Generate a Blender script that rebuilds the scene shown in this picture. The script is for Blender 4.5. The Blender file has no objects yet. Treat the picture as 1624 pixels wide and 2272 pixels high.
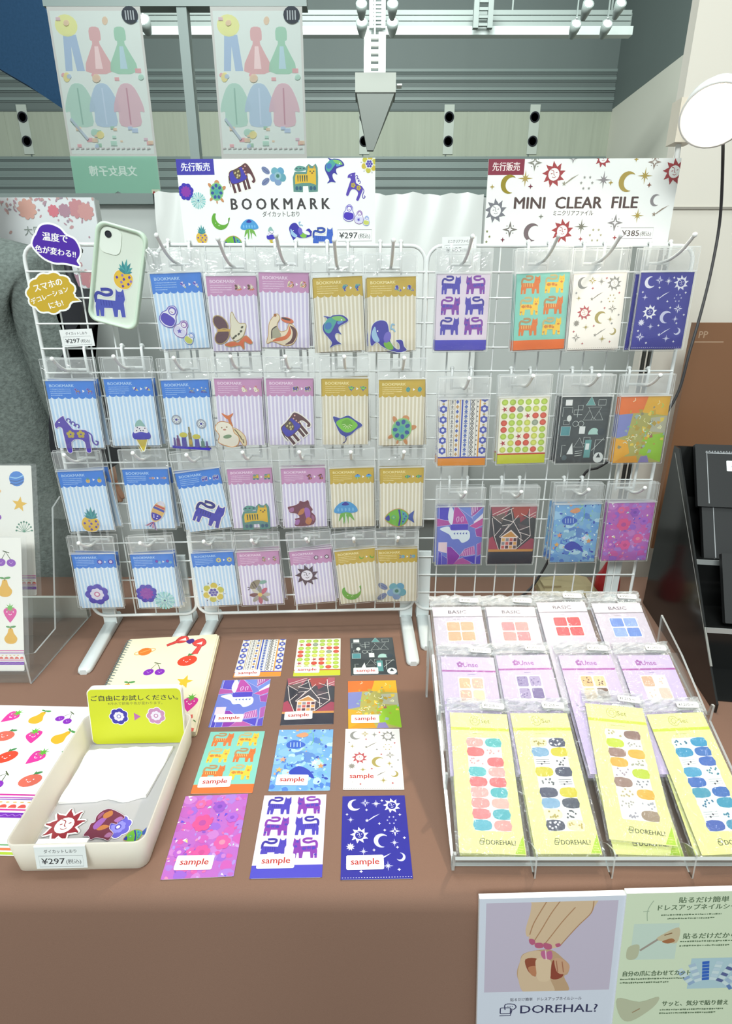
import bpy, math, random
from mathutils import Vector, Matrix
from mathutils.geometry import tessellate_polygon

SC = bpy.context.scene
COL = SC.collection
R = math.radians
# ---------------------------------------------------------------- camera
FPX, PITCH = 1246.76, 0.362522
EYE = Vector((0.0, 0.0, 1.487))
TABLE = 0.70
cam_d = bpy.data.cameras.new('camera')
cam_d.sensor_fit = 'VERTICAL'
cam_d.sensor_height = 36.0
cam_d.lens = FPX / 2272 * 36.0
cam_d.clip_start, cam_d.clip_end = 0.02, 200
cam = bpy.data.objects.new('camera', cam_d)
COL.objects.link(cam)
cam.location = EYE
cam.rotation_euler = (math.pi / 2 - PITCH, 0, 0)
SC.camera = cam
# ---------------------------------------------------------------- exposure, sky, lights
SC.view_settings.view_transform = 'Standard'
SC.view_settings.look = 'None'
SC.view_settings.gamma = 1.0
SC.view_settings.exposure = 0.45
SC.view_settings.use_curve_mapping = False
SC.cycles.max_bounces = 8
SC.cycles.diffuse_bounces = 3
SC.cycles.glossy_bounces = 3
SC.cycles.transmission_bounces = 6
SC.cycles.transparent_max_bounces = 48
SC.cycles.caustics_reflective = False
SC.cycles.caustics_refractive = False
wd = bpy.data.worlds.new('hall_air')
SC.world = wd
wd.use_nodes = True
wd.node_tree.nodes['Background'].inputs[0].default_value = (0.80, 0.90, 0.88, 1)
wd.node_tree.nodes['Background'].inputs[1].default_value = 0.42

def area_light(name, loc, target, size, power, color, shape='RECTANGLE', size_y=None):
    d = bpy.data.lights.new(name, 'AREA')
    d.shape = shape
    d.size = size
    if shape == 'RECTANGLE':
        d.size_y = size_y or size
    d.energy = power
    d.color = color
    o = bpy.data.objects.new(name, d)
    COL.objects.link(o)
    o.location = loc
    v = Vector(target) - Vector(loc)
    o.rotation_euler = v.to_track_quat('-Z', 'Y').to_euler()
    return o
LAMP = Vector((0.602, 1.15, 1.787))
LAMP_DIR = Vector((-0.45, -0.75, -0.80)).normalized()
# unseen fill lights added for the grids, stand, far wall and banners
area_light('hall_fill_light', (-0.9, -3.0, 4.6), (0.0, 1.2, 1.1), 2.4, 165, (0.94, 1.0, 0.98), size_y=1.4)  # added front light that lifts the grids and their packs
area_light('hall_fill_light.001', (0.35, 0.75, 5.2), (0.35, 0.8, 0.8), 1.3, 42, (0.95, 1.0, 0.98), size_y=0.9)  # added overhead light for glints on the bags and an even table
area_light('hall_fill_light.002', (0.0, 7.0, 10.5), (0.5, 20, 5.0), 6.0, 1350, (0.92, 1.0, 0.96), size_y=2.0)  # unseen area light put in to brighten the far wall
area_light('hall_fill_light.003', (-1.2, 2.9, 5.6), (-1.75, 6.0, 3.2), 1.2, 130, (0.94, 1.0, 0.98), size_y=0.8)  # added in front of the banners to brighten them, no fixture there
# ---------------------------------------------------------------- materials
def lin(c):
    return c / 12.92 if c <= 0.04045 else ((c + 0.055) / 1.055) ** 2.4

def hx(h):
    h = h.lstrip('#')
    return tuple(lin(int(h[i:i + 2], 16) / 255) for i in (0, 2, 4))

def new_mat(name):
    m = bpy.data.materials.new(name)
    m.use_nodes = True
    n = m.node_tree.nodes
    return m, n, m.node_tree.links, n['Principled BSDF']

def plain(name, col, rough=0.5, metal=0.0, spec=0.5, noise=0.0, nscale=200.0, bump=0.0, emit=None, estr=0.0, bscale=None, stretch=None):
    m, n, l, b = new_mat(name)
    c = hx(col) if isinstance(col, str) else col
    b.inputs['Base Color'].default_value = (*c, 1)
    b.inputs['Roughness'].default_value = rough
    b.inputs['Metallic'].default_value = metal
    b.inputs['Specular IOR Level'].default_value = spec
    if noise or bump:
        tc = n.new('ShaderNodeTexCoord')
        src = tc.outputs['Object']
        if stretch:
            mp = n.new('ShaderNodeMapping')
            mp.inputs['Scale'].default_value = stretch
            l.new(src, mp.inputs[0])
            src = mp.outputs[0]
        t = n.new('ShaderNodeTexNoise')
        t.inputs['Scale'].default_value = nscale
        t.inputs['Detail'].default_value = 4
        l.new(src, t.inputs['Vector'])
        if noise:
            mx = n.new('ShaderNodeMix')
            mx.data_type = 'RGBA'
            mx.inputs[6].default_value = (*[x * (1 - noise) for x in c], 1)
            mx.inputs[7].default_value = (*[min(1, x * (1 + noise)) for x in c], 1)
            l.new(t.outputs['Fac'], mx.inputs[0])
            l.new(mx.outputs[2], b.inputs['Base Color'])
        if bump:
            t2 = t
            if bscale:
                t2 = n.new('ShaderNodeTexNoise')
                t2.inputs['Scale'].default_value = bscale
                l.new(src, t2.inputs['Vector'])
            bp = n.new('ShaderNodeBump')
            bp.inputs['Strength'].default_value = bump
            bp.inputs['Distance'].default_value = 0.002
            l.new(t2.outputs['Fac'], bp.inputs['Height'])
            l.new(bp.outputs[0], b.inputs['Normal'])
    if emit:
        b.inputs['Emission Color'].default_value = (*hx(emit), 1)
        b.inputs['Emission Strength'].default_value = estr
    return m

def ink_mat(name, rough=0.45, spec=0.4, coat=0.0, transl=0.0):
    m, n, l, b = new_mat(name)
    a = n.new('ShaderNodeAttribute')
    a.attribute_name = 'ink'
    l.new(a.outputs['Color'], b.inputs['Base Color'])
    b.inputs['Roughness'].default_value = rough
    b.inputs['Specular IOR Level'].default_value = spec
    b.inputs['Coat Weight'].default_value = coat
    b.inputs['Coat Roughness'].default_value = 0.08
    return m

def film(name, haze=0.05, gloss=0.10, rough=0.10, tint=(1, 1, 1), bump=0.25, scale=60, distort=1.5):
    """clear plastic sheet: mostly see-through, a glossy skin with crinkles, a little white haze"""
    m, n, l, b = new_mat(name)
    n.remove(b)
    out = n['Material Output']
    tr = n.new('ShaderNodeBsdfTransparent')
    tr.inputs[0].default_value = (*tint, 1)
    gl = n.new('ShaderNodeBsdfGlossy')
    gl.inputs['Roughness'].default_value = rough
    df = n.new('ShaderNodeBsdfDiffuse')
    df.inputs[0].default_value = (0.9, 0.93, 0.93, 1)
    lw = n.new('ShaderNodeLayerWeight')
    lw.inputs[0].default_value = 0.25
    mth = n.new('ShaderNodeMath')
    mth.operation = 'MULTIPLY_ADD'
    mth.inputs[1].default_value = 0.25
    mth.inputs[2].default_value = gloss
    l.new(lw.outputs['Fresnel'], mth.inputs[0])
    m1 = n.new('ShaderNodeMixShader')
    m1.inputs[0].default_value = haze
    l.new(tr.outputs[0], m1.inputs[1])
    l.new(df.outputs[0], m1.inputs[2])
    m2 = n.new('ShaderNodeMixShader')
    l.new(mth.outputs[0], m2.inputs[0])
    l.new(m1.outputs[0], m2.inputs[1])
    l.new(gl.outputs[0], m2.inputs[2])
    l.new(m2.outputs[0], out.inputs[0])
    if bump:
        tc = n.new('ShaderNodeTexCoord')
        oi = n.new('ShaderNodeObjectInfo')
        ad = n.new('ShaderNodeVectorMath')
        l.new(tc.outputs['Object'], ad.inputs[0])
        sc = n.new('ShaderNodeVectorMath')
        sc.operation = 'SCALE'
        sc.inputs[3].default_value = 7.0
        l.new(oi.outputs['Location'], sc.inputs[0])
        l.new(sc.outputs[0], ad.inputs[1])
        t = n.new('ShaderNodeTexNoise')
        t.inputs['Scale'].default_value = scale
        t.inputs['Detail'].default_value = 2.5
        t.inputs['Distortion'].default_value = distort
        l.new(ad.outputs[0], t.inputs['Vector'])
        bp = n.new('ShaderNodeBump')
        bp.inputs['Strength'].default_value = bump
        bp.inputs['Distance'].default_value = 0.01
        l.new(t.outputs['Fac'], bp.inputs['Height'])
        l.new(bp.outputs[0], gl.inputs['Normal'])
    return m

M_INK = ink_mat('printed_paper')
M_GLOSS = ink_mat('glossy_print', rough=0.22, spec=0.5, coat=0.25)
M_FILM = film('clear_bag_film', haze=0.05, gloss=0.035, rough=0.14, bump=0.35, scale=26)
M_FLAP = film('bag_header_film', haze=0.11, gloss=0.07, rough=0.13, bump=0.5, scale=30)
M_EDGE = film('bag_seam', haze=0.42, gloss=0.12, rough=0.2, bump=0.0)
M_CRINK = film('crinkled_bag_film', haze=0.04, gloss=0.075, rough=0.06, bump=1.0, scale=45, distort=2.5)
M_ACRYL = film('clear_acrylic', haze=0.025, gloss=0.03, rough=0.03, tint=(0.985, 0.993, 0.99), bump=0.0)
M_ACRED = film('acrylic_edge', haze=0.45, gloss=0.25, rough=0.08, tint=(0.9, 0.95, 0.93), bump=0.0)
M_SMOKE = plain('dark_acrylic', '#1b1c1c', 0.16, spec=0.6)
M_WIRE = plain('white_coated_wire', '#f0f3f2', 0.3)
M_WHITE = plain('white_plastic', '#f2f2ef', 0.35)
M_STEEL = plain('pale_painted_steel', '#dfe6e6', 0.22, spec=0.6)
M_CLOTH = plain('brown_tablecloth', '#87695a', 0.9, spec=0.15, noise=0.10, nscale=900, bump=0.12)
M_SHELL = plain('pale_mint_silicone', '#cfe3cf', 0.45)
M_COAT = plain('grey_wool', '#6f7874', 0.95, spec=0.1, noise=0.6, nscale=95, bump=1.0, bscale=170)
M_BLACK = plain('black_nylon', '#15171f', 0.6)
M_PANEL = plain('white_booth_panel', '#c9cecb', 0.7, spec=0.2, noise=0.02, nscale=3)
M_GREY = plain('grey_beam_paint', '#7f8c89', 0.55)
M_SKIN = plain('skin', '#c99c82', 0.5)
M_HAIR = plain('brown_hair', '#43332b', 0.6)

# ---------------------------------------------------------------- measuring: a pixel's ray met with a plane of the place
_c, _s = math.cos(PITCH), math.sin(PITCH)

def ray(px, py):
    k = (py - 1136) / FPX
    return Vector(((px - 812) / FPX, _c - _s * k, -(_s + _c * k)))

def at_y(px, py, Y):
    d = ray(px, py)
    return EYE + d * (Y / d.y)

def at_z(px, py, z):
    d = ray(px, py)
    return EYE + d * ((z - EYE.z) / d.z)

def rack_y(x):
    """the left grids stand a touch nearer at their left end"""
    return 1.27 - max(0.0, 0.13 - x) * 0.043

def at_rack(px, py, off):
    d = ray(px, py)
    t = 1.2
    for _ in range(8):
        p = EYE + d * t
        t = (rack_y(p.x) - off) / d.y
    return EYE + d * t

# ---------------------------------------------------------------- mesh building
class MB:
    def __init__(s):
        s.v, s.f, s.m, s.c, s.sm = [], [], [], [], []

    def face(s, pts, mat=0, col=(1, 1, 1), smooth=False):
        i = len(s.v)
        s.v.extend(tuple(p) for p in pts)
        s.f.append(tuple(range(i, i + len(pts))))
        s.m.append(mat)
        s.c.append(col)
        s.sm.append(smooth)

    def grid(s, rows, mat=0, col=(1, 1, 1), smooth=True, loop=False, flip=False):
        """rows: list of equally long point lists, shared vertices"""
        i0 = len(s.v)
        n = len(rows[0])
        for r in rows:
            s.v.extend(tuple(p) for p in r)
        for a in range(len(rows) - 1):
            for b in range(n if loop else n - 1):
                q = (i0 + a * n + b, i0 + a * n + (b + 1) % n, i0 + (a + 1) * n + (b + 1) % n, i0 + (a + 1) * n + b)
                s.f.append(q[::-1] if flip else q)
                s.m.append(mat)
                s.c.append(col)
                s.sm.append(smooth)

    def box(s, lo, hi, mat=0, col=(1, 1, 1), M=None):
        x0, y0, z0 = lo
        x1, y1, z1 = hi
        p = [Vector(q) for q in ((x0, y0, z0), (x1, y0, z0), (x1, y1, z0), (x0, y1, z0), (x0, y0, z1), (x1, y0, z1), (x1, y1, z1), (x0, y1, z1))]
        if M is not None:
            p = [M @ q for q in p]
        for f in ((3, 2, 1, 0), (4, 5, 6, 7), (0, 1, 5, 4), (1, 2, 6, 5), (2, 3, 7, 6), (3, 0, 4, 7)):
            s.face([p[k] for k in f], mat, col)

    def prism(s, out, z0, z1, mat=0, col=(1, 1, 1), M=None, side=None, smooth=False):
        """2-D outline (counter-clockwise) pushed from z0 to z1"""
        M = M or Matrix()
        lo = [M @ Vector((x, y, z0)) for x, y in out]
        hi = [M @ Vector((x, y, z1)) for x, y in out]
        s.face(hi, mat, col)
        s.face(lo[::-1], mat, col)
        sm = mat if side is None else side
        n = len(out)
        for i in range(n):
            j = (i + 1) % n
            s.face([lo[i], lo[j], hi[j], hi[i]], sm, col, smooth)

    def tube(s, pts, r, n=8, mat=0, col=(1, 1, 1), caps=True, loop=False):
        pts = [Vector(p) for p in pts]
        rs = r if isinstance(r, (list, tuple)) else [r] * len(pts)
        rings = []
        up = None
        N = len(pts)
        for i, p in enumerate(pts):
            if loop:
                t = pts[(i + 1) % N] - pts[i - 1]
            else:
                t = pts[min(i + 1, N - 1)] - pts[max(i - 1, 0)]
            t.normalize()
            if up is None:
                up = Vector((0, 0, 1)) if abs(t.z) < 0.9 else Vector((0, 1, 0))
            a = t.cross(up)
            if a.length < 1e-6:
                a = t.orthogonal()
            a.normalize()
            b = a.cross(t).normalized()
            up = b
            rings.append([p + (a * math.cos(2 * math.pi * k / n) + b * math.sin(2 * math.pi * k / n)) * rs[i] for k in range(n)])
        if loop:
            rings.append(rings[0])
        s.grid(rings, mat, col, True, loop=True, flip=True)
        if caps and not loop:
            s.face(rings[0], mat, col)
            s.face(rings[-1][::-1], mat, col)

    def ball(s, c, r, mat=0, col=(1, 1, 1), n=10, m=6, scale=(1, 1, 1), M=None):
        c = Vector(c)
        rows = []
        for i in range(m + 1):
            th = math.pi * i / m
            row = []
            for k in range(n):
                ph = 2 * math.pi * k / n
                q = Vector((math.sin(th) * math.cos(ph) * r * scale[0], math.sin(th) * math.sin(ph) * r * scale[1], math.cos(th) * r * scale[2]))
                if M is not None:
                    q = M @ q
                row.append(c + q)
            rows.append(row)
        s.grid(rows, mat, col, True, loop=True, flip=True)

    def lathe(s, prof, n=24, mat=0, col=(1, 1, 1), M=None, caps=True):
        M = M or Matrix()
        rows = [[M @ Vector((r * math.cos(2 * math.pi * k / n), r * math.sin(2 * math.pi * k / n), z)) for k in range(n)] for r, z in prof]
        s.grid(rows, mat, col, True, loop=True)
        if caps:
            s.face(rows[0][::-1], mat, col)
            s.face(rows[-1], mat, col)

    def mesh(s, name, mats):
        me = bpy.data.meshes.new(name)
        me.from_pydata(s.v, [], s.f)
        for m in (mats if isinstance(mats, (list, tuple)) else [mats]):
            me.materials.append(m)
        me.polygons.foreach_set('material_index', s.m)
        me.polygons.foreach_set('use_smooth', s.sm)
        at = me.color_attributes.new('ink', 'FLOAT_COLOR', 'CORNER')
        buf = []
        for f, c in zip(s.f, s.c):
            buf.extend((*c[:3], 1.0) * len(f))
        at.data.foreach_set('color', buf)
        me.validate()
        me.update()
        return me

    def build(s, name, mats, parent=None, M=None):
        return link(name, s.mesh(name, mats), parent, M)

def link(name, me, parent=None, M=None):
    o = bpy.data.objects.new(name, me)
    COL.objects.link(o)
    if parent is not None:
        o.parent = parent
    if M is not None:
        o.matrix_local = M
    return o

def tag(o, label=None, cat=None, group=None, kind=None):
    for k, v in (('label', label), ('category', cat), ('group', group), ('kind', kind)):
        if v:
            o[k] = v
    return o

def thing(name, label, cat, M=None, group=None):
    o = bpy.data.objects.new(name, None)
    o.empty_display_size = 0.02
    COL.objects.link(o)
    if M is not None:
        o.matrix_world = M
    return tag(o, label, cat, group)

def copy_thing(o, M, label, group=None):
    def rec(src, parent):
        c = src.copy()
        COL.objects.link(c)
        c.parent = parent
        for ch in src.children:
            rec(ch, c)
        return c
    kids = list(o.children)
    r = o.copy()
    COL.objects.link(r)
    for ch in kids:
        rec(ch, r)
    r.matrix_world = M
    r['label'] = label
    if group:
        r['group'] = group
    return r

def struct(o, label=None):
    return tag(o, label, None, None, 'structure')

def frame(origin, xdir, ydir):
    """matrix whose local x, y run along the given directions"""
    x = Vector(xdir).normalized()
    z = x.cross(Vector(ydir)).normalized()
    y = z.cross(x)
    m = Matrix((x, y, z)).transposed().to_4x4()
    m.translation = Vector(origin)
    return m

def rr(x0, y0, x1, y1, r, n=4):
    """rounded rectangle outline, counter-clockwise"""
    out = []
    for cx, cy, a0 in ((x1 - r, y0 + r, -90), (x1 - r, y1 - r, 0), (x0 + r, y1 - r, 90), (x0 + r, y0 + r, 180)):
        for k in range(n + 1):
            a = R(a0 + 90 * k / n)
            out.append((cx + r * math.cos(a), cy + r * math.sin(a)))
    return out

def smooth(pts, n=5, closed=True):
    """Catmull-Rom through the points"""
    out = []
    N = len(pts)
    rng = range(N) if closed else range(N - 1)
    for i in rng:
        if closed:
            p0, p1, p2, p3 = pts[i - 1], pts[i], pts[(i + 1) % N], pts[(i + 2) % N]
        else:
            p0, p1, p2, p3 = pts[max(i - 1, 0)], pts[i], pts[i + 1], pts[min(i + 2, N - 1)]
        for k in range(n):
            t = k / n
            out.append(tuple(0.5 * (2 * b + (c - a) * t + (2 * a - 5 * b + 4 * c - d) * t * t + (3 * b - a - 3 * c + d) * t ** 3) for a, b, c, d in zip(p0, p1, p2, p3)))
    if not closed:
        out.append(tuple(pts[-1]))
    return out

# ---------------------------------------------------------------- printing: flat coloured shapes in thin layers on a sheet
_text_cache = {}

def text_faces(body, bold):
    k = (body, bold)
    if k not in _text_cache:
        cu = bpy.data.curves.new('lettering', 'FONT')
        cu.body = body
        cu.size = 1
        cu.resolution_u = 2
        cu.offset = bold
        o = bpy.data.objects.new('lettering', cu)
        COL.objects.link(o)
        bpy.context.view_layer.update()
        ev = o.evaluated_get(bpy.context.evaluated_depsgraph_get())
        me = ev.to_mesh()
        pts = [(v.co.x, v.co.y) for v in me.vertices]
        fs = [[pts[i] for i in p.vertices] for p in me.polygons]
        ev.to_mesh_clear()
        bpy.data.objects.remove(o)
        bpy.data.curves.remove(cu)
        xs = [p[0] for p in pts] or [0, 1]
        _text_cache[k] = (fs, min(xs), max(xs))
    return _text_cache[k]

def clip_tri(tri, box):
    x0, y0, x1, y1 = box
    poly = tri
    for ax, lim, sg in ((0, x0, 1), (0, x1, -1), (1, y0, 1), (1, y1, -1)):
        out = []
        for i in range(len(poly)):
            a, b = poly[i - 1], poly[i]
            ia, ib = (a[ax] - lim) * sg >= 0, (b[ax] - lim) * sg >= 0
            if ia != ib:
                t = (lim - a[ax]) / (b[ax] - a[ax])
                out.append((a[0] + (b[0] - a[0]) * t, a[1] + (b[1] - a[1]) * t))
            if ib:
                out.append(b)
        poly = out
        if len(poly) < 3:
            return None
    return poly

class Ink:
    """draws in millimetres on a sheet of w x h, origin at its lower left corner"""
    STEP = 0.0032

    def __init__(s, mb, w, h, z=0.0, clip=True, mat=0):
        s.mb, s.w, s.h, s.z, s.mat = mb, w, h, z, mat
        s.clip = (0, 0, w, h) if clip is True else clip
        s.T = [(1, 0, 0, 1, 0, 0)]
        s.L = 1
        s.n = 0
        s.hold = 0

    def at(s, x, y, sc=1.0, rot=0.0, flip=False, scy=None):
        return _At(s, x, y, sc, rot, flip, scy)

    def tf(s, p):
        a, b, c, d, e, f = s.T[-1]
        return (a * p[0] + b * p[1] + e, c * p[0] + d * p[1] + f)

    def emit(s, q, col, L):
        z = s.z + s.n * s.STEP + 0.02
        s.mb.face([((x - s.w / 2) / 1000, (y - s.h / 2) / 1000, z / 1000) for x, y in q], s.mat, col)

    def poly(s, pts, col, l=0):
        if isinstance(col, str):
            col = hx(col)
        q = [s.tf(p) for p in pts]
        if len(q) < 3:
            return
        ar = sum(q[i - 1][0] * q[i][1] - q[i][0] * q[i - 1][1] for i in range(len(q)))
        if ar < 0:
            q.reverse()
        L = s.L + l
        if not s.hold:
            s.n += 1
        if s.clip:
            x0, y0, x1, y1 = s.clip
            if not all(x0 <= p[0] <= x1 and y0 <= p[1] <= y1 for p in q):
                if all(p[0] < x0 for p in q) or all(p[0] > x1 for p in q) or all(p[1] < y0 for p in q) or all(p[1] > y1 for p in q):
                    return
                for t in tessellate_polygon([[Vector((*p, 0)) for p in q]]):
                    c = clip_tri([q[i] for i in t], s.clip)
                    if c:
                        a2 = sum(c[i - 1][0] * c[i][1] - c[i][0] * c[i - 1][1] for i in range(len(c)))
                        s.emit(c if a2 > 0 else c[::-1], col, L)
                return
        s.emit(q, col, L)

    def rect(s, x0, y0, x1, y1, col, l=0):
        s.poly([(x0, y0), (x1, y0), (x1, y1), (x0, y1)], col, l)

    def ell(s, cx, cy, rx, ry, col, l=0, rot=0, n=16):
        c, q = math.cos(R(rot)), math.sin(R(rot))
        s.poly([(cx + rx * math.cos(t) * c - ry * math.sin(t) * q, cy + rx * math.cos(t) * q + ry * math.sin(t) * c) for t in (2 * math.pi * k / n for k in range(n))], col, l)

    def blob(s, pts, col, l=0, n=4):
        s.poly(smooth(pts, n), col, l)

    def line(s, pts, w, col, l=0, closed=False, taper=None):
        """a stroke as quads with round-ish joints"""
        if closed:
            pts = list(pts) + [pts[0]]
        N = len(pts)
        lf, rt = [], []
        s.n += 1
        s.hold += 1
        for i in range(N):
            if closed and i in (0, N - 1):
                a, b = pts[-2], pts[1]
            else:
                a, b = pts[max(i - 1, 0)], pts[min(i + 1, N - 1)]
            dx, dy = b[0] - a[0], b[1] - a[1]
            d = math.hypot(dx, dy) or 1
            ww = w * (1 if taper is None else (1 - taper * i / (N - 1))) / 2
            lf.append((pts[i][0] - dy / d * ww, pts[i][1] + dx / d * ww))
            rt.append((pts[i][0] + dy / d * ww, pts[i][1] - dx / d * ww))
        for i in range(N - 1):
            s.poly([lf[i], rt[i], rt[i + 1], lf[i + 1]], col, l)
        s.hold -= 1

    def text(s, body, x, y, size, col, align='c', bold=0.0, l=0, width=None):
        fs, x0, x1 = text_faces(body, 0.0)
        sx = size
        if width:
            sx = width / max(1e-6, x1 - x0)
        off = {'c': (x0 + x1) / 2, 'l': x0, 'r': x1}[align]
        for dx, dy in (((0, 0),) if not bold else ((-1, 0), (1, 0), (0, .8))):
            s.n += 1
            s.hold += 1
            for f in fs:
                s.poly([(x + (p[0] - off) * sx + dx * bold * size, y + p[1] * size + dy * bold * size) for p in f], col, l)
            s.hold -= 1

    def border(s, pts, w, col, l=0):
        s.poly(pts, col, l)
        s.line(pts, w, col, l, closed=True)

class _At:
    def __init__(s, ink, x, y, sc, rot, flip, scy):
        s.i = ink
        a, b, c, d, e, f = ink.T[-1]
        sx = -sc if flip else sc
        sy = scy if scy is not None else sc
        co, si = math.cos(R(rot)), math.sin(R(rot))
        m = (co * sx, -si * sy, si * sx, co * sy, x, y)
        s.t = (a * m[0] + b * m[2], a * m[1] + b * m[3], c * m[0] + d * m[2], c * m[1] + d * m[3], a * m[4] + b * m[5] + e, c * m[4] + d * m[5] + f)

    def __enter__(s):
        s.i.T.append(s.t)
        return s.i

    def __exit__(s, *a):
        s.i.T.pop()

def sheet(w, h, thick=0.4, base='#ffffff', corner=0.0, back=None):
    """a sheet (mm) as mesh builder + ink; local x right, y up, z towards the reader, centred"""
    mb = MB()
    c = hx(base) if isinstance(base, str) else base
    out = rr(-w / 2000, -h / 2000, w / 2000, h / 2000, max(corner, 0.05) / 1000, 3)
    mb.prism(out, -thick / 1000, 0, 0, c)
    return mb, Ink(mb, w, h)

def tiny_lines(ink, x, y, w, rows, pitch, col, seed=0, l=0, h=None):
    """rows of illegibly small print as broken dashes"""
    rnd = random.Random(seed)
    h = h or pitch * 0.5
    ink.n += 1
    ink.hold += 1
    for r_ in range(rows):
        xx = x
        end = x + w * (1 if r_ < rows - 1 else rnd.uniform(.55, .95))
        while xx < end:
            d = h * rnd.uniform(.5, 1.1)
            yy = y - r_ * pitch
            ink.rect(xx, yy + h * rnd.uniform(0, .3), min(end, xx + d), yy + h * rnd.uniform(.7, 1), col, l)
            xx += d + h * rnd.uniform(.15, .4)
    ink.hold -= 1
# ================================================================ the little pictures (unit boxes about -1..1)
WH = '#f3efe8'

def petals(k, cx, cy, r, n, pr, col, l=0, rot=0, rx=1.0):
    for i in range(n):
        a = R(rot + 360 * i / n)
        k.ell(cx + r * math.cos(a), cy + r * math.sin(a), pr * rx, pr, col, l, rot + 360 * i / n, 12)

def scallop(cx, cy, r, n, amp, rot=0, steps=6):
    out = []
    for i in range(n * steps):
        a = R(rot) + 2 * math.pi * i / (n * steps)
        q = r * (1 - amp + amp * abs(math.sin(n * a / 2 - R(rot) * n / 2)))
        out.append((cx + q * math.cos(a), cy + q * math.sin(a)))
    return out

def star_pts(cx, cy, ro, ri, n, rot=90):
    return [(cx + (ro if i % 2 == 0 else ri) * math.cos(R(rot + 180 * i / n)), cy + (ro if i % 2 == 0 else ri) * math.sin(R(rot + 180 * i / n))) for i in range(2 * n)]

CAT = [(-.92, .1), (-.8, .26), (.3, .2), (.36, .6), (.4, .92), (.52, .76), (.72, .76), (.86, .94), (.9, .6), (.92, .3), (.82, .08), (.86, -.78), (.62, -.78), (.56, -.34), (.42, -.34), (.36, -.78), (.14, -.78), (.08, -.26), (-.44, -.26), (-.5, -.78), (-.7, -.78), (-.72, -.4), (-.78, -.4), (-.8, -.78), (-.98, -.78), (-.98, -.2)]
TAIL = smooth([(-.9, .05), (-.9, .45), (-.72, .64), (-.3, .52), (.05, .58), (.12, .76), (-.1, .86), (-.55, .84)], 4, False)

def m_cat(k, body='#3f3bb0', dark='#2c2a86', edge=WH, tail=None):
    if edge:
        k.line(CAT, .16, edge, 0, closed=True)
        k.poly(CAT, edge, 0)
        k.line(TAIL, .34, edge, 0)
    k.line(TAIL, .19, tail or dark, 1)
    k.poly(CAT, body, 1)
    for i in range(5):
        k.line([(-.62 + .17 * i, .2), (-.6 + .17 * i, -.12)], .055, dark, 2)
    k.ell(.55, .5, .04, .04, dark, 2, n=8)
    k.ell(.76, .5, .04, .04, dark, 2, n=8)

def m_cat_spots(k, body='#7a3aa8', spot='#3f3bb0', edge=None):
    m_cat(k, body, spot, edge, tail=body)
    for x, y, r in ((-.7, .05, .16), (-.3, .08, .13), (.05, .0, .15), (.6, .62, .12), (.7, .2, .13), (-.85, -.5, .1), (.7, -.5, .1)):
        k.ell(x, y, r, r * .8, spot, 2, n=8)

def m_tiger_o(k):
    m_cat(k, '#d9732e', '#a8552a', None, tail='#b08a5a')
    for i in range(6):
        k.line([(-.7 + .17 * i, .2), (-.68 + .17 * i, -.12)], .06, '#f0c46a', 3)

def m_leopard(k):
    m_cat(k, '#f0c53c', '#c98232', None, tail='#c0b07a')
    for x, y, r in ((-.65, .02, .2), (-.2, .05, .18), (.1, -.05, .14), (.62, .25, .14), (-.85, -.5, .1), (.72, -.5, .1)):
        k.blob([(x - r, y), (x, y + r * .8), (x + r, y + r * .1), (x + r * .2, y - r * .8)], '#cf7f2a', 3, 3)

def m_tiger(k):
    body = [(-.95, .1), (-.85, .42), (.1, .42), (.2, .86), (.32, .98), (.5, .84), (.72, .84), (.88, 1.0), (.95, .8), (.96, .1), (.92, -.9), (.3, -.9), (.28, -.45), (-.3, -.45), (-.32, -.9), (-.96, -.9)]
    k.border(body, .22, '#5d8f86')
    k.blob([(-.9, .7), (-.6, .95), (-.1, .9), (.15, .7), (-.2, .58), (-.7, .55)], '#5f9a90', 0)
    k.poly([(-.88, .08), (-.8, .34), (.12, .34), (.24, .78), (.9, .76), (.88, -.45), (.4, -.3), (-.3, -.3), (-.88, -.4)], '#dfb632', 1)
    for i in range(5):
        k.poly([(-.68 + i * .19, .26), (-.58 + i * .19, .26), (-.6 + i * .19, -.2), (-.66 + i * .19, -.2)], '#2f4a44', 2)
    for x in (-.75, -.45, .45, .75):
        k.ell(x, -.7, .13, .16, '#2f5a78', 1, n=10)
    for x in (.3, .78):
        k.poly([(x - .1, .78), (x, 1.0), (x + .1, .78)], '#c99a2a', 1)
    k.ell(.42, .55, .06, .05, '#2f4a44', 2, n=8)
    k.ell(.72, .55, .06, .05, '#2f4a44', 2, n=8)
    k.ell(.58, .42, .09, .05, '#7a4f2a', 2, n=8)
    for x in (-.7, -.4, -.1):
        k.ell(x, .76, .09, .05, '#2f4a5a', 1, n=8)

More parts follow.
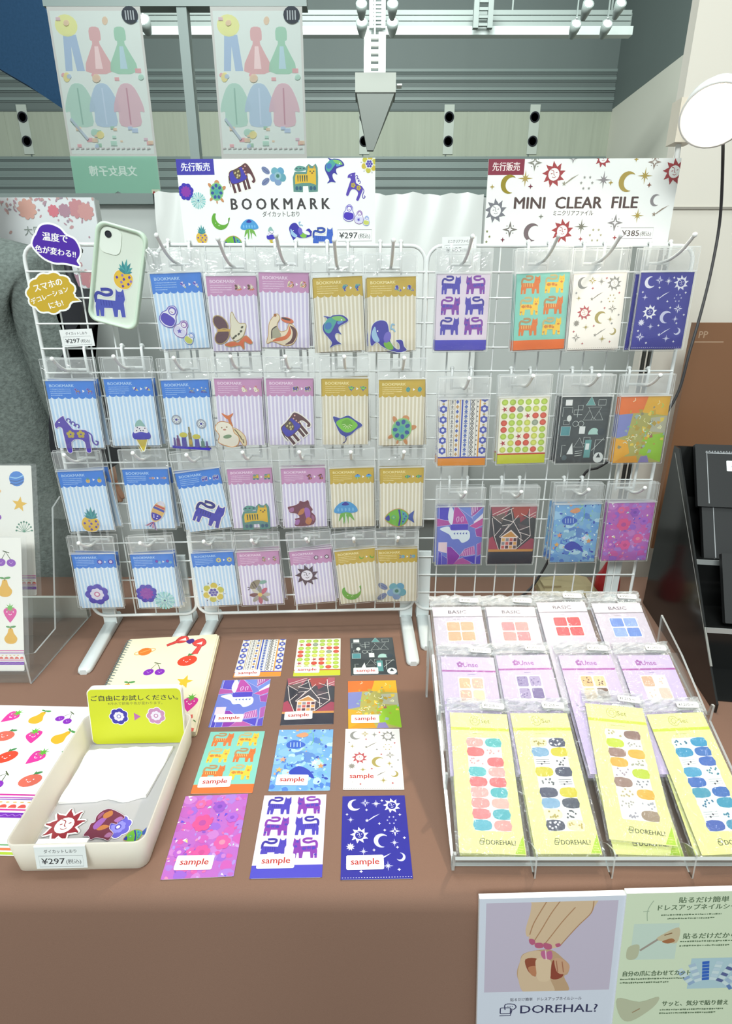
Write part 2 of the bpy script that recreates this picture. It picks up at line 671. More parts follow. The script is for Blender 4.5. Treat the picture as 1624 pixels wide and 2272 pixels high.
def m_elephant(k):
    body = smooth([(-.95, .1), (-.8, .55), (-.3, .62), (.2, .72), (.6, .8), (.82, .45), (.95, -.05), (.98, -.5), (.78, -.62), (.68, -.48), (.82, -.38), (.72, 0), (.5, .1), (.42, -.2), (-.2, -.35), (-.85, -.3)], 4)
    legs = [(-.8, -.25), (-.42, -.25), (.08, -.2), (.36, -.15)]
    k.border(body, .16, WH)
    for x, y in legs:
        k.rect(x - .17, -1.0, x + .17, y + .1, WH)
    k.line([(-.92, .3), (-1.02, -.1), (-1.0, -.45)], .26, WH)
    k.line([(-.92, .3), (-1.02, -.1), (-1.0, -.45)], .09, '#3c2c3a', 1, taper=.5)
    for x, y in legs:
        k.poly([(x - .1, y), (x + .1, y), (x + .1, -.93), (x - .1, -.93)], '#56323a', 1)
    k.poly(body, '#5d343a', 1)
    k.blob([(-.9, .12), (-.74, .5), (-.2, .56), (.22, .62), (.3, .2), (.36, -.18), (-.2, -.3), (-.8, -.26)], '#3f39ab', 2)
    k.blob([(-.5, .52), (0, .58), (.0, .1), (-.22, -.1), (-.46, .08)], '#5b4a38', 3)
    for x, y in ((-.38, .38), (-.12, .42), (-.25, .2), (-.32, .05), (-.12, .12)):
        k.ell(x, y, .09, .06, '#c5b884', 4, 30, 8)
    for x, y in ((.3, .5), (.36, .28), (.4, .08), (.5, .62)):
        k.ell(x, y, .06, .06, '#d9a49a', 3, n=8)

def m_horse(k, body='#5540ad', fl='#b8a540'):
    b = smooth([(-.95, .5), (-.8, .72), (-.55, .9), (-.42, .95), (-.38, .78), (-.15, .4), (0, .22), (.55, .2), (.72, 0), (.72, -.5), (.7, -.98), (.48, -.98), (.45, -.45), (.1, -.28), (-.25, -.45), (-.3, -.98), (-.52, -.98), (-.56, -.4), (-.58, 0), (-.6, .32), (-.78, .38), (-.9, .3)], 3)
    k.border(b, .05, '#e9e4f0')
    k.poly(b, body, 1)
    for x, y in ((-.2, .72), (0, .55), (.2, .42)):
        k.line([(x + .1 * math.cos(R(t)), y + .1 * math.sin(R(t))) for t in range(200, -120, -40)], .06, body, 1)
    k.line(smooth([(.6, .12), (.85, -.05), (.88, -.45), (1.05, -.62), (1.15, -.45), (1.02, -.4)], 4, False), .07, body, 1)
    for cx in (-.22, .32):
        petals(k, cx, -.03, .13, 5, .09, fl, 2, 18)
    k.ell(-.7, .62, .04, .04, '#ffffff', 2, n=8)

def m_dolphin(k):
    b = smooth([(1.05, .62), (.7, .98), (.1, 1.0), (-.1, .92), (-.55, .98), (-.3, .78), (-.62, .4), (-.6, .0), (-.3, -.4), (-.1, -.72), (-.25, -1.02), (.1, -.86), (.5, -.82), (.25, -.6), (.12, -.3), (.25, -.12), (.55, -.2), (.4, .05), (.45, .3)], 4)
    k.border(b, .05, '#dfe6e6')
    k.poly(b, '#34319c', 1)
    k.blob([(-.55, .4), (-.2, .85), (.3, .75), (.1, .3), (-.2, -.1), (-.5, .02)], '#46a39a', 2)
    k.blob([(.0, .9), (.6, .92), (.9, .66), (.5, .62), (.2, .7)], '#7fc06a', 2)
    k.blob([(.35, .6), (.75, .6), (.4, .42)], '#5a8fd0', 2)
    k.ell(-.28, .35, .26, .22, '#3a74b8', 3, 40, 10)
    k.ell(.62, .7, .05, .05, '#e8e8ff', 3, n=8)

def m_whale(k):
    b = smooth([(-.95, .1), (-.8, .62), (-.4, .82), (-.02, .7), (.1, .2), (.15, -.3), (.45, -.72), (.7, -.78), (.68, -.5), (.5, -.3), (.85, -.3), (.95, -.62), (1.1, -.85), (.7, -.95), (.2, -.85), (-.3, -.6), (-.6, -.35), (-.9, -.55), (-.98, -.3)], 4)
    k.border(b, .06, '#dfe6e6')
    k.poly(b, '#3833a4', 1)
    k.blob([(-.9, .1), (-.7, .5), (-.6, .1), (-.45, -.3), (-.75, -.3)], '#9cc2e0', 2)
    k.blob([(-.2, -.4), (.12, -.35), (.35, -.72), (.1, -.8), (-.15, -.62)], '#7dbb45', 2)
    k.ell(0, -.1, .2, .32, '#6f62c4', 2, -20)
    k.line(smooth([(.2, .35), (.28, .6), (.42, .55)], 3, False), .08, '#8ab8d8', 1)
    k.line(smooth([(.2, .35), (.35, .32), (.45, .18)], 3, False), .08, '#8ab8d8', 1)
    k.ell(-.55, .25, .04, .04, '#ffffff', 3, n=8)

def doll(k, x, y, s, body, ring, rot=0, face='#efeaf4'):
    with k.at(x, y, s, rot):
        o = smooth([(-.62, -.7), (-.7, -.1), (-.45, .35), (-.4, .75), (0, 1.05), (.4, .75), (.45, .35), (.7, -.1), (.62, -.7), (0, -.95)], 3)
        k.border(o, .16, ring)
        k.poly(o, '#ecebf6', 1)
        k.ell(0, .6, .38, .38, ring, 2)
        k.ell(0, .56, .26, .26, face, 3)
        k.blob([(-.62, -.6), (-.6, 0), (0, .12), (.6, 0), (.62, -.6), (0, -.85)], body, 2)
        k.line([(-.12, .5), (.0, .46), (.12, .5)], .05, '#8a4a7a', 4)

def m_dolls(k):
    doll(k, -.45, .42, .62, '#4a35b8', '#6a5ac0', -36)
    doll(k, .15, -.3, .5, '#d6d4ee', '#8a5cae', -38)
    k.poly(star_pts(.02, -.42, .16, .07, 5), '#5a4ab8', 6)
    doll(k, .55, -.85, .36, '#c9cf6a', '#5f8ad0', -40)

def m_bird(k):
    gold = '#b59a62'
    for c, a in (((-.68, .42), 130), ((-.66, -.25), 225)):
        k.ell(c[0], c[1], .52, .36, gold, 0, a)
        k.ell(c[0], c[1], .47, .31, '#5b3440', 1, a)
    k.line([(-.9, .06), (-.1, .06)], .12, '#c9a04a', 2)
    b = smooth([(0, 1.02), (.14, .7), (.35, .42), (.7, .38), (.62, 0), (.45, -.3), (.05, -.5), (-.18, -.2), (-.1, .3), (-.1, .7)], 4)
    k.border(b, .07, gold)
    k.poly(b, '#e3dcc6', 2)
    for x, y in ((.5, .22), (.42, .0), (.28, -.15), (.1, -.25), (-.02, -.35)):
        k.ell(x, y, .09, .06, '#4d4a33', 3, 40, 8)
    t = smooth([(-.55, -.72), (-.1, -.55), (.2, -.62), (.45, -.4), (.7, -.25), (1.0, -.6), (.85, -.68), (.55, -.55), (.5, -.98), (.3, -.75), (-.2, -.82)], 3)
    k.border(t, .06, gold)
    k.poly(t, '#d8693c', 2)

def m_squirrel(k):
    gold = '#c49a55'
    ring = smooth([(-.98, -.82), (-.6, -.7), (.2, -.95), (.75, -.8), (1.0, -.2), (.75, .3), (.5, .35), (.35, .0), (-.1, -.1), (-.3, .35), (-.1, .75), (-.3, .98), (-.75, .45), (-.85, -.3)], 4)
    k.border(ring, .08, gold)
    k.poly(ring, '#ecdcc0', 1)
    k.blob([(.55, .3), (.9, .1), (.98, -.3), (.7, -.8), (.2, -.9), (.6, -.6), (.72, -.1)], '#5f3638', 2)
    k.blob([(.5, .3), (.62, -.2), (.2, -.62), (-.6, -.7), (-.3, -.48), (.2, -.35), (.45, .0)], '#dc7040', 2)
    k.blob([(-.6, -.5), (-.6, -.1), (-.35, .2), (-.15, -.05), (-.05, -.4)], '#a8a48c', 2)
    k.line(smooth([(-.66, -.55), (-.62, .0), (-.3, .25)], 4, False), .08, '#4b3a34', 3)
    k.ell(.4, .62, .42, .17, '#dc6f45', 2, -14)
    k.ell(.32, .7, .32, .07, '#4d3230', 3, -14)
    k.ell(-.38, .92, .1, .1, '#a86a35', 3, n=10)

def m_icecream(k):
    with k.at(0, 0, 1, 55):
        k.border([(-.42, -.15), (.42, -.15), (.05, -1.05), (-.05, -1.05)], .05, '#eef0e0')
        k.poly([(-.38, -.15), (.38, -.15), (.04, -1.0), (-.04, -1.0)], '#cbb642', 1)
        k.blob([(-.5, -.2), (-.5, .18), (0, .28), (.5, .18), (.52, -.2), (0, -.28)], '#4037b4', 2)
        k.blob([(-.42, .15), (-.35, .5), (0, .66), (.35, .5), (.42, .15), (0, .22)], '#eae6ee', 2)
        for x, y in ((-.25, .3), (-.05, .42), (.15, .3), (.28, .45), (0, .3), (-.18, .5)):
            k.ell(x, y, .045, .045, '#2e2e5a', 3, n=6)
        k.blob([(-.3, .55), (-.2, .85), (.05, 1.0), (.2, .8), (.3, .55), (0, .6)], '#8fb8b0', 3)

def m_shelf(k):
    k.poly([(-1, -.72), (1, -.92), (1, -1.05), (-1, -.86)], '#4036b6', 1)
    for x, w, h, c in ((-.85, .12, .32, '#5a4a9a'), (-.66, .2, .42, '#6a3a7a'), (-.34, .26, .55, '#4a45a8'), (0, .2, .78, '#8a7f50'), (.34, .26, .5, '#4a45a8'), (.64, .2, .36, '#5f8a80'), (.86, .12, .26, '#5a4a9a')):
        y = -.72 - (x + 1) * .1
        k.poly([(x - w / 2, y), (x + w / 2, y), (x + w / 2 * .8, y + h), (x - w / 2 * .8, y + h)], c, 1)
        k.rect(x - .04, y + h, x + .04, y + h * 1.4, c, 1)
        if abs(x) in (.34,):
            k.ell(x, y + h + .08, .22, .14, '#c9c04a', 2, n=10)
    k.ell(0, -.55, .09, .16, '#c0a040', 2, n=10)
    for x, y in ((-.6, .68), (.68, .42)):
        k.ell(x, y, .26, .26, '#9aa0ae', 1)
        k.ell(x, y, .18, .18, '#e3e8ea', 2)
        k.ell(x, y, .07, .07, '#3a3a9a', 3, n=8)
        for i in range(8):
            k.ell(x + .13 * math.cos(i * .785), y + .13 * math.sin(i * .785), .025, .025, '#4a4a6a', 3, n=6)

def m_seal(k):
    ed = '#c98a4a'
    b = smooth([(-.3, -1.0), (-.85, -.75), (-.75, -.35), (-.98, .1), (-.7, .45), (-.25, .42), (.0, .2), (.1, -.2), (.35, -.45), (.3, -.85), (.05, -1.02)], 4)
    k.line(smooth([(.0, .2), (-.1, .55), (-.12, .8)], 3, False), .16, '#cf7238', 1)
    k.blob([(-.55, 1.0), (-.3, .68), (-.1, .66), (.15, .98), (-.05, .9), (-.22, .85)], '#d9743a', 2)
    t = smooth([(.05, .1), (.4, -.05), (.72, -.4), (.78, -.9), (.62, -.95), (.4, -.6), (.2, -.3)], 4)
    k.border(t, .06, ed)
    k.poly(t, '#e6d6ae', 2)
    for i in range(4):
        k.line([(.15 + i * .15, .02 - i * .2), (.34 + i * .1, -.22 - i * .2)], .07, '#7a6a4a', 3)
    k.border(b, .09, ed)
    k.poly(b, '#efe8d8', 2)
    k.ell(-.3, -.42, .26, .12, '#7f9a78', 3, 10)
    k.ell(-.6, .12, .05, .04, '#9a7a5a', 3, n=8)
    k.ell(-.3, .16, .05, .04, '#9a7a5a', 3, n=8)
    k.ell(-.44, .0, .1, .06, '#c08a7a', 3, n=8)

def m_ray(k):
    b = smooth([(0, .85), (.5, .6), (1.02, .3), (.65, -.05), (.35, -.4), (.05, -.6), (-.05, -.75), (-.1, -.6), (-.45, -.4), (-.8, .2), (-1.0, .68), (-.5, .62)], 4)
    k.line(smooth([(0, -.6), (0, -.9), (-.2, -1.1)], 4, False), .08, '#34307a', 1, taper=.5)
    k.border(b, .04, '#dfe4ea')
    k.poly(b, '#37409c', 1)
    k.blob([(0, .7), (.7, .3), (.4, -.15), (0, -.32), (-.45, -.1), (-.75, .35)], '#7cc43c', 2)
    k.blob([(0, .6), (.35, .3), (.2, .0), (-.2, .0), (-.4, .35)], '#69ad2f', 3)
    for i in range(6):
        a = R(200 + 28 * i)
        k.line([(.15 * math.cos(a), .3 + .15 * math.sin(a)), (.36 * math.cos(a), .3 + .36 * math.sin(a))], .04, '#d9ecb0', 4)

def m_turtle(k, rot=0):
    for x, y, a, s in ((-.62, .55, 130, .32), (.72, .3, 30, .34), (-.62, -.68, 225, .26), (.5, -.78, 310, .26), (-.05, -.98, 270, .16)):
        k.ell(x, y, s, s * .5, '#c98a5a', 0, a, 10)
    k.ell(.1, .85, .26, .22, '#cd8f5c', 0)
    k.ell(0, 0, .72, .86, '#8fc47a', 1, -12)
    k.ell(0, 0, .62, .76, '#5fb08a', 2, -12)
    for i in range(7):
        a = R(90 + 360 * i / 7)
        k.ell(.46 * math.cos(a), .56 * math.sin(a), .15, .19, '#2f4f9a', 3, math.degrees(a) - 90, 8)
    k.ell(0, 0, .24, .27, '#46a0a0', 3, n=7)

def m_pineapple(k):
    b = smooth([(-.5, .1), (-.72, -.35), (-.55, -.85), (-.1, -1.05), (.4, -.9), (.62, -.4), (.5, .05), (0, .18)], 4)
    k.border(b, .07, '#e9e6ee')
    k.poly(b, '#e0b944', 1)
    for r_ in range(5):
        for c in range(5):
            x, y = -.5 + c * .25 + (r_ % 2) * .1, -.85 + r_ * .24
            if (x / .62) ** 2 + ((y + .42) / .6) ** 2 < .8 and (r_ + c) % 2 == 0:
                k.poly([(x - .1, y), (x, y + .12), (x + .12, y), (x, y - .12)], ['#5a42a8', '#8f7ab8', '#5a42a8'][c % 3], 2)
    for i in range(7):
        a = R(90 + (i - 3) * 24)
        L_ = .95 - abs(i - 3) * .12
        p = (L_ * math.cos(a) * .9, .1 + L_ * math.sin(a))
        n_ = (-math.sin(a) * .1, math.cos(a) * .1)
        k.poly([(n_[0], .1 + n_[1]), (p[0] * .6 + n_[0], .1 + (p[1] - .1) * .55 + n_[1]), p, (p[0] * .6 - n_[0], .1 + (p[1] - .1) * .55 - n_[1]), (-n_[0], .1 - n_[1])], '#4f9fa0' if i % 2 else '#3c8790', 1 + i % 2)

def m_fish(k):
    b = smooth([(1.0, .0), (.7, .3), (.2, .38), (-.3, .25), (-.5, .0), (-.3, -.25), (.2, -.38), (.7, -.3)], 4)
    k.poly([(-.45, 0), (-1.0, .42), (-.85, 0), (-1.0, -.42)], '#c9b6d0', 1)
    for i in range(4):
        k.line([(-.5, 0), (-.95, -.3 + .2 * i)], .05, ['#4a3fa8', '#cc5a7a', '#4a3fa8', '#b04a6a'][i], 2)
    k.border(b, .05, '#e9e6ee')
    k.poly(b, '#dcb36a', 1)
    k.blob([(-.4, .0), (-.25, .22), (.05, .3), (.05, -.3), (-.25, -.22)], '#4136ac', 2)
    for x, y in ((-.2, .1), (-.05, -.08), (-.08, .15), (-.22, -.1)):
        k.ell(x, y, .05, .05, '#e3e3ff', 3, n=6)
    k.poly([(.35, .36), (.5, .34), (.5, -.34), (.35, -.36)], '#4a4fb0', 2)
    k.poly([(.55, .33), (.65, .3), (.65, -.3), (.55, -.33)], '#c0455a', 2)
    k.blob([(1.0, 0), (.75, .24), (.7, 0), (.75, -.24)], '#d9d6e6', 2)

def m_bear(k):
    b = smooth([(-1.0, .55), (-.6, .62), (-.2, .8), (-.1, 1.0), (.2, .9), (.5, 1.02), (.62, .6), (.8, .3), (.7, .1), (.95, -.2), (.95, -.65), (.6, -.95), (-.4, -1.0), (-.6, -.85), (-.45, -.6), (-.55, -.4), (-.2, -.3), (-.4, .0), (-.85, .1), (-.95, .3)], 3)
    k.border(b, .05, '#e6d2e4')
    k.poly(b, '#74384a', 1)
    for p, c in (([(-.9, .4), (-.6, .5), (-.6, .2), (-.85, .15)], '#a86f9c'), ([(-.1, .3), (.2, .4), (.1, .0), (-.3, -.1)], '#bf7a4a'), ([(.2, .4), (.55, .35), (.6, -.2), (.3, -.4)], '#9c62b0'), ([(.4, -.3), (.7, -.5), (.5, -.9), (.2, -.7)], '#c07a48'), ([(-.5, -.5), (-.2, -.5), (-.3, -.85), (-.55, -.85)], '#a86fb0'), ([(.7, -.1), (.9, -.3), (.85, -.6), (.72, -.5)], '#9a5a80')):
        k.blob(p, c, 2, 3)

def m_jelly(k):
    b = smooth([(-.95, .05), (-.8, .5), (-.3, .9), (.3, .92), (.8, .55), (.98, .1), (.5, -.05), (0, .02), (-.5, -.08)], 4)
    k.blob([(-.35, .0), (-.6, -.8), (-.25, -.35), (-.2, -1.05), (.05, -.3), (.2, -1.05), (.25, -.35), (.7, -.75), (.35, .0)], '#72b04a', 1, 3)
    k.line([(0, -.1), (-.05, -.95)], .08, '#cfe6d8', 2)
    k.poly(b, '#4a9ad4', 2)
    k.blob([(-.3, .68), (0, .92), (.3, .7), (0, .6)], '#33349c', 3)
    for i in range(5):
        k.ell(-.6 + .3 * i, .25, .08, .16, '#76b8e4', 3, n=8)

def m_gfish(k):
    b = smooth([(-1.0, -.05), (-.6, .45), (-.05, .62), (.4, .4), (.6, .05), (.35, -.45), (-.1, -.65), (-.6, -.45)], 4)
    k.border(b, .09, '#c98a5a')
    k.poly([(.5, .1), (.98, .5), (.9, 0), (1.0, -.42), (.5, -.08)], '#3d57a8', 1)
    k.poly(b, '#72b83a', 2)
    k.blob([(-1.0, -.05), (-.75, .2), (-.68, -.05), (-.75, -.25)], '#38359a', 3)
    k.poly([(-.12, .58), (.02, .58), (.1, 0), (.02, -.6), (-.12, -.6), (-.02, 0)], '#34379c', 3)
    k.poly([(.1, .5), (.4, .36), (.55, .05), (.32, -.42), (.12, -.55), (.2, 0)], '#4f9fa8', 3)
    for x, y in ((.25, .25), (.32, -.1), (.22, -.3), (.42, .08)):
        k.ell(x, y, .06, .06, '#34379c', 4, n=6)
    k.ell(-.42, .02, .16, .16, '#58a47a', 3)
    k.ell(-.42, .02, .08, .08, '#9ad06a', 4, n=8)

def m_flower(k, outer='#3d2fb0', inner='#d9d6ea', ring='#c06a9a', edge=None):
    if edge:
        k.poly(scallop(0, 0, 1.08, 7, .14), edge, 0)
    k.poly(scallop(0, 0, 1.0, 7, .16), outer, 1)
    k.poly(scallop(0, 0, .58, 8, .14, 12), inner, 2)
    k.ell(0, 0, .25, .25, ring, 3)
    k.ell(0, 0, .15, .15, '#f0e6f0', 4, n=10)

def m_twoflowers(k):
    k.poly(scallop(-.45, .18, .6, 8, .15), '#3a2cb0', 1)
    k.poly(scallop(-.45, .18, .4, 10, .25), '#8a32a6', 2)
    for i in range(20):
        a = R(18 * i)
        k.poly([(.5 + .1 * math.cos(a), -.3 + .1 * math.sin(a)), (.5 + .54 * math.cos(a + .1), -.3 + .54 * math.sin(a + .1)), (.5 + .58 * math.cos(a), -.3 + .58 * math.sin(a)), (.5 + .54 * math.cos(a - .1), -.3 + .54 * math.sin(a - .1))], '#7cc4c4' if i % 2 else '#a6dada', 1 + i % 2)
    k.ell(.5, -.3, .15, .15, '#a8dcd8', 3, n=12)
    k.ell(.5, -.3, .07, .07, '#4a6a9a', 4, n=8)

def m_yflower(k):
    k.ell(0, 0, .85, .85, '#e6e4c8', 1)
    for i in range(6):
        a = R(60 * i + 20)
        k.ell(.68 * math.cos(a), .68 * math.sin(a), .3, .3, '#cdb83c' if i % 2 else '#c2bc40', 2, 0, 12)
        k.ell(1.0 * math.cos(a + .52), 1.0 * math.sin(a + .52), .05, .05, '#3a3a5a', 2, n=6)
    k.ell(0, 0, .5, .5, '#dfe0d8', 3)
    petals(k, 0, 0, .28, 6, .14, '#4c40ac', 4)
    k.ell(0, 0, .13, .13, '#4034a8', 5, n=8)

def m_bflower(k):
    cs = ['#b8b0a0', '#c0566a', '#8a8a80', '#cfc8b4', '#7a4a40', '#a8a090', '#b85a6a', '#8f8a7a']
    for i in range(8):
        a = 45 * i
        k.ell(.1 + .42 * math.cos(R(a)), -.35 + .42 * math.sin(R(a)), .4, .17, cs[i], 1 + i % 2, a, 12)
    k.ell(.1, -.35, .18, .18, '#d9b85a', 3, n=10)
    k.blob([(-.6, .25), (-.45, .75), (0, .95), (.25, .85), (.05, .5), (-.2, .2)], '#8f8468', 3)
    k.line([(-.3, .8), (-.1, .3)], .09, '#5a4a3a', 4)
    k.line([(-.45, .65), (-.28, .25)], .06, '#5a4a3a', 4)
    k.blob([(.2, .8), (.55, .9), (.72, .75), (.5, .6), (.2, .6)], '#7fa89a', 3)
    k.line([(-.6, .3), (-.8, .35)], .05, '#5a4a5a', 3)
    k.line([(-.62, .22), (-.8, .12)], .05, '#5a4a5a', 3)

def m_sun(k, col='#4d2f3c', face='#ece6f2', edge=None, feat=None):
    if edge:
        k.ell(0, 0, .78, .78, edge)
    for ps in ((0, 1) if edge else (1,)):
        for i in range(9):
            a = 40 * i + 6
            with k.at(0, 0, 1, a):
                ray_ = smooth([(.5, -.22), (.72, -.1), (.88, .06), (1.03, .16), (.9, .2), (.7, .22), (.5, .2)], 3)
                if ps == 0:
                    k.border(ray_, .18, edge)
                else:
                    k.poly(ray_, col, 1)
    k.ell(0, 0, .6, .6, col, 2)
    k.ell(0, 0, .5, .5, face, 3)
    f = feat or col
    k.line(smooth([(-.3, .36), (-.04, .26), (.0, -.02), (.1, -.06)], 3, False), .05, f, 4)
    k.ell(-.2, .06, .09, .035, f, 4, 20, 8)
    k.ell(.24, .14, .09, .035, f, 4, 20, 8)
    k.line(smooth([(-.14, -.2), (.05, -.26), (.2, -.16)], 3, False), .045, f, 4)

def m_moon(k, col='#62a834', edge=None):
    o = [(math.cos(R(t)) * 1.0, math.sin(R(t)) * 1.0) for t in range(150, 391, 12)] + [(.2 + math.cos(R(t)) * .92 * .92, .42 + math.sin(R(t)) * .9 * .92) for t in range(375, 165, -12)]
    if edge:
        k.border(o, .16, edge)
    k.poly(o, col, 1)
    k.ell(-.45, -.45, .06, .06, '#d6ecc0', 2, n=6)
    k.line([(-.1, -.62), (.05, -.5), (.12, -.62)], .05, '#d6ecc0', 2)

def m_blueflower(k, edge=None):
    for x, y, a in ((-.72, .42, 145), (-.78, -.42, 215)):
        if edge:
            k.ell(x, y, .46, .3, edge, 0, a)
        k.ell(x, y, .4, .22, '#7380a8', 1, a)
        k.line([(x - .3 * math.cos(R(a)), y - .3 * math.sin(R(a))), (x + .3 * math.cos(R(a)), y + .3 * math.sin(R(a)))], .05, '#54608c', 2)
    for i in range(5):
        a = 72 * i + 54
        x, y = .3 + .42 * math.cos(R(a)), .42 * math.sin(R(a))
        if edge:
            k.ell(x, y, .36, .36, edge, 0)
        k.ell(x, y, .31, .31, ['#5f9fc0', '#6aa8b8', '#7aa0c8', '#7d9ac0', '#5fa0b0'][i], 1)
    k.ell(.3, 0, .3, .3, '#8fb8c4', 2)
    k.ell(.3, 0, .15, .15, '#3c7a68', 3, n=10)

# fruit of the sticker sheets
def m_strawberry(k, rot=0):
    b = smooth([(-.7, .35), (-.3, .62), (.3, .62), (.7, .35), (.6, -.2), (.05, -.95), (-.1, -.95), (-.6, -.2)], 4)
    k.poly(b, '#e0359c', 1)
    k.poly(star_pts(0, .62, .55, .2, 8, 90), '#67bb3a', 2)
    smile(k, 0, -.05, .35)

def smile(k, x, y, s, col='#ffe9f2'):
    k.ell(x - s, y + s * .6, s * .2, s * .2, col, 3, n=8)
    k.ell(x + s, y + s * .6, s * .2, s * .2, col, 3, n=8)
    k.line(smooth([(x - s * .5, y), (x, y - s * .4), (x + s * .5, y)], 3, False), s * .2, col, 3)

def m_pear(k):
    k.blob([(-.2, .7), (.2, .7), (.35, .2), (.72, -.4), (.4, -.92), (-.4, -.92), (-.72, -.4), (-.35, .2)], '#e9b32c', 1)
    k.line([(0, .65), (.05, 1.0)], .08, '#5a4a2a', 2)
    k.ell(.3, .92, .3, .12, '#4f9a4a', 2, 10, 10)
    k.ell(-.25, .9, .26, .1, '#4f9a4a', 2, 170, 10)

def m_tomato(k, col='#e5482e'):
    k.ell(0, -.1, .95, .68, col, 1, 8)
    k.ell(.35, .72, .34, .13, '#3f8a4c', 2, 12, 10)
    k.line([(0, .5), (.12, .9)], .08, '#3f7a3c', 2)
    smile(k, -.05, -.18, .3)

def m_cherry(k, col='#8a2cba'):
    k.ell(-.5, -.35, .46, .38, col, 1, 10)
    k.ell(.52, -.4, .46, .38, col, 1, -10)
    k.line([(-.4, 0), (.0, .7), (.45, -.05)], .07, '#4a5a30', 2)
    k.line([(-.3, .8), (.35, .6)], .09, '#4a5a30', 2)
    smile(k, -.5, -.38, .14)
    smile(k, .5, -.42, .14)

def m_star(k, col='#f0bf30'):
    k.poly(star_pts(0, 0, 1.0, .42, 5, 80), col, 1)

def m_planet(k, col='#ef8330'):
    k.line([(1.05 * math.cos(R(t)), .32 * math.sin(R(t)) + .12 * math.cos(R(t))) for t in range(0, 361, 20)], .1, '#f2bd6a', 0)
    k.ell(0, 0, .68, .56, col, 1)
    k.line(smooth([(-.5, -.1), (0, .05), (.55, .2)], 3, False), .09, '#f6b060', 2)

def m_globe(k):
    k.ell(0, 0, .9, .9, '#2a7fd8', 1)
    for y in (-.45, -.1, .3):
        k.line(smooth([(-.8, y - .1), (0, y - .22), (.82, y + .1)], 4, False), .12, '#15529c' if y < .2 else '#9cd0f4', 2)

def m_dandelion(k):
    for i in range(9):
        a = R(10 + 20 * i)
        k.line([(0, -.6), (.9 * math.cos(a), -.6 + 1.2 * math.sin(a))], .05, '#5a9a80', 1)
        k.ell(.9 * math.cos(a), -.6 + 1.2 * math.sin(a), .11, .11, '#3f8068', 2, n=8)

def m_worm(k):
    k.line(smooth([(.5, .85), (.0, .8), (-.4, .4), (-.3, -.2), (.2, -.6), (.6, -.8)], 4, False), .42, '#ea6a5a', 1)
    k.line([(.55, .4), (.8, .1)], .1, '#5a8a4a', 2)

def m_ribbon(k):
    o = '#e24a44'
    for t in (smooth([(-.2, .55), (-.55, .95), (-.85, .7), (-.9, .35), (-.55, .3)], 4), smooth([(.15, .4), (.6, .7), (.95, .35), (.8, .05), (.35, .1)], 4)):
        k.border(t, .06, '#8a2a3a')
        k.poly(t, o, 1)
    for t in ([(-.85, .5), (-.7, .35), (-1.25, .0), (-1.35, .12)], [(.6, .15), (.8, .2), (.78, -.55), (.45, -.6)]):
        k.border(t, .05, '#8a2a3a')
        k.poly(t, o, 1)
    for t in ([(-.75, .5), (-.45, .75), (-.3, .5)], [(.4, .25), (.7, .45), (.75, .2)]):
        k.poly(t, '#fbe9e2', 2)
    k.blob([(-.3, .45), (0, .68), (.2, .45), (0, .22)], '#4a2f8a', 3)

MOTIFS = {}
for _n, _f in list(globals().items()):
    if _n.startswith('m_'):
        MOTIFS[_n[2:]] = _f

# celestial bits
def c_spark(k, col, n=4, inner=.16, l=0):
    k.poly(star_pts(0, 0, 1, inner, n), col, l)

def c_spark8(k, col):
    k.poly(star_pts(0, 0, 1, .16, 4), col, 0)
    k.poly(star_pts(0, 0, .62, .14, 4, 45), col, 1)

def c_diamond(k, col, bg):
    k.poly(star_pts(0, 0, 1, .3, 4), col, 0)
    k.poly(star_pts(0, 0, .38, .14, 4), bg, 1)
    for i in range(4):
        k.ell(.75 * math.cos(R(45 + 90 * i)) * .8, .75 * math.sin(R(45 + 90 * i)) * .8, .07, .07, col, 0, n=6)

def c_moon(k, col, a=0):
    with k.at(0, 0, 1, a):
        o = [(math.cos(R(t)), math.sin(R(t))) for t in range(60, 301, 15)] + [(.38 + .8 * math.cos(R(t)), .8 * math.sin(R(t))) for t in range(285, 74, -15)]
        k.poly(o, col, 0)

def c_comet(k, col):
    k.poly(star_pts(-.8, -.5, .3, .13, 5), col, 0)
    k.poly([(-.65, -.45), (.1, .15), (1.0, .55), (.15, -.02), (-.55, -.5)], col, 1)

def c_ring(k, col, n=6):
    for i in range(n):
        k.poly(star_pts(.75 * math.cos(R(60 * i)), .75 * math.sin(R(60 * i)), .2, .09, 5), col, 0)

# ================================================================ the twelve clear-file designs (105 x 146 mm)
CW, CH = 105.0, 146.0

def d_cats(k):
    k.rect(0, 0, CW, CH, '#e2d6e6', 0)
    k.rect(0, 0, CW, 20, '#4b46bf', 1)
    for r_ in range(3):
        for c in range(2):
            with k.at(29 + c * 47, 124 - r_ * 39, 20, 0, flip=(c == 1)):
                if (r_ + c) % 2 == 0:
                    m_cat(k, '#4a3fb2', '#3a309c', None)
                else:
                    m_cat_spots(k, '#8239a8', '#4a3fb2')

def d_tigers(k):
    k.rect(0, 0, CW, CH, '#82cabb', 0)
    k.rect(0, 0, CW, 19, '#e8702c', 1)
    for r_ in range(3):
        for c in range(2):
            with k.at(29 + c * 48, 124 - r_ * 40, 20, 0, flip=False):
                (m_tiger_o if (r_ + c) % 2 == 0 else m_leopard)(k)

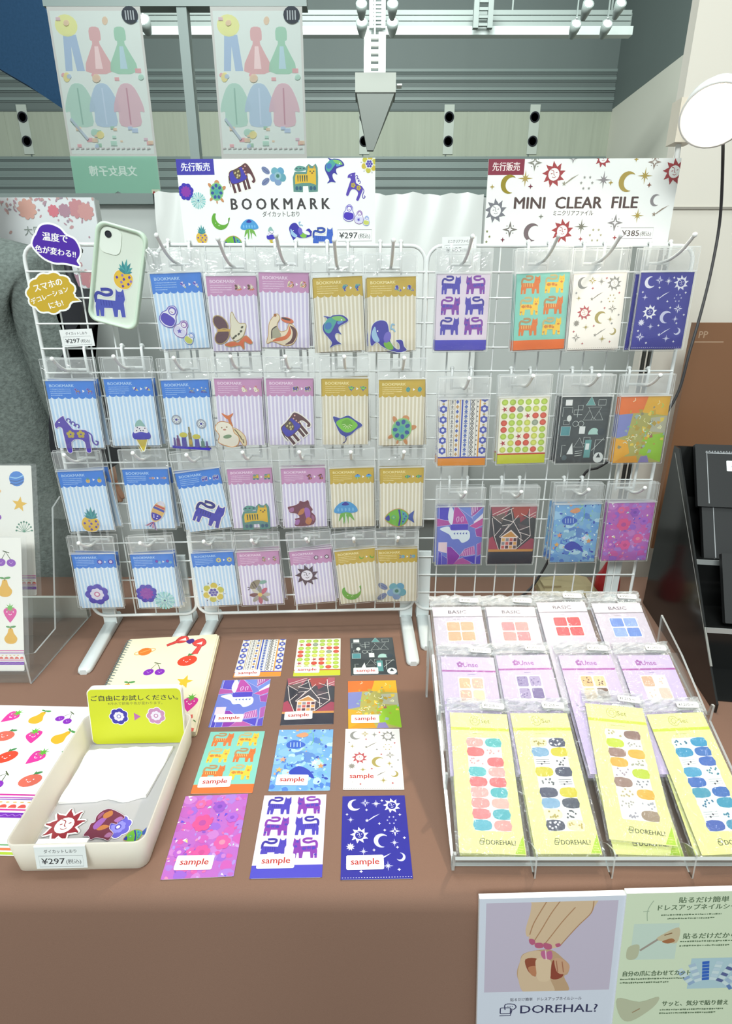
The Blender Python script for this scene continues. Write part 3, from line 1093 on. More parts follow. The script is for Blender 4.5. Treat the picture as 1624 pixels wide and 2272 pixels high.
def celestial(k, bg, A, B, C, D):
    k.rect(0, 0, CW, CH, bg, 0)
    with k.at(20, 128, 11):
        c_moon(k, A, 20)
    with k.at(82, 126, 14):
        m_sun(k, A, bg, None, A)
    with k.at(28, 72, 14):
        m_sun(k, B, bg, None, B)
    with k.at(62, 62, 12):
        c_moon(k, C, -15)
    with k.at(90, 34, 7):
        c_moon(k, C, 150)
    for x, y, s, c in ((38, 132, 8, C), (84, 78, 9, D), (16, 24, 9, D)):
        with k.at(x, y, s):
            c_diamond(k, c, bg)
    for x, y, s, c in ((56, 130, 8, A), (14, 100, 6, C), (82, 58, 7, C), (34, 44, 7, C), (70, 20, 8, C)):
        with k.at(x, y, s):
            c_spark8(k, c)
    with k.at(14, 52, 7):
        k.poly(star_pts(0, 0, 1, .55, 9), D, 0)
    for x, y in ((50, 104), (64, 34)):
        with k.at(x, y, 12):
            c_comet(k, D)
    with k.at(80, 98, 9):
        c_ring(k, C)
    for x, y, c in ((66, 136, B), (40, 118, B), (94, 108, B), (8, 110, A), (68, 80, B), (50, 46, B), (86, 50, A), (10, 36, B), (86, 14, B), (60, 92, A), (98, 66, A), (30, 12, B)):
        with k.at(x, y, 2.6):
            k.poly(star_pts(0, 0, 1, .45, 4), c, 0)
    for i in range(26):
        k.rect(2 + i * 4, 2.2, 3.6 + i * 4, 3.0, A, 1)

def d_white(k):
    celestial(k, '#f5f1ea', '#8f8f8c', '#b5525a', '#a89a5a', '#8f8c84')

def d_navy(k):
    celestial(k, '#2d2b98', '#e6e6f4', '#f4f4fa', '#cfd0ee', '#dcdcf2')

def d_stripes(k):
    k.rect(0, 0, CW, CH, '#e9e6e0', 0)
    k.rect(0, 0, CW, 17, '#e8922e', 2)
    k.rect(0, 17, CW, 20, '#4a49a8', 2)
    for x, w, c in ((18, 1.6, '#b09a72'), (22, 1, '#8a8478'), (33, 1.2, '#b09a72'), (44, 2, '#c9a06a'), (48, 3.2, '#2f47b4'), (66, 1, '#4a6ab0'), (86, 3, '#d9993c'), (80, .8, '#555')):
        k.rect(x, 20, x + w, CH, c if len(c) == 7 else '#555555', 1)
    for i in range(6):
        y = 34 + i * 23
        for x0 in (9, 97):
            k.poly(scallop(x0, y, 8.5, 6, .2), '#4a55b4', 1)
            k.ell(x0, y, 3.5, 3.5, '#dfe0ee', 2, n=10)
            k.ell(x0, y + 11, 3, 2.4, '#b09a6a', 1, n=8)
    for i in range(12):
        y = 26 + i * 10.5
        k.poly([(28, y - 4), (30.5, y), (28, y + 4), (25.5, y)], '#8f8f92', 1)
        k.line([(24.5, y - 4.5), (31.5, y - 4.5)], 1.2, '#8f8f92', 1)
        k.poly([(39, y - 4.5), (42.5, y), (39, y + 4.5), (35.5, y)], '#4a62b8' if i % 2 else '#c29a62', 1)
        k.poly([(58, y - 4.5), (62, y), (58, y + 4.5), (54, y)], '#5a70b8', 1)
        k.line([(53.5, y - 5), (62.5, y - 5)], 1, '#5a70b8', 1)
        k.line([(68, y - 5), (76, y + 5)], 1.3, '#4a4a50', 1)
        k.line([(76, y - 5), (68, y + 5)], 1.3, '#4a4a50', 2)
        k.ell(72, y + 5.2, 1.6, 1.6, '#4a4a50', 1, n=6)
        k.ell(82.5, y, 1.3, 1.8, '#4a4a50', 1, n=6)

def d_dots(k):
    k.rect(0, 0, CW, CH, '#f2efdc', 0)
    k.rect(0, 0, CW, 20, '#c9cf2c', 1)
    k.rect(0, 20, CW, 23.5, '#c0442e', 1)
    rnd = random.Random(4)
    for r_ in range(8):
        for c in range(6):
            x, y = 10.5 + c * 16.8, 136 - r_ * 14.9
            t = rnd.random()
            col = '#a9c24a' if t < .5 else '#c2c95a' if t < .68 else '#8f9a86' if t < .8 else '#c8503c' if t < .9 else None
            if col:
                k.ell(x, y, 7, 6.6, col, 1)
                k.ell(x, y, 4, 3.8, tuple(min(1, q * 1.25) for q in hx(col)), 2, n=10)
            else:
                k.poly(star_pts(x, y, 7.2, 2.6, 5, 40), '#c0555a', 1)
                k.ell(x, y, 3, 3, '#a83a40', 2, n=8)

def d_geo(k):
    k.rect(0, 0, CW, CH, '#3a4145', 0)
    W_ = '#d3dcd9'
    def tri(x, y, s, fill=None, col=W_):
        p = [(x, y), (x + s, y), (x + s / 2, y + s * .95)]
        if fill:
            k.poly(p, fill, 1)
        k.line(p, .9, col, 2, closed=True)
    def sq(x, y, w, h, fill=None):
        if fill:
            k.rect(x, y, x + w, y + h, fill, 1)
        k.line([(x, y), (x + w, y), (x + w, y + h), (x, y + h)], .8, W_, 2, closed=True)
    sq(8, 128, 14, 12, '#e4e6e8')
    k.ell(19, 100, 5, 7, '#d6dcda', 1)
    tri(50, 96, 26)
    tri(66, 96, 26)
    k.poly([(58, 124), (86, 124), (72, 98)], '#3a4145', 1)
    k.line([(58, 124), (86, 124), (72, 98)], .9, W_, 2, closed=True)
    tri(52, 128, 20, '#5f9a98')
    sq(78, 128, 16, 12)
    k.line([(36, 96 + 6), (36, 128), (46, 128), (46, 118), (28, 118), (28, 108), (46, 108)], .9, W_, 1)
    for x, y, r_ in ((34, 88, 6), (46, 88, 6)):
        k.line([(x + r_ * math.cos(R(t)), y + r_ * math.sin(R(t))) for t in range(0, 361, 30)], .8, W_, 2)
    sq(4, 62, 20, 20, '#4f8f96')
    sq(8, 86, 12, 10)
    sq(44, 66, 12, 16, '#e2e6e6')
    k.poly([(64, 64)] + [(76 + 12 * math.cos(R(t)), 64 + 15 * math.sin(R(t))) for t in range(180, -1, -20)], '#a8cfc6', 1)
    k.ell(92, 70, 8, 8, '#2f3a44', 1)
    k.poly([(22, 20), (32, 46), (36, 20)], '#e4e8e8', 1)
    tri(36, 36, 22)
    sq(56, 44, 14, 14)
    k.rect(60, 12, 74, 52, '#5f9a9a', 1)
    k.rect(62, 30, 70, 44, '#dfe6e6', 2)
    k.line([(76, 28), (100, 56)], .9, W_, 1)
    k.line([(82, 18), (82, 52), (102, 52)], .9, W_, 1)
    k.ell(93, 12, 11, 12, '#dfe5e4', 2)
    k.poly([(88, 12), (98, 12), (93, 22)], '#3a4145', 3)
    k.line([(10, 14), (10, 40), (18, 40)], .8, W_, 1)
    k.ell(18, 12, 6, 6, '#52646a', 1, n=10)
    for i in range(3):
        k.line([(40, 16 + i * 5), (56, 18 + i * 5)], 1, W_, 1)
    k.line([(4, 104), (4, 124), (24, 124), (24, 112)], .7, W_, 1)

def d_patches(k):
    k.rect(0, 0, CW, CH, '#b0aa5c', 0)
    for p, c in (([(0, CH), (58, CH), (50, 112), (0, 108)], '#e8732c'), ([(58, CH), (CW, CH), (CW, 104), (50, 112)], '#e4ad28'), ([(0, 108), (30, 110), (24, 62), (0, 56)], '#7f86c4'), ([(CW, 66), (60, 60), (56, 20), (CW, 0)], '#93c32a'), ([(0, 56), (26, 50), (34, 22), (0, 0)], '#e8a826'), ([(0, 0), (56, 0), (50, 16), (20, 14)], '#e09a28'), ([(56, 0), (80, 0), (74, 16), (60, 14)], '#8a80b8'), ([(70, 100), (CW, 104), (CW, 66), (72, 70)], '#b5b39a')):
        k.poly(p, c, 1)
    rnd = random.Random(9)
    for i in range(46):
        x, y, s = rnd.gauss(55, 20), rnd.gauss(75, 28), rnd.uniform(3, 9)
        a = rnd.uniform(0, 6.28)
        c = rnd.choice(['#e4c94a', '#b59a3a', '#8f8a6a', '#a86a5a', '#d9d6b8', '#d9a52a', '#9ab0a8', '#c9a02a'])
        k.poly([(x + s * math.cos(a + t) * rnd.uniform(.5, 1), y + s * math.sin(a + t) * rnd.uniform(.5, 1)) for t in (0, 1.3, 2.6, 4.2)], c, 2 + i % 2)
    for i in range(22):
        x, y = rnd.gauss(58, 22), rnd.gauss(78, 32)
        a = rnd.uniform(0, 6.28)
        c = rnd.choice(['#fbf6cf', '#f4efb0', '#6fe07a', '#ffffff', '#d8f4e8'])
        k.line([(x, y), (x + 6 * math.cos(a), y + 6 * math.sin(a)), (x + 9 * math.cos(a + .6), y + 9 * math.sin(a + .6))], 1.2, c, 4)

def d_patchwork(k):
    k.rect(0, 0, CW, CH, '#6a78cc', 0)
    P = [([(4, 114), (28, 114), (26, CH), (4, CH)], '#4a3fc0'), ([(0, 98), (30, 102), (26, 112), (0, 118)], '#b04aa0'), ([(34, 104), (72, 104), (62, 126), (46, CH), (38, CH)], '#b845a4'), ([(46, CH), (80, CH), (80, 118)], '#6f86d4'), ([(30, 88), (72, 88), (72, 104), (30, 104)], '#4b3cc0'), ([(76, CH), (CW, CH), (CW, 138), (78, 122)], '#a44a9c'), ([(80, 120), (CW, CH), (CW, 128), (84, 108)], '#6a84d4'), ([(84, 108), (CW, 130), (CW, 118), (88, 102)], '#e6e2f0'), ([(74, 98), (CW, 118), (CW, 100), (90, 92)], '#c04a9a'), ([(88, 90), (CW, 96), (CW, 70), (92, 72)], '#a03fa0'), ([(4, 58), (24, 58), (24, 30), (4, 36)], '#e6ccd6'), ([(24, 46), (34, 46), (56, 22), (44, 0), (26, 0)], '#8a2fa6'), ([(4, 34), (12, 30), (12, 0), (4, 0)], '#4940bc'), ([(12, 26), (26, 16), (26, 0), (12, 0)], '#5a55c4'), ([(40, 0), (52, 14), (70, 20), (84, 0)], '#b555a4'), ([(60, 18), (92, 24), (92, 0), (84, 4)], '#4a3fc0'), ([(54, 22), (66, 40), (88, 48), (92, 26), (70, 22)], '#b05aa8'), ([(94, 52), (CW, 58), (CW, 26), (96, 22)], '#a855a8'), ([(94, 20), (CW, 24), (CW, 0), (94, 0)], '#5548c0')]
    for p, c in P:
        k.poly(p, c, 1)
        k.line(p, .8, '#d9cdec', 2, closed=True)
    k.blob([(28, CH), (36, 138), (36, 112), (32, 102), (24, 120)], '#e2e8f4', 3)
    k.blob([(6, 92), (26, 98), (34, 88), (56, 88), (74, 86), (76, 66), (60, 56), (50, 66), (36, 66), (28, 78)], '#dfeaf2', 3)
    for i in range(5):
        k.poly([(38 + i * 7, 80), (42 + i * 7, 83), (42 + i * 7, 77)], '#4a58b0', 4)
    for i in range(7):
        k.line([(60 + i * 4.4, 22 + i * .6), (62 + i * 4, 34 + i * 2)], 1.2, '#e8c0dc', 3)
    for i in range(4):
        k.line([(79 + i * 4, CH), (79 + i * 4, 126 + i * 4)], 1.4, '#e6d6ee', 3)
    for x in (46, 56):
        k.line(smooth([(x, 108), (x - 2, 118), (x + 3, 122), (x + 3, 110)], 3, False), 1.6, '#dcb8e0', 3)

def d_house(k):
    k.rect(0, 0, CW, CH, '#3d3b42', 0)
    rnd = random.Random(3)
    P = [([(0, CH), (46, CH), (34, 122), (4, 122)], '#a2505e'), ([(46, CH), (90, CH), (84, 124), (56, 116)], '#a5443c'), ([(90, CH), (CW, CH), (CW, 116), (86, 122)], '#b0606a'), ([(4, 122), (34, 130), (28, 108), (8, 116)], '#6a5a58'), ([(30, 120), (52, 132), (54, 108)], '#2d2e36'), ([(4, 116), (26, 104), (10, 74)], '#33343d'), ([(66, 122), (84, 118), (70, 106)], '#8a3a44'), ([(84, 110), (CW, 112), (CW, 74), (92, 78)], '#3a3f44'), ([(64, 104), (90, 96), (72, 84)], '#56494f'), ([(0, 66), (8, 72), (24, 38), (0, 38)], '#a8455a'), ([(68, 38), (98, 66), (CW, 64), (CW, 38)], '#9c4458'), ([(28, 92), (46, 94), (34, 74)], '#4a3f48')]
    for p, c in P:
        k.poly(p, c, 1)
    W_ = '#eadcd8'
    for a, b in (((4, 122), (26, 104)), ((4, 118), (12, 72)), ((12, 72), (26, 92)), ((12, 72), (24, 38)), ((26, 116), (52, 108)), ((26, 116), (46, 130)), ((46, 140), (54, 106)), ((52, 106), (24, 70)), ((52, 106), (64, 124)), ((54, 108), (74, 74)), ((70, 128), (88, 118)), ((88, 140), (90, 112)), ((90, 112), (96, 72)), ((96, 72), (66, 40)), ((66, 86), (92, 96)), ((68, 82), (96, 72)), ((4, 126), (44, 146)), ((14, 124), (52, 142)), ((88, 122), (104, 132)), ((90, 116), (104, 124)), ((70, 66), (80, 60)), ((74, 74), (76, 50)), ((28, 98), (50, 102)), ((34, 84), (44, 100))):
        k.line([a, b], 1.3, W_, 3)
    k.rect(0, 32, CW, 38, '#c98d4a', 2)
    k.rect(0, 0, CW, 32, '#2b2c3a', 2)
    k.rect(28, 38, 66, 68, '#e9d0cc', 4)
    cs = ['#c9605a', '#3a2c34', '#d9a05a', '#8a8a90', '#b05a6a', '#5a3a44', '#e0b06a', '#6a5a5a']
    for r_ in range(3):
        for c in range(4):
            k.rect(30 + c * 9.2, 40 + r_ * 9.4, 37 + c * 9.2, 47.6 + r_ * 9.4, cs[(r_ * 3 + c * 5) % 8], 5)
    k.poly([(24, 68), (70, 68), (50, 88)], '#e9d8d0', 4)
    k.poly([(30, 70), (64, 70), (50, 84)], '#c78c48', 5)

def holo(k, seed, bgs, cols, shard):
    rnd = random.Random(seed)
    k.rect(0, 0, CW, CH, bgs[0], 0)
    for i in range(90):
        x, y, s = rnd.uniform(0, CW), rnd.uniform(0, CH), rnd.uniform(5, 15)
        k.blob([(x + s * rnd.uniform(.6, 1) * math.cos(t), y + s * rnd.uniform(.5, 1) * math.sin(t)) for t in (0, 1.2, 2.4, 3.6, 5)], rnd.choice(bgs), 1 + i % 3, 2)
    for i in range(60):
        x, y, s = rnd.uniform(0, CW), rnd.uniform(0, CH), rnd.uniform(1.5, 4.5)
        a = rnd.uniform(0, 6.28)
        k.ell(x, y, s, s * .6, rnd.choice(cols), 4, math.degrees(a), 8)
    for i in range(34):
        x, y, s = rnd.uniform(0, CW), rnd.uniform(0, CH), rnd.uniform(1.5, 4.5)
        a = rnd.uniform(0, 6.28)
        k.poly([(x + s * math.cos(a), y + s * math.sin(a)), (x + s * math.cos(a + 2), y + s * math.sin(a + 2)), (x + s * .5 * math.cos(a + 3.4), y + s * .5 * math.sin(a + 3.4))], rnd.choice(shard), 7)

def d_sea(k):
    holo(k, 11, ['#79aee0', '#6ba2dd', '#9cc8ea', '#4f7fd0', '#b6dcee', '#86b8d8', '#5a86c8'], ['#3a55b8', '#3046b0', '#74c4c8', '#e0a27a', '#8fc6a0', '#a8d8e8'], ['#f0fbff', '#9ae6c0', '#5a6ae8', '#c8f0f4'])
    k.blob([(18, 108), (30, 118), (48, 112), (54, 104), (40, 96), (24, 98)], '#3a62c4', 5)
    for x in (26, 32, 38, 44):
        k.line([(x, 112), (x + 1, 100)], 1.4, '#bcd8f4', 6)
    k.line(smooth([(66, 136), (68, 116), (64, 104)], 3, False), 1.5, '#6ab890', 6)
    k.blob([(30, 40), (46, 54), (66, 44), (76, 26), (58, 34), (44, 30)], '#2f44b4', 5)
    k.blob([(34, 130), (50, 138), (58, 130), (46, 124)], '#dd9a70', 5)
    for x, y, c in ((12, 46, '#e8b05a'), (86, 54, '#dc9a60'), (16, 70, '#e0a080'), (74, 62, '#f0e0f0')):
        k.poly(star_pts(x, y, 7, 3, 5), c, 6)

def d_flowers(k):
    holo(k, 23, ['#b766c0', '#c85ab2', '#9a62cc', '#d05aa8', '#a878d0', '#c47ac8', '#b85cb8'], ['#8a52c0', '#e06aa8', '#d84f98', '#a98ae0', '#c89ae4', '#e88ab4'], ['#f4e6ff', '#bdeee0', '#f0e88a', '#5a4ae0', '#ffffff'])
    for x, y, r_, c, d in ((40, 92, 16, '#e0508e', '#b44a9c'), (78, 56, 13, '#de5aa0', '#e88aa8'), (30, 128, 9, '#e2649a', '#c070c0'), (62, 122, 11, '#9450c0', '#7a40b0'), (50, 40, 13, '#e0559c', '#c84a90'), (86, 100, 10, '#a860cc', '#8a4abc'), (16, 42, 9, '#b05cc4', '#e7a0d0')):
        petals(k, x, y, r_ * .55, 6, r_ * .45, c, 5, 10)
        k.ell(x, y, r_ * .38, r_ * .34, d, 6, n=10)

FILES = {'cats': d_cats, 'tigers': d_tigers, 'white': d_white, 'navy': d_navy, 'stripes': d_stripes, 'dots': d_dots, 'geo': d_geo, 'patches': d_patches, 'patchwork': d_patchwork, 'house': d_house, 'sea': d_sea, 'flowers': d_flowers}
FILE_WORDS = {'cats': 'six purple cats over a blue band', 'tigers': 'orange tigers and spotted leopards on teal', 'white': 'suns, moons and stars on white', 'navy': 'white suns and moons on navy blue', 'stripes': 'folk-pattern stripes over an orange band', 'dots': 'rows of green apple dots over a yellow band', 'geo': 'thin white geometric lines on charcoal', 'patches': 'orange, yellow and green iridescent patches', 'patchwork': 'blue and purple patchwork shapes', 'house': 'a stained-glass house over a dark band', 'sea': 'blue iridescent sea creatures', 'flowers': 'pink and violet iridescent flowers'}
FILE_MESH = {}

def file_mesh(key):
    if key not in FILE_MESH:
        mb, k = sheet(CW, CH, 0.5, '#e8e8ea', 3)
        FILES[key](k)
        FILE_MESH[key] = mb.mesh('printed_sleeve', [M_GLOSS])
    return FILE_MESH[key]
# ================================================================ the hall
M_FLOOR = plain('hall_floor', '#6e6a66', 0.6, noise=0.1, nscale=6)
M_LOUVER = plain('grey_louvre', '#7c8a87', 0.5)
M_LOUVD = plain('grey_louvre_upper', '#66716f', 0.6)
M_GROOVE = plain('louvre_groove', '#5d6866', 0.7)
M_BOARD = plain('pale_wall_boards', '#a5ac9c', 0.7, noise=0.12, nscale=2, stretch=(6, 6, 0.3))
M_PALE = plain('pale_side_wall', '#d9d8cc', 0.7)
M_DARK = plain('vent_hole', '#20242c', 0.8)
M_GLOW = plain('lit_lens', '#ffffff', 0.4, emit='#f4fbff', estr=14)
M_TRUSS = plain('truss_white', '#c9d2d0', 0.4)
M_RAILG = plain('catwalk_grey', '#8a9491', 0.5)
M_NAVY = plain('navy_canopy_cloth', '#2c4a68', 0.9, spec=0.1, noise=0.2, nscale=40)

YF = 20.0
z_band0, z_band1 = at_y(812, 347, YF).z, at_y(812, 243, YF).z
XR = at_y(1358, 243, YF).x
mb = MB()
mb.box((-12, -4, -0.1), (12, 21, 0.0))
struct(mb.build('floor', M_FLOOR))
mb = MB()
mb.box((-16, 3.5, 12.5), (8.5, 20.3, 12.7))
struct(mb.build('ceiling', plain('dark_hall_roof', '#5a6462', .8)))
mb = MB()
mb.box((-16, YF, 0), (XR, YF + .3, z_band0), 0)
mb.box((-16, YF, z_band0), (XR, YF + .3, z_band1), 1)
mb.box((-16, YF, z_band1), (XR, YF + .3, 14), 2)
for py in (354, 374, 394, 415, 436):
    z = at_y(812, py, YF).z
    mb.box((-16, YF - .02, z - .05), (XR, YF, z), 3)
    mb.box((-16, YF - .04, z), (XR, YF, z + .05), 0)
for py in (178, 201, 223, 243, 160):
    z = at_y(812, py, YF).z
    mb.box((-16, YF - .02, z - .05), (XR, YF, z), 3)
    if py != 243:
        mb.box((-16, YF - .04, z), (XR, YF, z + .07), 0)
for i in range(30):
    x = at_y(14 + i * 46.5, 290, YF).x
    if x < XR:
        mb.box((x - .02, YF - .006, z_band0), (x + .02, YF, z_band1), 3 if i % 4 == 1 else 1)
struct(mb.build('wall_back', [M_LOUVER, M_BOARD, M_LOUVD, M_GROOVE]))
mb = MB()
mb.box((XR, 1.9, 0), (XR + .3, YF + .3, z_band1), 0)
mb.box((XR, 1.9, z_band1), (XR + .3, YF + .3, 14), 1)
struct(mb.build('wall_right', [M_PALE, M_LOUVD]))

# pairs of round air outlets in the board band
NW = ['above the grey knit coat', 'right of the grey pole', 'below the hanging ladder frame', 'midway along the right half', 'nearest the pale side wall']
for i, px in enumerate((57, 434, 808, 995, 1183)):
    c = at_y(px, 290, YF)
    t = thing('air_outlet', 'round air outlet pair high on the hall wall, ' + NW[i], 'vent', Matrix.Translation(c), 'air outlets on the hall wall')
    w = (at_y(px + 11, 290, YF).x - c.x)
    mb = MB()
    mb.box((-w, -.03, -.62), (w, 0, .66))
    mb.build('face_plate', plain('vent_plate', '#b9c1b8', 0.6) if i == 0 else bpy.data.materials['vent_plate'], t)
    for dz in (.34, -.28):
        mb = MB()
        M = Matrix.Translation((0, -.03, dz)) @ Matrix.Rotation(R(90), 4, 'X')
        mb.lathe([(w * .95, 0), (w * .95, .03), (w * .8, .05), (w * .72, -.0), (w * .1, .0)], 20, 0, M=M)
        mb.build('nozzle', M_DARK, t)

# catwalk and its beam
YC = 14.0
za, zb, zc = at_y(812, 70, YC).z, at_y(812, 48, YC).z, at_y(812, 22, YC).z
xa, xb = at_y(300, 70, YC).x, at_y(1400, 74, YC).x
t = thing('catwalk', 'grey lighting catwalk with white edge beam crossing under the hall roof', 'catwalk', Matrix.Translation((0, YC, za)))
mb = MB()
mb.box((xa, -.08, -.08), (xb, .1, .06))
mb.build('edge_beam', M_TRUSS, t)
mb = MB()
for z in (zb - za, (zb + zc) / 2 - za, zc - za):
    mb.box((xa, .1, z - .04), (xb, .18, z + .04))
for i in range(26):
    x = xa + (xb - xa) * i / 25
    mb.box((x - .02, .12, 0), (x + .02, .17, zc - za))
mb.build('railing', M_RAILG, t)
for i in (1, 7, 13, 19, 24):
    mb = MB()
    x = xa + (xb - xa) * i / 25
    mb.box((x - .015, .12, zc - za), (x + .015, .15, 12.5 - za))
    mb.build('hanger', M_RAILG, t)

def ladder(name, label, x0, x1, y0px, y1px, Y, mat, rung=6, w=.05):
    a, b = at_y(x0, y0px, Y), at_y(x1, y1px, Y)
    t = thing(name, label, 'frame', Matrix.Translation((a.x, Y, b.z)))
    h, ww = a.z - b.z, at_y(x1, y0px, Y).x - a.x
    for x in (0, ww):
        mb = MB()
        mb.box((x - w, -w, 0), (x + w, w, h))
        mb.build('rail', mat, t)
    mb = MB()
    for i in range(rung):
        z = h * (i + .5) / rung
        mb.box((0, -w * .5, z - w * .45), (ww, w * .5, z + w * .45))
    mb.build('rungs', mat, t)
    mb = MB()
    mb.box((ww * .45, -w * .3, h * .9), (ww * .55, w * .3, 12.5 - b.z))
    mb.build('hanger', mat, t)
    return t
ladder('roof_ladder', 'pale ladder truss above the catwalk between two pairs of floodlights', 824, 851, -6, 64, 13.7, M_TRUSS, 8, .04)
ladder('roof_ladder', 'white ladder-like frame hanging under the catwalk beam', 815, 848, 74, 172, 13.6, M_WHITE, 6, .07)
ladder('roof_ladder', 'grey ladder truss above the catwalk, right of the hanging frame', 1058, 1090, -6, 64, 13.7, M_RAILG, 4, .05)
c0, c1, c2 = at_y(832, 173, 13.6), at_y(832, 216, 13.6), at_y(832, 335, 13.6)
t = thing('duct_funnel', 'grey tapering duct hanging below the white ladder-like frame', 'duct', Matrix.Translation(c2))
mb = MB()
wq = .40
h1, h0 = c1.z - c2.z, c0.z - c2.z
mb.box((-wq, -.3, h1), (wq, .3, h0))
mb.build('box_section', plain('duct_grey', '#8d908a', .6), t)
mb = MB()
for a, b in (((-wq, -.3), (wq, -.3)), ((wq, -.3), (wq, .3)), ((wq, .3), (-wq, .3)), ((-wq, .3), (-wq, -.3))):
    mb.face([(a[0] * .16 - .1, a[1] * .16, 0), (b[0] * .16 - .1, b[1] * .16, 0), (b[0] * .94, b[1] * .94, h1), (a[0] * .94, a[1] * .94, h1)])
mb.build('taper', plain('duct_dark', '#7c817d', .6), t)
mb = MB()
mb.box((wq + .03, -.1, h1 + .2), (wq + .13, .1, h0 - .15))
mb.build('side_lamp', M_WHITE, t)

FW = ['lower left of the roof ladder', 'lower right of the roof ladder', 'upper left of the roof ladder', 'upper right of the roof ladder', 'beside the left banner top, over the grey beam', 'upper left of the right-hand battery', 'upper right of the right-hand battery', 'lower left of the right-hand battery', 'lower right of the right-hand battery']
for i, (px, py, r_) in enumerate(((803, 50, 13), (871, 50, 13), (802, 10, 12), (871, 10, 12), (318, 45, 15), (1305, 10, 12), (1377, 8, 12), (1278, 54, 12), (1347, 54, 12))):
    yy = 13.2 if py > 30 else 12.5
    c = at_y(px, py, yy)
    rad = r_ / FPX * yy / 1.25
    t = thing('floodlight', 'lit hall floodlight, ' + FW[i], 'light', Matrix.Translation(c), 'hall floodlights')
    mb = MB()
    M = Matrix.Rotation(R(60), 4, 'X')
    mb.lathe([(rad * .5, -.25), (rad * .9, -.1), (rad * 1.05, 0.02), (rad, .02)], 16, M=M)
    mb.build('housing', M_RAILG, t)
    mb = MB()
    mb.box((-.012, -.012, .1), (.012, .012, 12.5 - c.z))
    mb.build('hanger', M_RAILG, t)
    mb = MB()
    mb.ball((0, 0, 0), rad * .97, n=14, m=8, scale=(1, 1, .35), M=M)
    mb.build('lens', M_GLOW, t)

# grey banner gantry: beam, pole, two banners seen from behind
YB = 6.0
a, b = at_y(104, 21, YB), at_y(682, 21, YB)
t = thing('banner_gantry', 'grey gantry with a beam and one pole between the two pale banners', 'frame', Matrix.Translation((0, YB, 0)))
mb = MB()
mb.box((a.x, -.06, a.z), (b.x, .06, a.z + .35))
mb.build('beam', M_GREY, t)
p0 = at_y(395, 24, YB)
mb = MB()
mb.box((p0.x, -.05, 0), (p0.x + .085, .05, a.z))
mb.build('pole', M_GREY, t)

def outfit(k, x, y, s, kind, col, c2):
    with k.at(x, y, s):
        if kind == 'dress':
            k.blob([(-.25, .9), (.25, .9), (.3, .4), (.2, .2), (.75, -1.0), (-.75, -1.0), (-.2, .2), (-.3, .4)], col, 1, 3)
            k.poly([(-.1, .1), (.1, .1), (.2, -.9), (-.2, -.9)], c2, 2)
        elif kind == 'jeans':
            k.poly([(-.35, .6), (.35, .6), (.55, -1.0), (.12, -1.0), (0, .1), (-.12, -1.0), (-.5, -1.0)], col, 1)
            k.ell(-.1, 1.0, .6, .48, c2, 1)
        else:
            k.blob([(-.3, .95), (.3, .95), (.7, .3), (.85, -.3), (.6, -.3), (.55, -.95), (-.55, -.95), (-.6, -.3), (-.85, -.3), (-.7, .3)], col, 1, 3)
            k.line([(0, .8), (0, -.9)], .08, c2, 2)

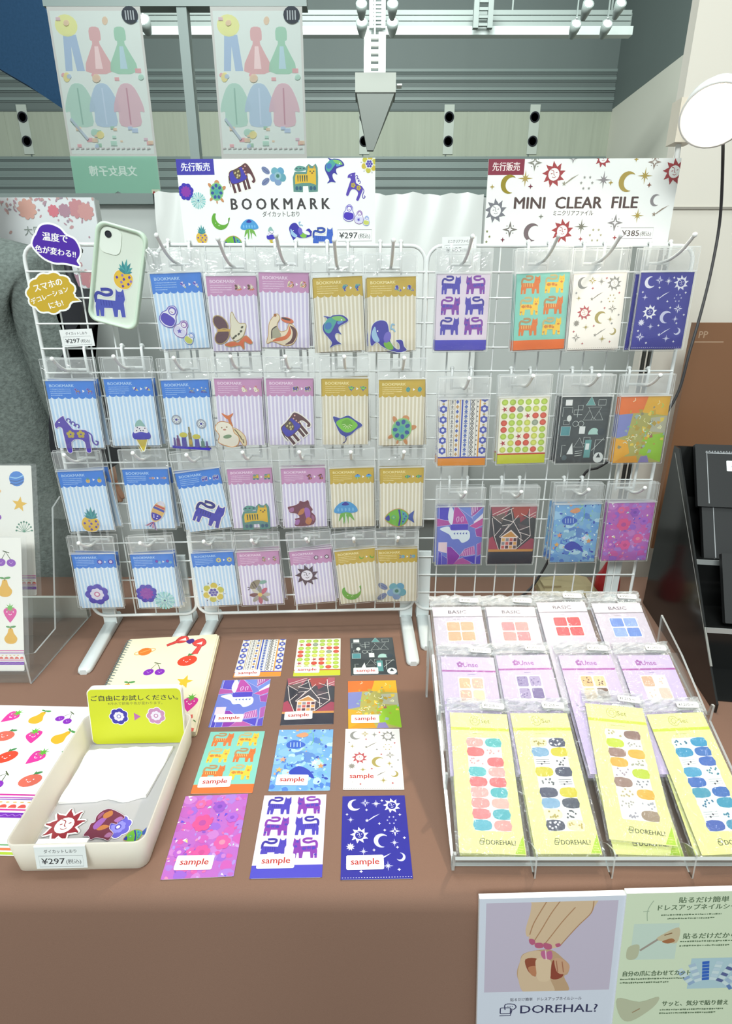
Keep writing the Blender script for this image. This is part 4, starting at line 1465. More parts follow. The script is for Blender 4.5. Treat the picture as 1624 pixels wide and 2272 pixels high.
def banner(label, tl, tr, h, lower):
    A, B = at_y(*tl, YB), at_y(*tr, YB)
    w = (B.x - A.x) * 1000
    H = h * 1000
    mb = MB()
    k = Ink(mb, w, H)
    k.STEP = .15
    notch = lower is not None
    out = [(-w / 2000, -H / 2000), (w / 2000, -H / 2000), (w / 2000, H / 2000), (-w / 2000, H / 2000)]
    if notch:
        out = [(-w / 2000, -H / 2000), (-.09, -H / 2000), (0, -H / 2000 + .045), (.09, -H / 2000)] + out[1:]
    mb.prism(out, -.003, 0, 0, hx('#d9d9d6'))
    lo = 320 if notch else 0
    PW, PH = w, 1090
    k.rect(20, H - PH + 20, w - 20, H - 30, '#dfe7e4', 0)
    for i, (kd, col, c2) in enumerate((('jeans', '#b4c6dc', '#e4e4ac'), ('dress', '#dcb8ba', '#eedede'), ('dress', '#aed0be', '#c6dae6'), ('coat', '#bcd6cc', '#a6c4ba'), ('coat', '#bccddd', '#ccd9e6'), ('coat', '#dac0c8', '#c8a4b0'))):
        outfit(k, 160 + (i % 3) * 215, H - 290 if i < 3 else H - 700, 160, kd, col, c2)
    rnd = random.Random(5)
    cs = ['#e2d8a4', '#dfb4b8', '#b8d4c8', '#bccbde', '#d6c0ca', '#aac8b6', '#decab6']
    for i in range(34):
        x = rnd.uniform(50, w - 50)
        y = rnd.choice((H - 480, H - 500, H - 900, H - 960, H - 1020, H - 90)) + rnd.uniform(-25, 25)
        q = rnd.uniform(14, 38)
        if i % 3:
            k.rect(x, y, x + q * 1.6, y + q, rnd.choice(cs), 3)
        else:
            k.ell(x, y, q, q * .8, rnd.choice(cs), 3, rnd.uniform(0, 90), 10)
    for i in range(16):
        k.line([(rnd.uniform(20, w - 20), rnd.uniform(H - PH, H)) for _ in range(2)] if False else [(20 + i * 46, H - PH + 60), (50 + i * 46, H - PH + 66)], 10, '#c4c0c0', 3)
    k.line([(60, H - 800), (190, H - 960)], 22, '#b9c4cf', 3)
    k.ell(w - 90, H - 60, 70, 60, '#4a4f58', 2)
    for i in range(4):
        k.rect(w - 130 + i * 22, H - 95, w - 120 + i * 22, H - 30, '#c9d0d4', 3)
    if notch:
        mb2 = Ink(mb, w, H, clip=None)
        mb2.STEP = .5
        k.poly([(0, H - PH), (w, H - PH), (w, 0), (w / 2 + 90, 0), (w / 2, 45), (w / 2 - 90, 0), (0, 0)], '#9fd0bb', 4)
        with k.at(w / 2 - 20, H - PH - 150, 1, flip=True):      # read from behind: the lettering is mirrored
            k.text('文具女子博', 0, 0, 88, '#e4efe9', bold=.03, l=5)
        k.rect(w - 80, 5, w - 6, 60, '#e9e6d4', 5)
        k.ell(w - 60, 32, 11, 14, '#b5504a', 6)
    M = Matrix.Translation((A.x + w / 2000, YB - .07, A.z - h / 2)) @ Matrix.Rotation(R(90), 4, 'X')
    bm_ = ink_mat('banner_print' + ('' if notch else '_plain'), .8)
    nt = bm_.node_tree
    tl_ = nt.nodes.new('ShaderNodeBsdfTranslucent')
    mx_ = nt.nodes.new('ShaderNodeMixShader')
    mx_.inputs[0].default_value = .55
    nt.links.new(nt.nodes['Attribute'].outputs['Color'], tl_.inputs[0])
    nt.links.new(nt.nodes['Principled BSDF'].outputs[0], mx_.inputs[1])
    nt.links.new(tl_.outputs[0], mx_.inputs[2])
    nt.links.new(mx_.outputs[0], nt.nodes['Material Output'].inputs[0])
    o = mb.build('hanging_banner', bm_, None, M)
    tag(o, label, 'banner', 'pale banners printed with outfits')
banner('pale hanging banner with a mint lower band of mirrored white lettering', (112, 23), (317, 23), 1.415, 1)
banner('pale hanging banner of outfit drawings without a mint band', (470, 23), (672, 23), 1.36, None)

# the dark navy canopy edge at the upper left
pts = [at_y(x, y, 7.5) for x, y in ((-60, -40), (78, -40), (112, 52), (152, 250), (60, 188), (-60, 118))]
mb = MB()
ctr = sum(pts, Vector()) / len(pts)
f = [p - ctr for p in pts]
mb.face(f[::-1])
mb.face([p + Vector((0, .6, 0)) for p in f])
for i in range(len(f)):
    j = (i + 1) % len(f)
    mb.face([f[i], f[j], f[j] + Vector((0, .6, 0)), f[i] + Vector((0, .6, 0))])
tag(mb.build('overhead_canopy', M_NAVY, None, Matrix.Translation(ctr)), 'dark navy overhead canopy filling the upper left corner', 'canopy')

# ================================================================ booth walls
YW = 2.6
x0 = at_y(196, 440, YW).x
x1 = at_y(1500, 440, YW).x
zt = at_y(812, 438, YW).z
mb = MB()
mb.box((x0 - 1.2, YW, 0), (x1 + 1.5, YW + .05, zt))
struct(mb.build('wall_booth', M_PANEL))
mb = MB()
mb.box((x0 - 1.2, YW - .03, at_y(250, 455, YW).z), (at_y(345, 440, YW).x, YW + .06, zt + .01))
struct(mb.build('trim_1', M_GREY))
YS = 1.80
mb = MB()
xs = at_y(1497, 330, YS).x
mb.box((xs, YS, 0), (xs + 1.6, YS + .04, 3.3))
mb.box((xs, YS - .004, at_y(1560, 462, YS).z - .003), (xs + 1.6, YS, at_y(1560, 462, YS).z + .003), 1)
struct(mb.build('wall_side', [plain('cream_panel', '#e6e0d4', .7), plain('panel_joint', '#9f998f', .7)]))
mb = MB()
xl = at_y(207, 440, 2.0).x
mb.box((xl - 2.2, 2.0, 0), (xl, 2.04, at_y(100, 437, 1.97).z))
struct(mb.build('wall_left', M_PANEL))

# wrapped white sheet over the back wall next to the sign
mb = MB()
A, B = at_y(343, 436, 2.55), at_y(1075, 436, 2.55)
rows = []
rnd = random.Random(2)
NX = 60
amp = [.004 * math.sin(i * .7) + .003 * math.sin(i * 1.9) for i in range(NX + 1)]
for r_ in range(26):
    z = A.z + .012 - r_ * .055
    rows.append([(A.x + (B.x - A.x) * i / NX, 2.57 - .02 * (1 + .8 * math.sin(i * 1.1 + r_ * .7)) * (1 if i < 8 else .25) - .003 * r_, z + (amp[i] if r_ == 0 else 0)) for i in range(NX + 1)])
mb.grid(rows, flip=True)
mb.grid([rows[0], [(p[0], 2.66, p[2] + .01) for p in rows[0]], [(p[0], 2.67, p[2] - .2) for p in rows[0]]])
tag(mb.build('draped_sheet', plain('white_vinyl_sheet', '#eef1ee', .3)), 'creased white sheet draped over the back wall behind the two signs', 'sheet')

# neighbour's name board with a floral print
YN = 1.96
A, B = at_y(207, 438, YN), at_y(207, 640, YN)
w, h = 900.0, (A.z - B.z) * 1000
mb, k = sheet(w, h, 8, '#e4e8ea')
rnd = random.Random(8)
for i in range(300):
    x = rnd.uniform(0, w)
    y = h - abs(rnd.gauss(0, 38)) if i % 3 else abs(rnd.gauss(0, 30))
    k.ell(x, y, rnd.uniform(3, 9), rnd.uniform(2, 5), rnd.choice(['#c99aa0', '#d6b0b4', '#b99aa6', '#a99aa8', '#c4a4a0']), 1 + i % 2, rnd.uniform(0, 180), 6)
for x, r_, c in ((w - 210, 30, '#d9a99c'), (w - 56, 28, '#c98f94'), (w - 30, 26, '#d09a98'), (w - 95, 20, '#b58f9e'), (w - 130, 18, '#d97f8c'), (w - 330, 20, '#c99a9a'), (w - 470, 26, '#d9a99c')):
    for yy in (h - 34, 26):
        k.poly(scallop(x, yy + (x % 17) - 8, r_, 9, .2), c, 3)
k.text('大同工', w - 232, h - 104, 29, '#8a948e', 'l', l=2)
M = frame((A.x - w / 2000, YN, (A.z + B.z) / 2), (1, 0, 0), (0, 0, 1))
tag(mb.build('name_board', ink_mat('board_print', .5), None, M), 'white board with a pink floral border and grey characters behind the grey coat', 'sign')

# brown display board beyond the dark case
YD = 1.62
A, B = at_y(1543, 716, YD), at_y(1543, 1000, YD)
w, h = 620.0, (A.z - .75) * 1000
mb, k = sheet(w, h, 20, '#8a6246')
k.text('PP', 16, h - 40, 26, '#b99a80', 'l', bold=.01)
k.rect(8, h - 52, 88, h - 49, '#b99a80')
M = frame((A.x + w / 2000, YD, A.z - h / 2000), (1, 0, 0), (0, 0, 1))
tag(mb.build('backdrop_board', ink_mat('brown_board_print', .35), None, M), 'brown glossy board standing behind the dark tiered case', 'board')

# ================================================================ the person in the grey coat behind the left grid
PX = at_y(-40, 700, 1.66)
per = thing('person', 'person in a grey wool coat standing behind the left grid, seen from the shoulder down', 'person', Matrix.Translation((PX.x - .09, 1.77, 0)) @ Matrix.Rotation(R(168), 4, 'Z') @ Matrix.Scale(1.05, 4))

def skin_mesh(name, verts, edges, mat, parent, sub=2, root=0):
    me = bpy.data.meshes.new(name)
    me.from_pydata([v[:3] for v in verts], edges, [])
    o = bpy.data.objects.new(name, me)
    COL.objects.link(o)
    md = o.modifiers.new('skin', 'SKIN')
    md.use_smooth_shade = True
    for i, v in enumerate(verts):
        sv = me.skin_vertices[0].data[i]
        sv.radius = (v[3], v[4] if len(v) > 4 else v[3])
        sv.use_root = (i == root)
    s2 = o.modifiers.new('sub', 'SUBSURF')
    s2.levels = s2.render_levels = sub
    bpy.context.view_layer.update()
    nm = bpy.data.meshes.new_from_object(o.evaluated_get(bpy.context.evaluated_depsgraph_get()))
    bpy.data.objects.remove(o)
    nm.materials.clear()
    nm.materials.append(mat)
    for p in nm.polygons:
        p.use_smooth = True
    q = link(name, nm, parent)
    return q
V = [(0, 0, 1.0, .15, .1), (0, 0, 1.25, .13, .09), (0, 0, 1.47, .14, .09), (0, .01, 1.56, .05), (0, .005, 1.60, .055), (0, -.012, 1.66, .066, .078), (0, .0, 1.74, .07, .085),
     (.19, 0, 1.49, .055), (.26, .0, 1.22, .045), (.28, -.05, .98, .036), (.285, -.07, .9, .03, .02), (-.19, 0, 1.49, .055), (-.26, 0, 1.22, .045), (-.28, -.05, .98, .036), (-.285, -.07, .9, .03, .02),
     (.09, 0, .88, .09), (.1, 0, .5, .065), (.1, 0, .1, .045), (.1, -.12, .04, .04, .03), (-.09, 0, .88, .09), (-.1, 0, .5, .065), (-.1, 0, .1, .045), (-.1, -.12, .04, .04, .03)]
E_ = [(0, 1), (1, 2), (2, 3), (3, 4), (4, 5), (5, 6), (2, 7), (7, 8), (8, 9), (9, 10), (2, 11), (11, 12), (12, 13), (13, 14), (0, 15), (15, 16), (16, 17), (17, 18), (0, 19), (19, 20), (20, 21), (21, 22)]
for sx in (1, -1):
    w0 = 10 if sx == 1 else 14
    for dx, dy, L_ in ((.018, -.015, .07), (.006, -.02, .078), (-.006, -.02, .074), (-.018, -.014, .06), (.012, -.045, .045)):
        n0 = len(V)
        V.append((sx * .285 + dx, -.075 + dy * .6, .87 - L_ * .3, .009))
        V.append((sx * .285 + dx * 1.2, -.085 + dy, .87 - L_, .008))
        E_ += [(w0, n0), (n0, n0 + 1)]
body = skin_mesh('body', V, E_, M_SKIN, per)
def feature(name, mat, balls, parent):
    mb = MB()
    for c, r_, sc_ in balls:
        mb.ball(c, r_, n=12, m=8, scale=sc_)
    return mb.build(name, mat, parent)
feature('nose', M_SKIN, [((0, -.088, 1.668), .014, (.8, 1.3, 1.6)), ((0, -.096, 1.655), .011, (1.2, 1, .9))], body)
for sx in (-1, 1):
    ey = feature('eye', plain('eye_white', '#e9e6e0', .3) if sx < 0 else bpy.data.materials['eye_white'], [((sx * .028, -.074, 1.687), .012, (1.1, .7, .7))], body)
    feature('ear', M_SKIN, [((sx * .074, .002, 1.675), .026, (.35, .7, 1.1))], body)
    feature('eyebrow', M_HAIR, [((sx * .029, -.082, 1.706), .015, (1.2, .35, .25))], body)
feature('mouth', plain('lips', '#a8625a', .4), [((0, -.082, 1.626), .018, (1.1, .5, .35))], body)
C_ = [(0, 0.02, .75, .24, .15), (0, 0.02, 1.05, .225, .14), (0, 0.02, 1.3, .21, .13), (0, 0.02, 1.5, .17, .11), (.225, .01, 1.475, .095), (.265, .0, 1.2, .092), (.285, -.03, .97, .085), (-.225, .01, 1.475, .095), (-.265, 0, 1.2, .092), (-.285, -.03, .97, .085), (0, .02, .45, .26, .16), (0, .015, 1.585, .075, .075)]
skin_mesh('wool_coat', C_, [(3, 11), (0, 1), (1, 2), (2, 3), (3, 4), (4, 5), (5, 6), (3, 7), (7, 8), (8, 9), (0, 10)], M_COAT, per, 3, 1)
H_ = [(0, .03, 1.775, .075, .078), (0, .035, 1.70, .088, .075), (0, .06, 1.58, .085, .05), (.0, .085, 1.44, .08, .035), (0, .02, 1.825, .045, .05), (0, .018, 1.845, .012, .012)]
skin_mesh('hair', H_, [(0, 1), (1, 2), (2, 3), (0, 4), (4, 5)], M_HAIR, per, 2, 1)
# black shoulder bag
b0, b1 = at_y(82, 590, 1.44), at_y(240, 1010, 1.44)
t = thing('shoulder_bag', 'black tote bag hanging beside the grey coat, seen through the left grid', 'bag', Matrix.Translation((b0.x, 1.43, b1.z)))
W_, H_ = b1.x - b0.x, b0.z - b1.z
mb = MB()
out = smooth([(-.02, 0), (.1, -.02), (W_ + .02, .0), (W_ * .93, H_ * .4), (W_ * .7, H_ * .8), (W_ * .5, H_ * .92), (.12, H_ * .8), (.02, H_ * .45)], 4)
mb.prism(out, -.05, .05, M=Matrix.Rotation(R(90), 4, 'X'), smooth=True)
mb.build('bag_body', M_BLACK, t)
mb = MB()
mb.tube(smooth([(.1, 0, H_ * .8), (.07, .02, H_ * .95), (.055, .05, H_ + .02), (.03, .13, H_ + .045), (.0, .24, H_ + .05)], 5, False), .009)
mb.build('strap', M_BLACK, t)
# ================================================================ the table and its cloth
TY0, TY1, TX0, TX1 = 0.575, 1.52, -1.55, 1.75
mb = MB()
rows = []
NX = 90
def cloth_row(y, z, amp=0.0, ph=0.0):
    return [(TX0 + (TX1 - TX0) * i / NX, y - amp * (.5 + .5 * math.sin(i * .55 + ph)) - amp * .5 * math.sin(i * .23 + 1), z) for i in range(NX + 1)]
rows.append(cloth_row(TY1 + .005, .15))
rows.append(cloth_row(TY1 + .005, TABLE - .01))
for i in range(13):
    rows.append(cloth_row(TY1 + (TY0 - TY1) * i / 12, TABLE))
for a in range(1, 7):
    t_ = R(15 * a)
    rows.append(cloth_row(TY0 - .03 * math.sin(t_), TABLE - .03 * (1 - math.cos(t_))))
for i in range(1, 13):
    rows.append(cloth_row(TY0 - .03 - .0025 * i, TABLE - .03 - .05 * i, .0022 * i, .3 * i * .2))
mb.grid(rows)
tb = thing('table', 'long display table under a brown cloth', 'table', Matrix.Translation((0, 0, 0)))
mbt = MB()
mbt.box((TX0 + .01, TY0 + .0, TABLE - .035), (TX1 - .01, TY1 - .01, TABLE - .004))
mbt.build('tabletop', plain('white_laminate', '#d9d6d0', .5), tb)
for x in (TX0 + .1, TX1 - .1):
    for y in (TY0 + .08, TY1 - .08):
        mbt = MB()
        mbt.tube([(x, y, 0), (x, y, TABLE - .036)], .018)
        mbt.build('leg', M_GREY, tb)
cl = mb.build('tablecloth', M_CLOTH)
tag(cl, 'brown fabric tablecloth covering the table and hanging down its front', 'tablecloth')
'''# a second pleat hanging over the front at the right
mb = MB()
mb.grid([[(.0 + .5 * i / 20, TY0 - .047 - .004 * math.sin(i * .9), TABLE - .075 - .012 * i / 20) for i in range(21)], [(.0 + .5 * i / 20, TY0 - .055, TABLE - .078 - .012 * i / 20) for i in range(21)]], flip=True)
'''

# ================================================================ wire grids
def grid_panel(label, x0, x1, z0, z1, yaw_at, cols, rows_, feet):
    """frame tube + welded wires + two flat steel feet; x runs along the grid"""
    A = Vector((x0, rack_y(x0), 0))
    B = Vector((x1, rack_y(x1), 0))
    L_ = (B - A).length
    M = frame(A, B - A, (0, 0, 1))          # local x along, y up, z towards the viewer
    t = thing('wire_grid_panel', label, 'display grid', M, 'white wire grid panels')
    mb = MB()
    r_ = .03
    pts = [(x, y, 0) for x, y in rr(0, z0, L_, z1, r_, 5)]
    mb.tube(pts, .0038, 8, loop=True)
    mb.build('frame', M_WIRE, t)
    mb = MB()
    for i in range(1, rows_):
        y = z1 - (z1 - z0) * i / rows_
        mb.tube([(0, y, .003), (L_, y, .003)], .0019, 6)
    for i in range(1, cols):
        x = L_ * i / cols
        mb.tube([(x, z0, 0), (x, z1, 0)], .0019, 6)
    mb.build('wires', M_WIRE, t)
    for fx, fwd, tw in feet:
        mb = MB()
        out = [(-.016, z0 - .025), (.016, z0 - .025), (.016, z0 + .16), (-.016, z0 + .16)]
        mb.prism([(fx + a, b) for a, b in out], -.012, -.003)
        # horizontal foot as a rounded flat bar
        Mf = Matrix.Translation((fx, TABLE, 0)) @ Matrix.Rotation(R(tw), 4, 'Y')
        rows2 = []
        sec = [(-.016, .003), (-.013, .012), (.013, .012), (.016, .003), (.013, .0), (-.013, .0)]
        for zz, sc in ((-.05, .7), (-.045, 1), (fwd - .012, 1), (fwd - .004, .85), (fwd, .5)):
            rows2.append([Mf @ Vector((a * sc, b if b < .004 else b + max(0, (.02 - zz) * .12), zz)) for a, b in sec])
        mb.grid(rows2, loop=True)
        mb.face([Mf @ Vector((a * .5, b, fwd)) for a, b in sec][::-1])
        mb.build('foot', M_STEEL, t)
    return t
Z1, Z0 = 1.5887, 0.738
xe = at_rack(50, 552, 0).x
xm = at_rack(343, 546, 0).x
gA = grid_panel('narrow white wire grid at the left, holding the phone case and speech bubbles', xe, xm - .004, Z0, Z1, 0, 5, 17, ((.035, .19, 3), (xm - xe - .035, .075, -5)))
gB = grid_panel('middle white wire grid carrying most of the bookmark packs', xm, .1225, Z0, Z1, 0, 11, 17, ((.03, .075, -5), (.1225 - xm - .018, .19, -1)))
gC = grid_panel('right white wire grid carrying the bagged clear files', .127, .675, Z0, Z1, 0, 11, 17, ((.02, .13, 0), (.50, .17, 0)))

# ================================================================ hooks
def rail_below(z):
    n = int((Z1 - z) / ((Z1 - Z0) / 17) + .999)
    return Z1 - n * (Z1 - Z0) / 17

def hook_mesh(long_, drop):
    mbc = MB()
    for x in (-.021, .021):
        mbc.tube([(x, -.006, -.055), (x, -.0075, -.03), (x, -.008, drop - .047), (x, -.002, drop - .041), (x, .006, drop - .044)], .0031, 8)
        mbc.ball((x, -.003, drop - .0415), .0048, n=8, m=6)
    mbc.tube([(-.021, -.0065, -.05), (.021, -.0065, -.05)], .003, 8)
    mbp = MB()
    L_, rise = long_
    mbp.tube(smooth([(0, -.0065, -.05), (0, -.03, -.048), (0, -.055, -.045), (0, -.055 - L_ * .5, -.045 + rise * .35), (0, -.055 - L_, -.045 + rise)], 5, False), .0032, 8)
    mbp.ball((0, -.055 - L_, -.045 + rise), .0046, n=8, m=6)
    return mbc.mesh('clip_bar', M_WIRE), mbp.mesh('prong', M_WIRE)
HK = {'top': (.075, .036), 'low': (.045, .026)}
PITCH_Z = (Z1 - Z0) / 17

def place_hook(hole, kind, label, group):
    """hole: where the front bag hangs on the prong"""
    t = thing('wire_hook', label, 'hook', Matrix.Translation((hole.x, rack_y(hole.x) - .004, hole.z + .045)), group)
    zr = hole.z + .045
    n_ = max(0, round((Z1 - (hole.z + .042)) / PITCH_Z))
    drop = (Z1 - n_ * PITCH_Z) - hole.z + .003
    c, p = hook_mesh(HK[kind], drop)
    link('clip_bar', c, t)
    link('prong', p, t)
    return t

# ================================================================ bags
def bag_mesh(w, h, head, seed, depth=3.2):
    """pouch in mm around a card w x h centred at 0; header above; local z towards the viewer"""
    rnd = random.Random(seed)
    mb = MB()
    m = 2.6
    x0, x1, y0, y1, yh = -w / 2 - m, w / 2 + m, -h / 2 - m, h / 2 + 1.5, h / 2 + head
    def P(x, y, z):
        return (x / 1000, y / 1000, z / 1000)
    NXX, NYY = 8, 6
    ph = rnd.uniform(0, 6)
    xs_ = [x0] + [-w / 2 - .4 + (w + .8) * i / (NXX - 2) for i in range(NXX - 1)] + [x1]
    ys_ = [y0] + [-h / 2 - .4 + (y1 + h / 2 + .4) * j / (NYY - 1) for j in range(NYY)]
    front = []
    for j, y in enumerate(ys_):
        front.append([P(x, y, (depth * (0 if j == 0 or i in (0, NXX) else 1) + (.25 * math.sin(i * 2.1 + j * 1.7 + ph) if 0 < i < NXX and 0 < j else 0))) for i, x in enumerate(xs_)])
    mb.grid(front, 0)
    # header flap, rumpled
    flap = []
    NH = 7
    for j in range(NH + 1):
        y = y1 + (yh - y1) * j / NH
        flap.append([P(x0 + (x1 - x0) * i / (NXX * 2), y + (rnd.uniform(-.4, .4) if j == NH else 0), depth * (1 - j / NH) * .6 + .6 * math.sin(i * .9 + ph + j * .5) + rnd.uniform(-.45, .45)) for i in range(NXX * 2 + 1)])
    mb.grid(flap, 2)
    # seams
    def strip(ax, ay, bx, by, wd, z):
        dx, dy = bx - ax, by - ay
        L_ = math.hypot(dx, dy)
        nx, ny = -dy / L_ * wd / 2, dx / L_ * wd / 2
        mb.face([P(ax - nx, ay - ny, z), P(bx - nx, by - ny, z), P(bx + nx, by + ny, z), P(ax + nx, ay + ny, z)], 1)
    strip(x0, y0, x0, yh, 1.3, depth * .55)
    strip(x1, y0, x1, yh, 1.3, depth * .55)
    strip(x0, yh, x1, yh, 1.8, .8)
    strip(x0, y0, x1, y0, 1.2, .3)
    strip(x0, y1 + .6, x1, y1 + .6, 3.0, depth + .5)
    return mb.mesh('plastic_bag', [M_FILM, M_EDGE, M_FLAP])

BW, BH, BHEAD = 98.0, 142.0, 44.0
BAGS_B = [bag_mesh(BW, BH, BHEAD, s) for s in range(4)]
BAGS_F = [bag_mesh(CW, CH, 46.0, 20 + s) for s in range(4)]

THEME = {'b': ('#3a7fdc', '#bcd9f6', '#e6f1fb', '#a9cbf2'), 'p': ('#c78fbb', '#cfc6e4', '#f1edf8', '#ecd3e8'), 'g': ('#c8a93c', '#d6cdb4', '#f0ebdc', '#efe0a0')}

def card_mesh(theme, motif, micro):
    head, st, base, tx = THEME[theme]
    mb, k = sheet(BW, BH, .5, base)
    n = 12
    for i in range(n):
        x = (i + .5) * BW / n
        k.rect(x - 2.3, 0, x + 2.3, BH - 30, st, 0)
    sc = BW / 7
    k.rect(0, BH - 33, BW, BH, head, 1)
    for i in range(8):
        k.poly([(BW / 7 * (i - .5) + sc / 2 * (1 - math.cos(R(t))), BH - 32 - 5 * math.sin(R(t))) for t in range(0, 181, 20)], head, 1)
    k.text('BOOKMARK', 7, BH - 12.5, 8.2, tx, 'l', bold=.03, l=2, width=50)
    tiny_lines(k, 7, BH - 17.5, 42, 4, 4.2, tx, seed=len(motif), l=2, h=1.7)
    fn, sx = MOTIFS[motif], micro
    for x in (62, 87):
        with k.at(x, BH - 21, 7.2 * sx):
            k.L += 2
            fn(k)
            k.L -= 2
    k.poly([(72.5, BH - 24), (72.5, BH - 18), (77, BH - 21)], '#f4f2f4', 2)
    return mb.mesh('insert_card', M_INK)

def mark_mesh(motif, x, y, s, rot):
    mb = MB()
    k = Ink(mb, BW, BH, z=1.3, clip=None)
    with k.at(x, y, s, rot):
        MOTIFS[motif](k)
    return mb.mesh('die_cut_bookmark', M_GLOSS)

NAMES = {'dolls': 'nesting dolls', 'bird': 'bird with petal wings', 'squirrel': 'curled squirrel', 'dolphin': 'leaping dolphin', 'whale': 'spouting whale', 'horse': 'purple horse', 'icecream': 'ice cream cone', 'shelf': 'shelf of perfume bottles', 'seal': 'cream seal', 'elephant': 'blue and maroon elephant', 'ray': 'green manta ray', 'turtle': 'sea turtle', 'pineapple': 'checked pineapple', 'fish': 'patterned fish standing on its tail', 'cat': 'blue striped cat', 'tiger': 'yellow tiger', 'bear': 'patchwork dragon-like animal', 'jelly': 'blue jellyfish', 'gfish': 'green tropical fish', 'flower': 'purple round flower', 'twoflowers': 'violet flower beside a teal one', 'yflower': 'yellow ring flower', 'bflower': 'brown and pink flower', 'sun': 'smiling dark sun', 'moon': 'green crescent moon', 'blueflower': 'blue five-petal flower'}
# theme, motif, TL, TR px of the card, motif place (fraction from left, from top), size (mm), turn
BM = [
    ('b', 'dolls', (332, 608), (444, 604), .42, .66, 34, 0), ('p', 'bird', (453.5, 613), (570, 612), .46, .73, 36, 0), ('p', 'squirrel', (571.5, 604), (686, 606), .42, .76, 31, 0),
    ('g', 'dolphin', (693, 617), (804, 612), .34, .72, 31, 0), ('g', 'whale', (814, 616), (922.6, 613), .40, .78, 36, 0),
    ('b', 'horse', (99.5, 845.5), (206.8, 845), .42, .78, 40, 0), ('b', 'icecream', (228.5, 841), (336, 839.6), .62, .84, 34, -55), ('b', 'shelf', (353.6, 844.5), (463.4, 842), .47, .77, 40, 0),
    ('p', 'seal', (472, 840), (581.6, 840), .30, .76, 36, 0), ('p', 'elephant', (591, 840), (692.5, 840), .58, .72, 31, 38), ('g', 'ray', (713, 840), (818.7, 840), .53, .74, 32, -6), ('g', 'turtle', (841, 843), (943.4, 841.6), .50, .75, 30, -14),
    ('b', 'pineapple', (125.7, 1047), (228.7, 1043), .52, .80, 29, -8), ('b', 'fish', (270.7, 1041.5), (371, 1040), .62, .76, 36, 62), ('b', 'cat', (387, 1051), (486, 1038), .55, .74, 33, -28),
    ('p', 'tiger', (502, 1041), (602.7, 1037), .54, .82, 30, 0), ('p', 'bear', (622, 1039.7), (721, 1036.7), .42, .76, 31, 0), ('g', 'jelly', (729.8, 1040), (830, 1036.7), .33, .74, 28, 0), ('g', 'gfish', (843, 1038.8), (941, 1036.7), .46, .84, 34, 0),
    ('b', 'flower', (155, 1230), (255.5, 1228), .43, .74, 28, 0), ('b', 'twoflowers', (287.4, 1230), (382.8, 1227.4), .44, .78, 42, 0), ('b', 'yflower', (420, 1228), (519.6, 1222.8), .40, .74, 27, 0),
    ('p', 'bflower', (523, 1225.4), (618.5, 1220.8), .42, .73, 31, 0), ('p', 'sun', (640, 1224), (734, 1216), .36, .46, 27, 0), ('g', 'moon', (741.7, 1224), (834, 1214.6), .30, .77, 23, 0), ('g', 'blueflower', (832.5, 1219), (928, 1216), .40, .79, 33, 0)]
TW = {'b': 'blue', 'p': 'pink', 'g': 'gold'}
rnd = random.Random(77)

def hang_matrix(TL, TR, off, w, h):
    A, B = at_rack(*TL, off), at_rack(*TR, off)
    x = (B - A)
    mid = (A + B) / 2
    Mx = frame(mid, x, (0, 0, 1) if abs(x.normalized().z) < .001 else Vector((0, 0, 1)) - x.normalized() * x.normalized().z)
    return Mx @ Matrix.Translation((0, -h / 2000, 0))

def pack_set(parts, TL, TR, off, w, h, head, label, spare_label, group, spare_group, n_back, step, kind, hook_label, cat, name, jig):
    M = hang_matrix(TL, TR, off, w, h)
    t = thing(name, label, cat, M, group)
    for nm, me in parts:
        link(nm, me, t)
    hole_l = Vector((0, (h / 2 + head * .52) / 1000, 0))
    hole = M @ hole_l
    place_hook(hole, kind, hook_label, 'hooks on the wire grids')
    for i in range(n_back):
        a = rnd.uniform(-jig, jig)
        d = Matrix.Translation((rnd.uniform(-.0025, .0025), rnd.uniform(-.004, .001), -(i + 1) * step))
        Mb = M @ d @ Matrix.Translation(hole_l) @ Matrix.Rotation(R(a), 4, 'Z') @ Matrix.Translation(-hole_l)
        c = copy_thing(t, Mb, spare_label, spare_group)
    return t

for i, (th, mo, TL, TR, fx, fy, s, rot) in enumerate(BM):
    cm = card_mesh(th, mo, {'dolls': .8, 'moon': .75}.get(mo, .9))
    mm = mark_mesh(mo, fx * BW, (1 - fy) * BH, s, rot)
    nm = NAMES[mo]
    pack_set([('insert_card', cm), ('die_cut_bookmark', mm), ('plastic_bag', BAGS_B[i % 4])], TL, TR, .055, BW, BH, BHEAD,
             'bagged %s striped bookmark card with a %s' % (TW[th], nm), 'spare bagged card hanging behind the front %s bookmark pack' % nm,
             'bookmark packs on the left grids', 'spare %s bookmark packs' % nm, 2, .010, 'top' if i < 5 else 'low',
             'white wire hook holding the %s bookmark packs' % nm, 'bookmark pack', 'bookmark_pack', 3.2)

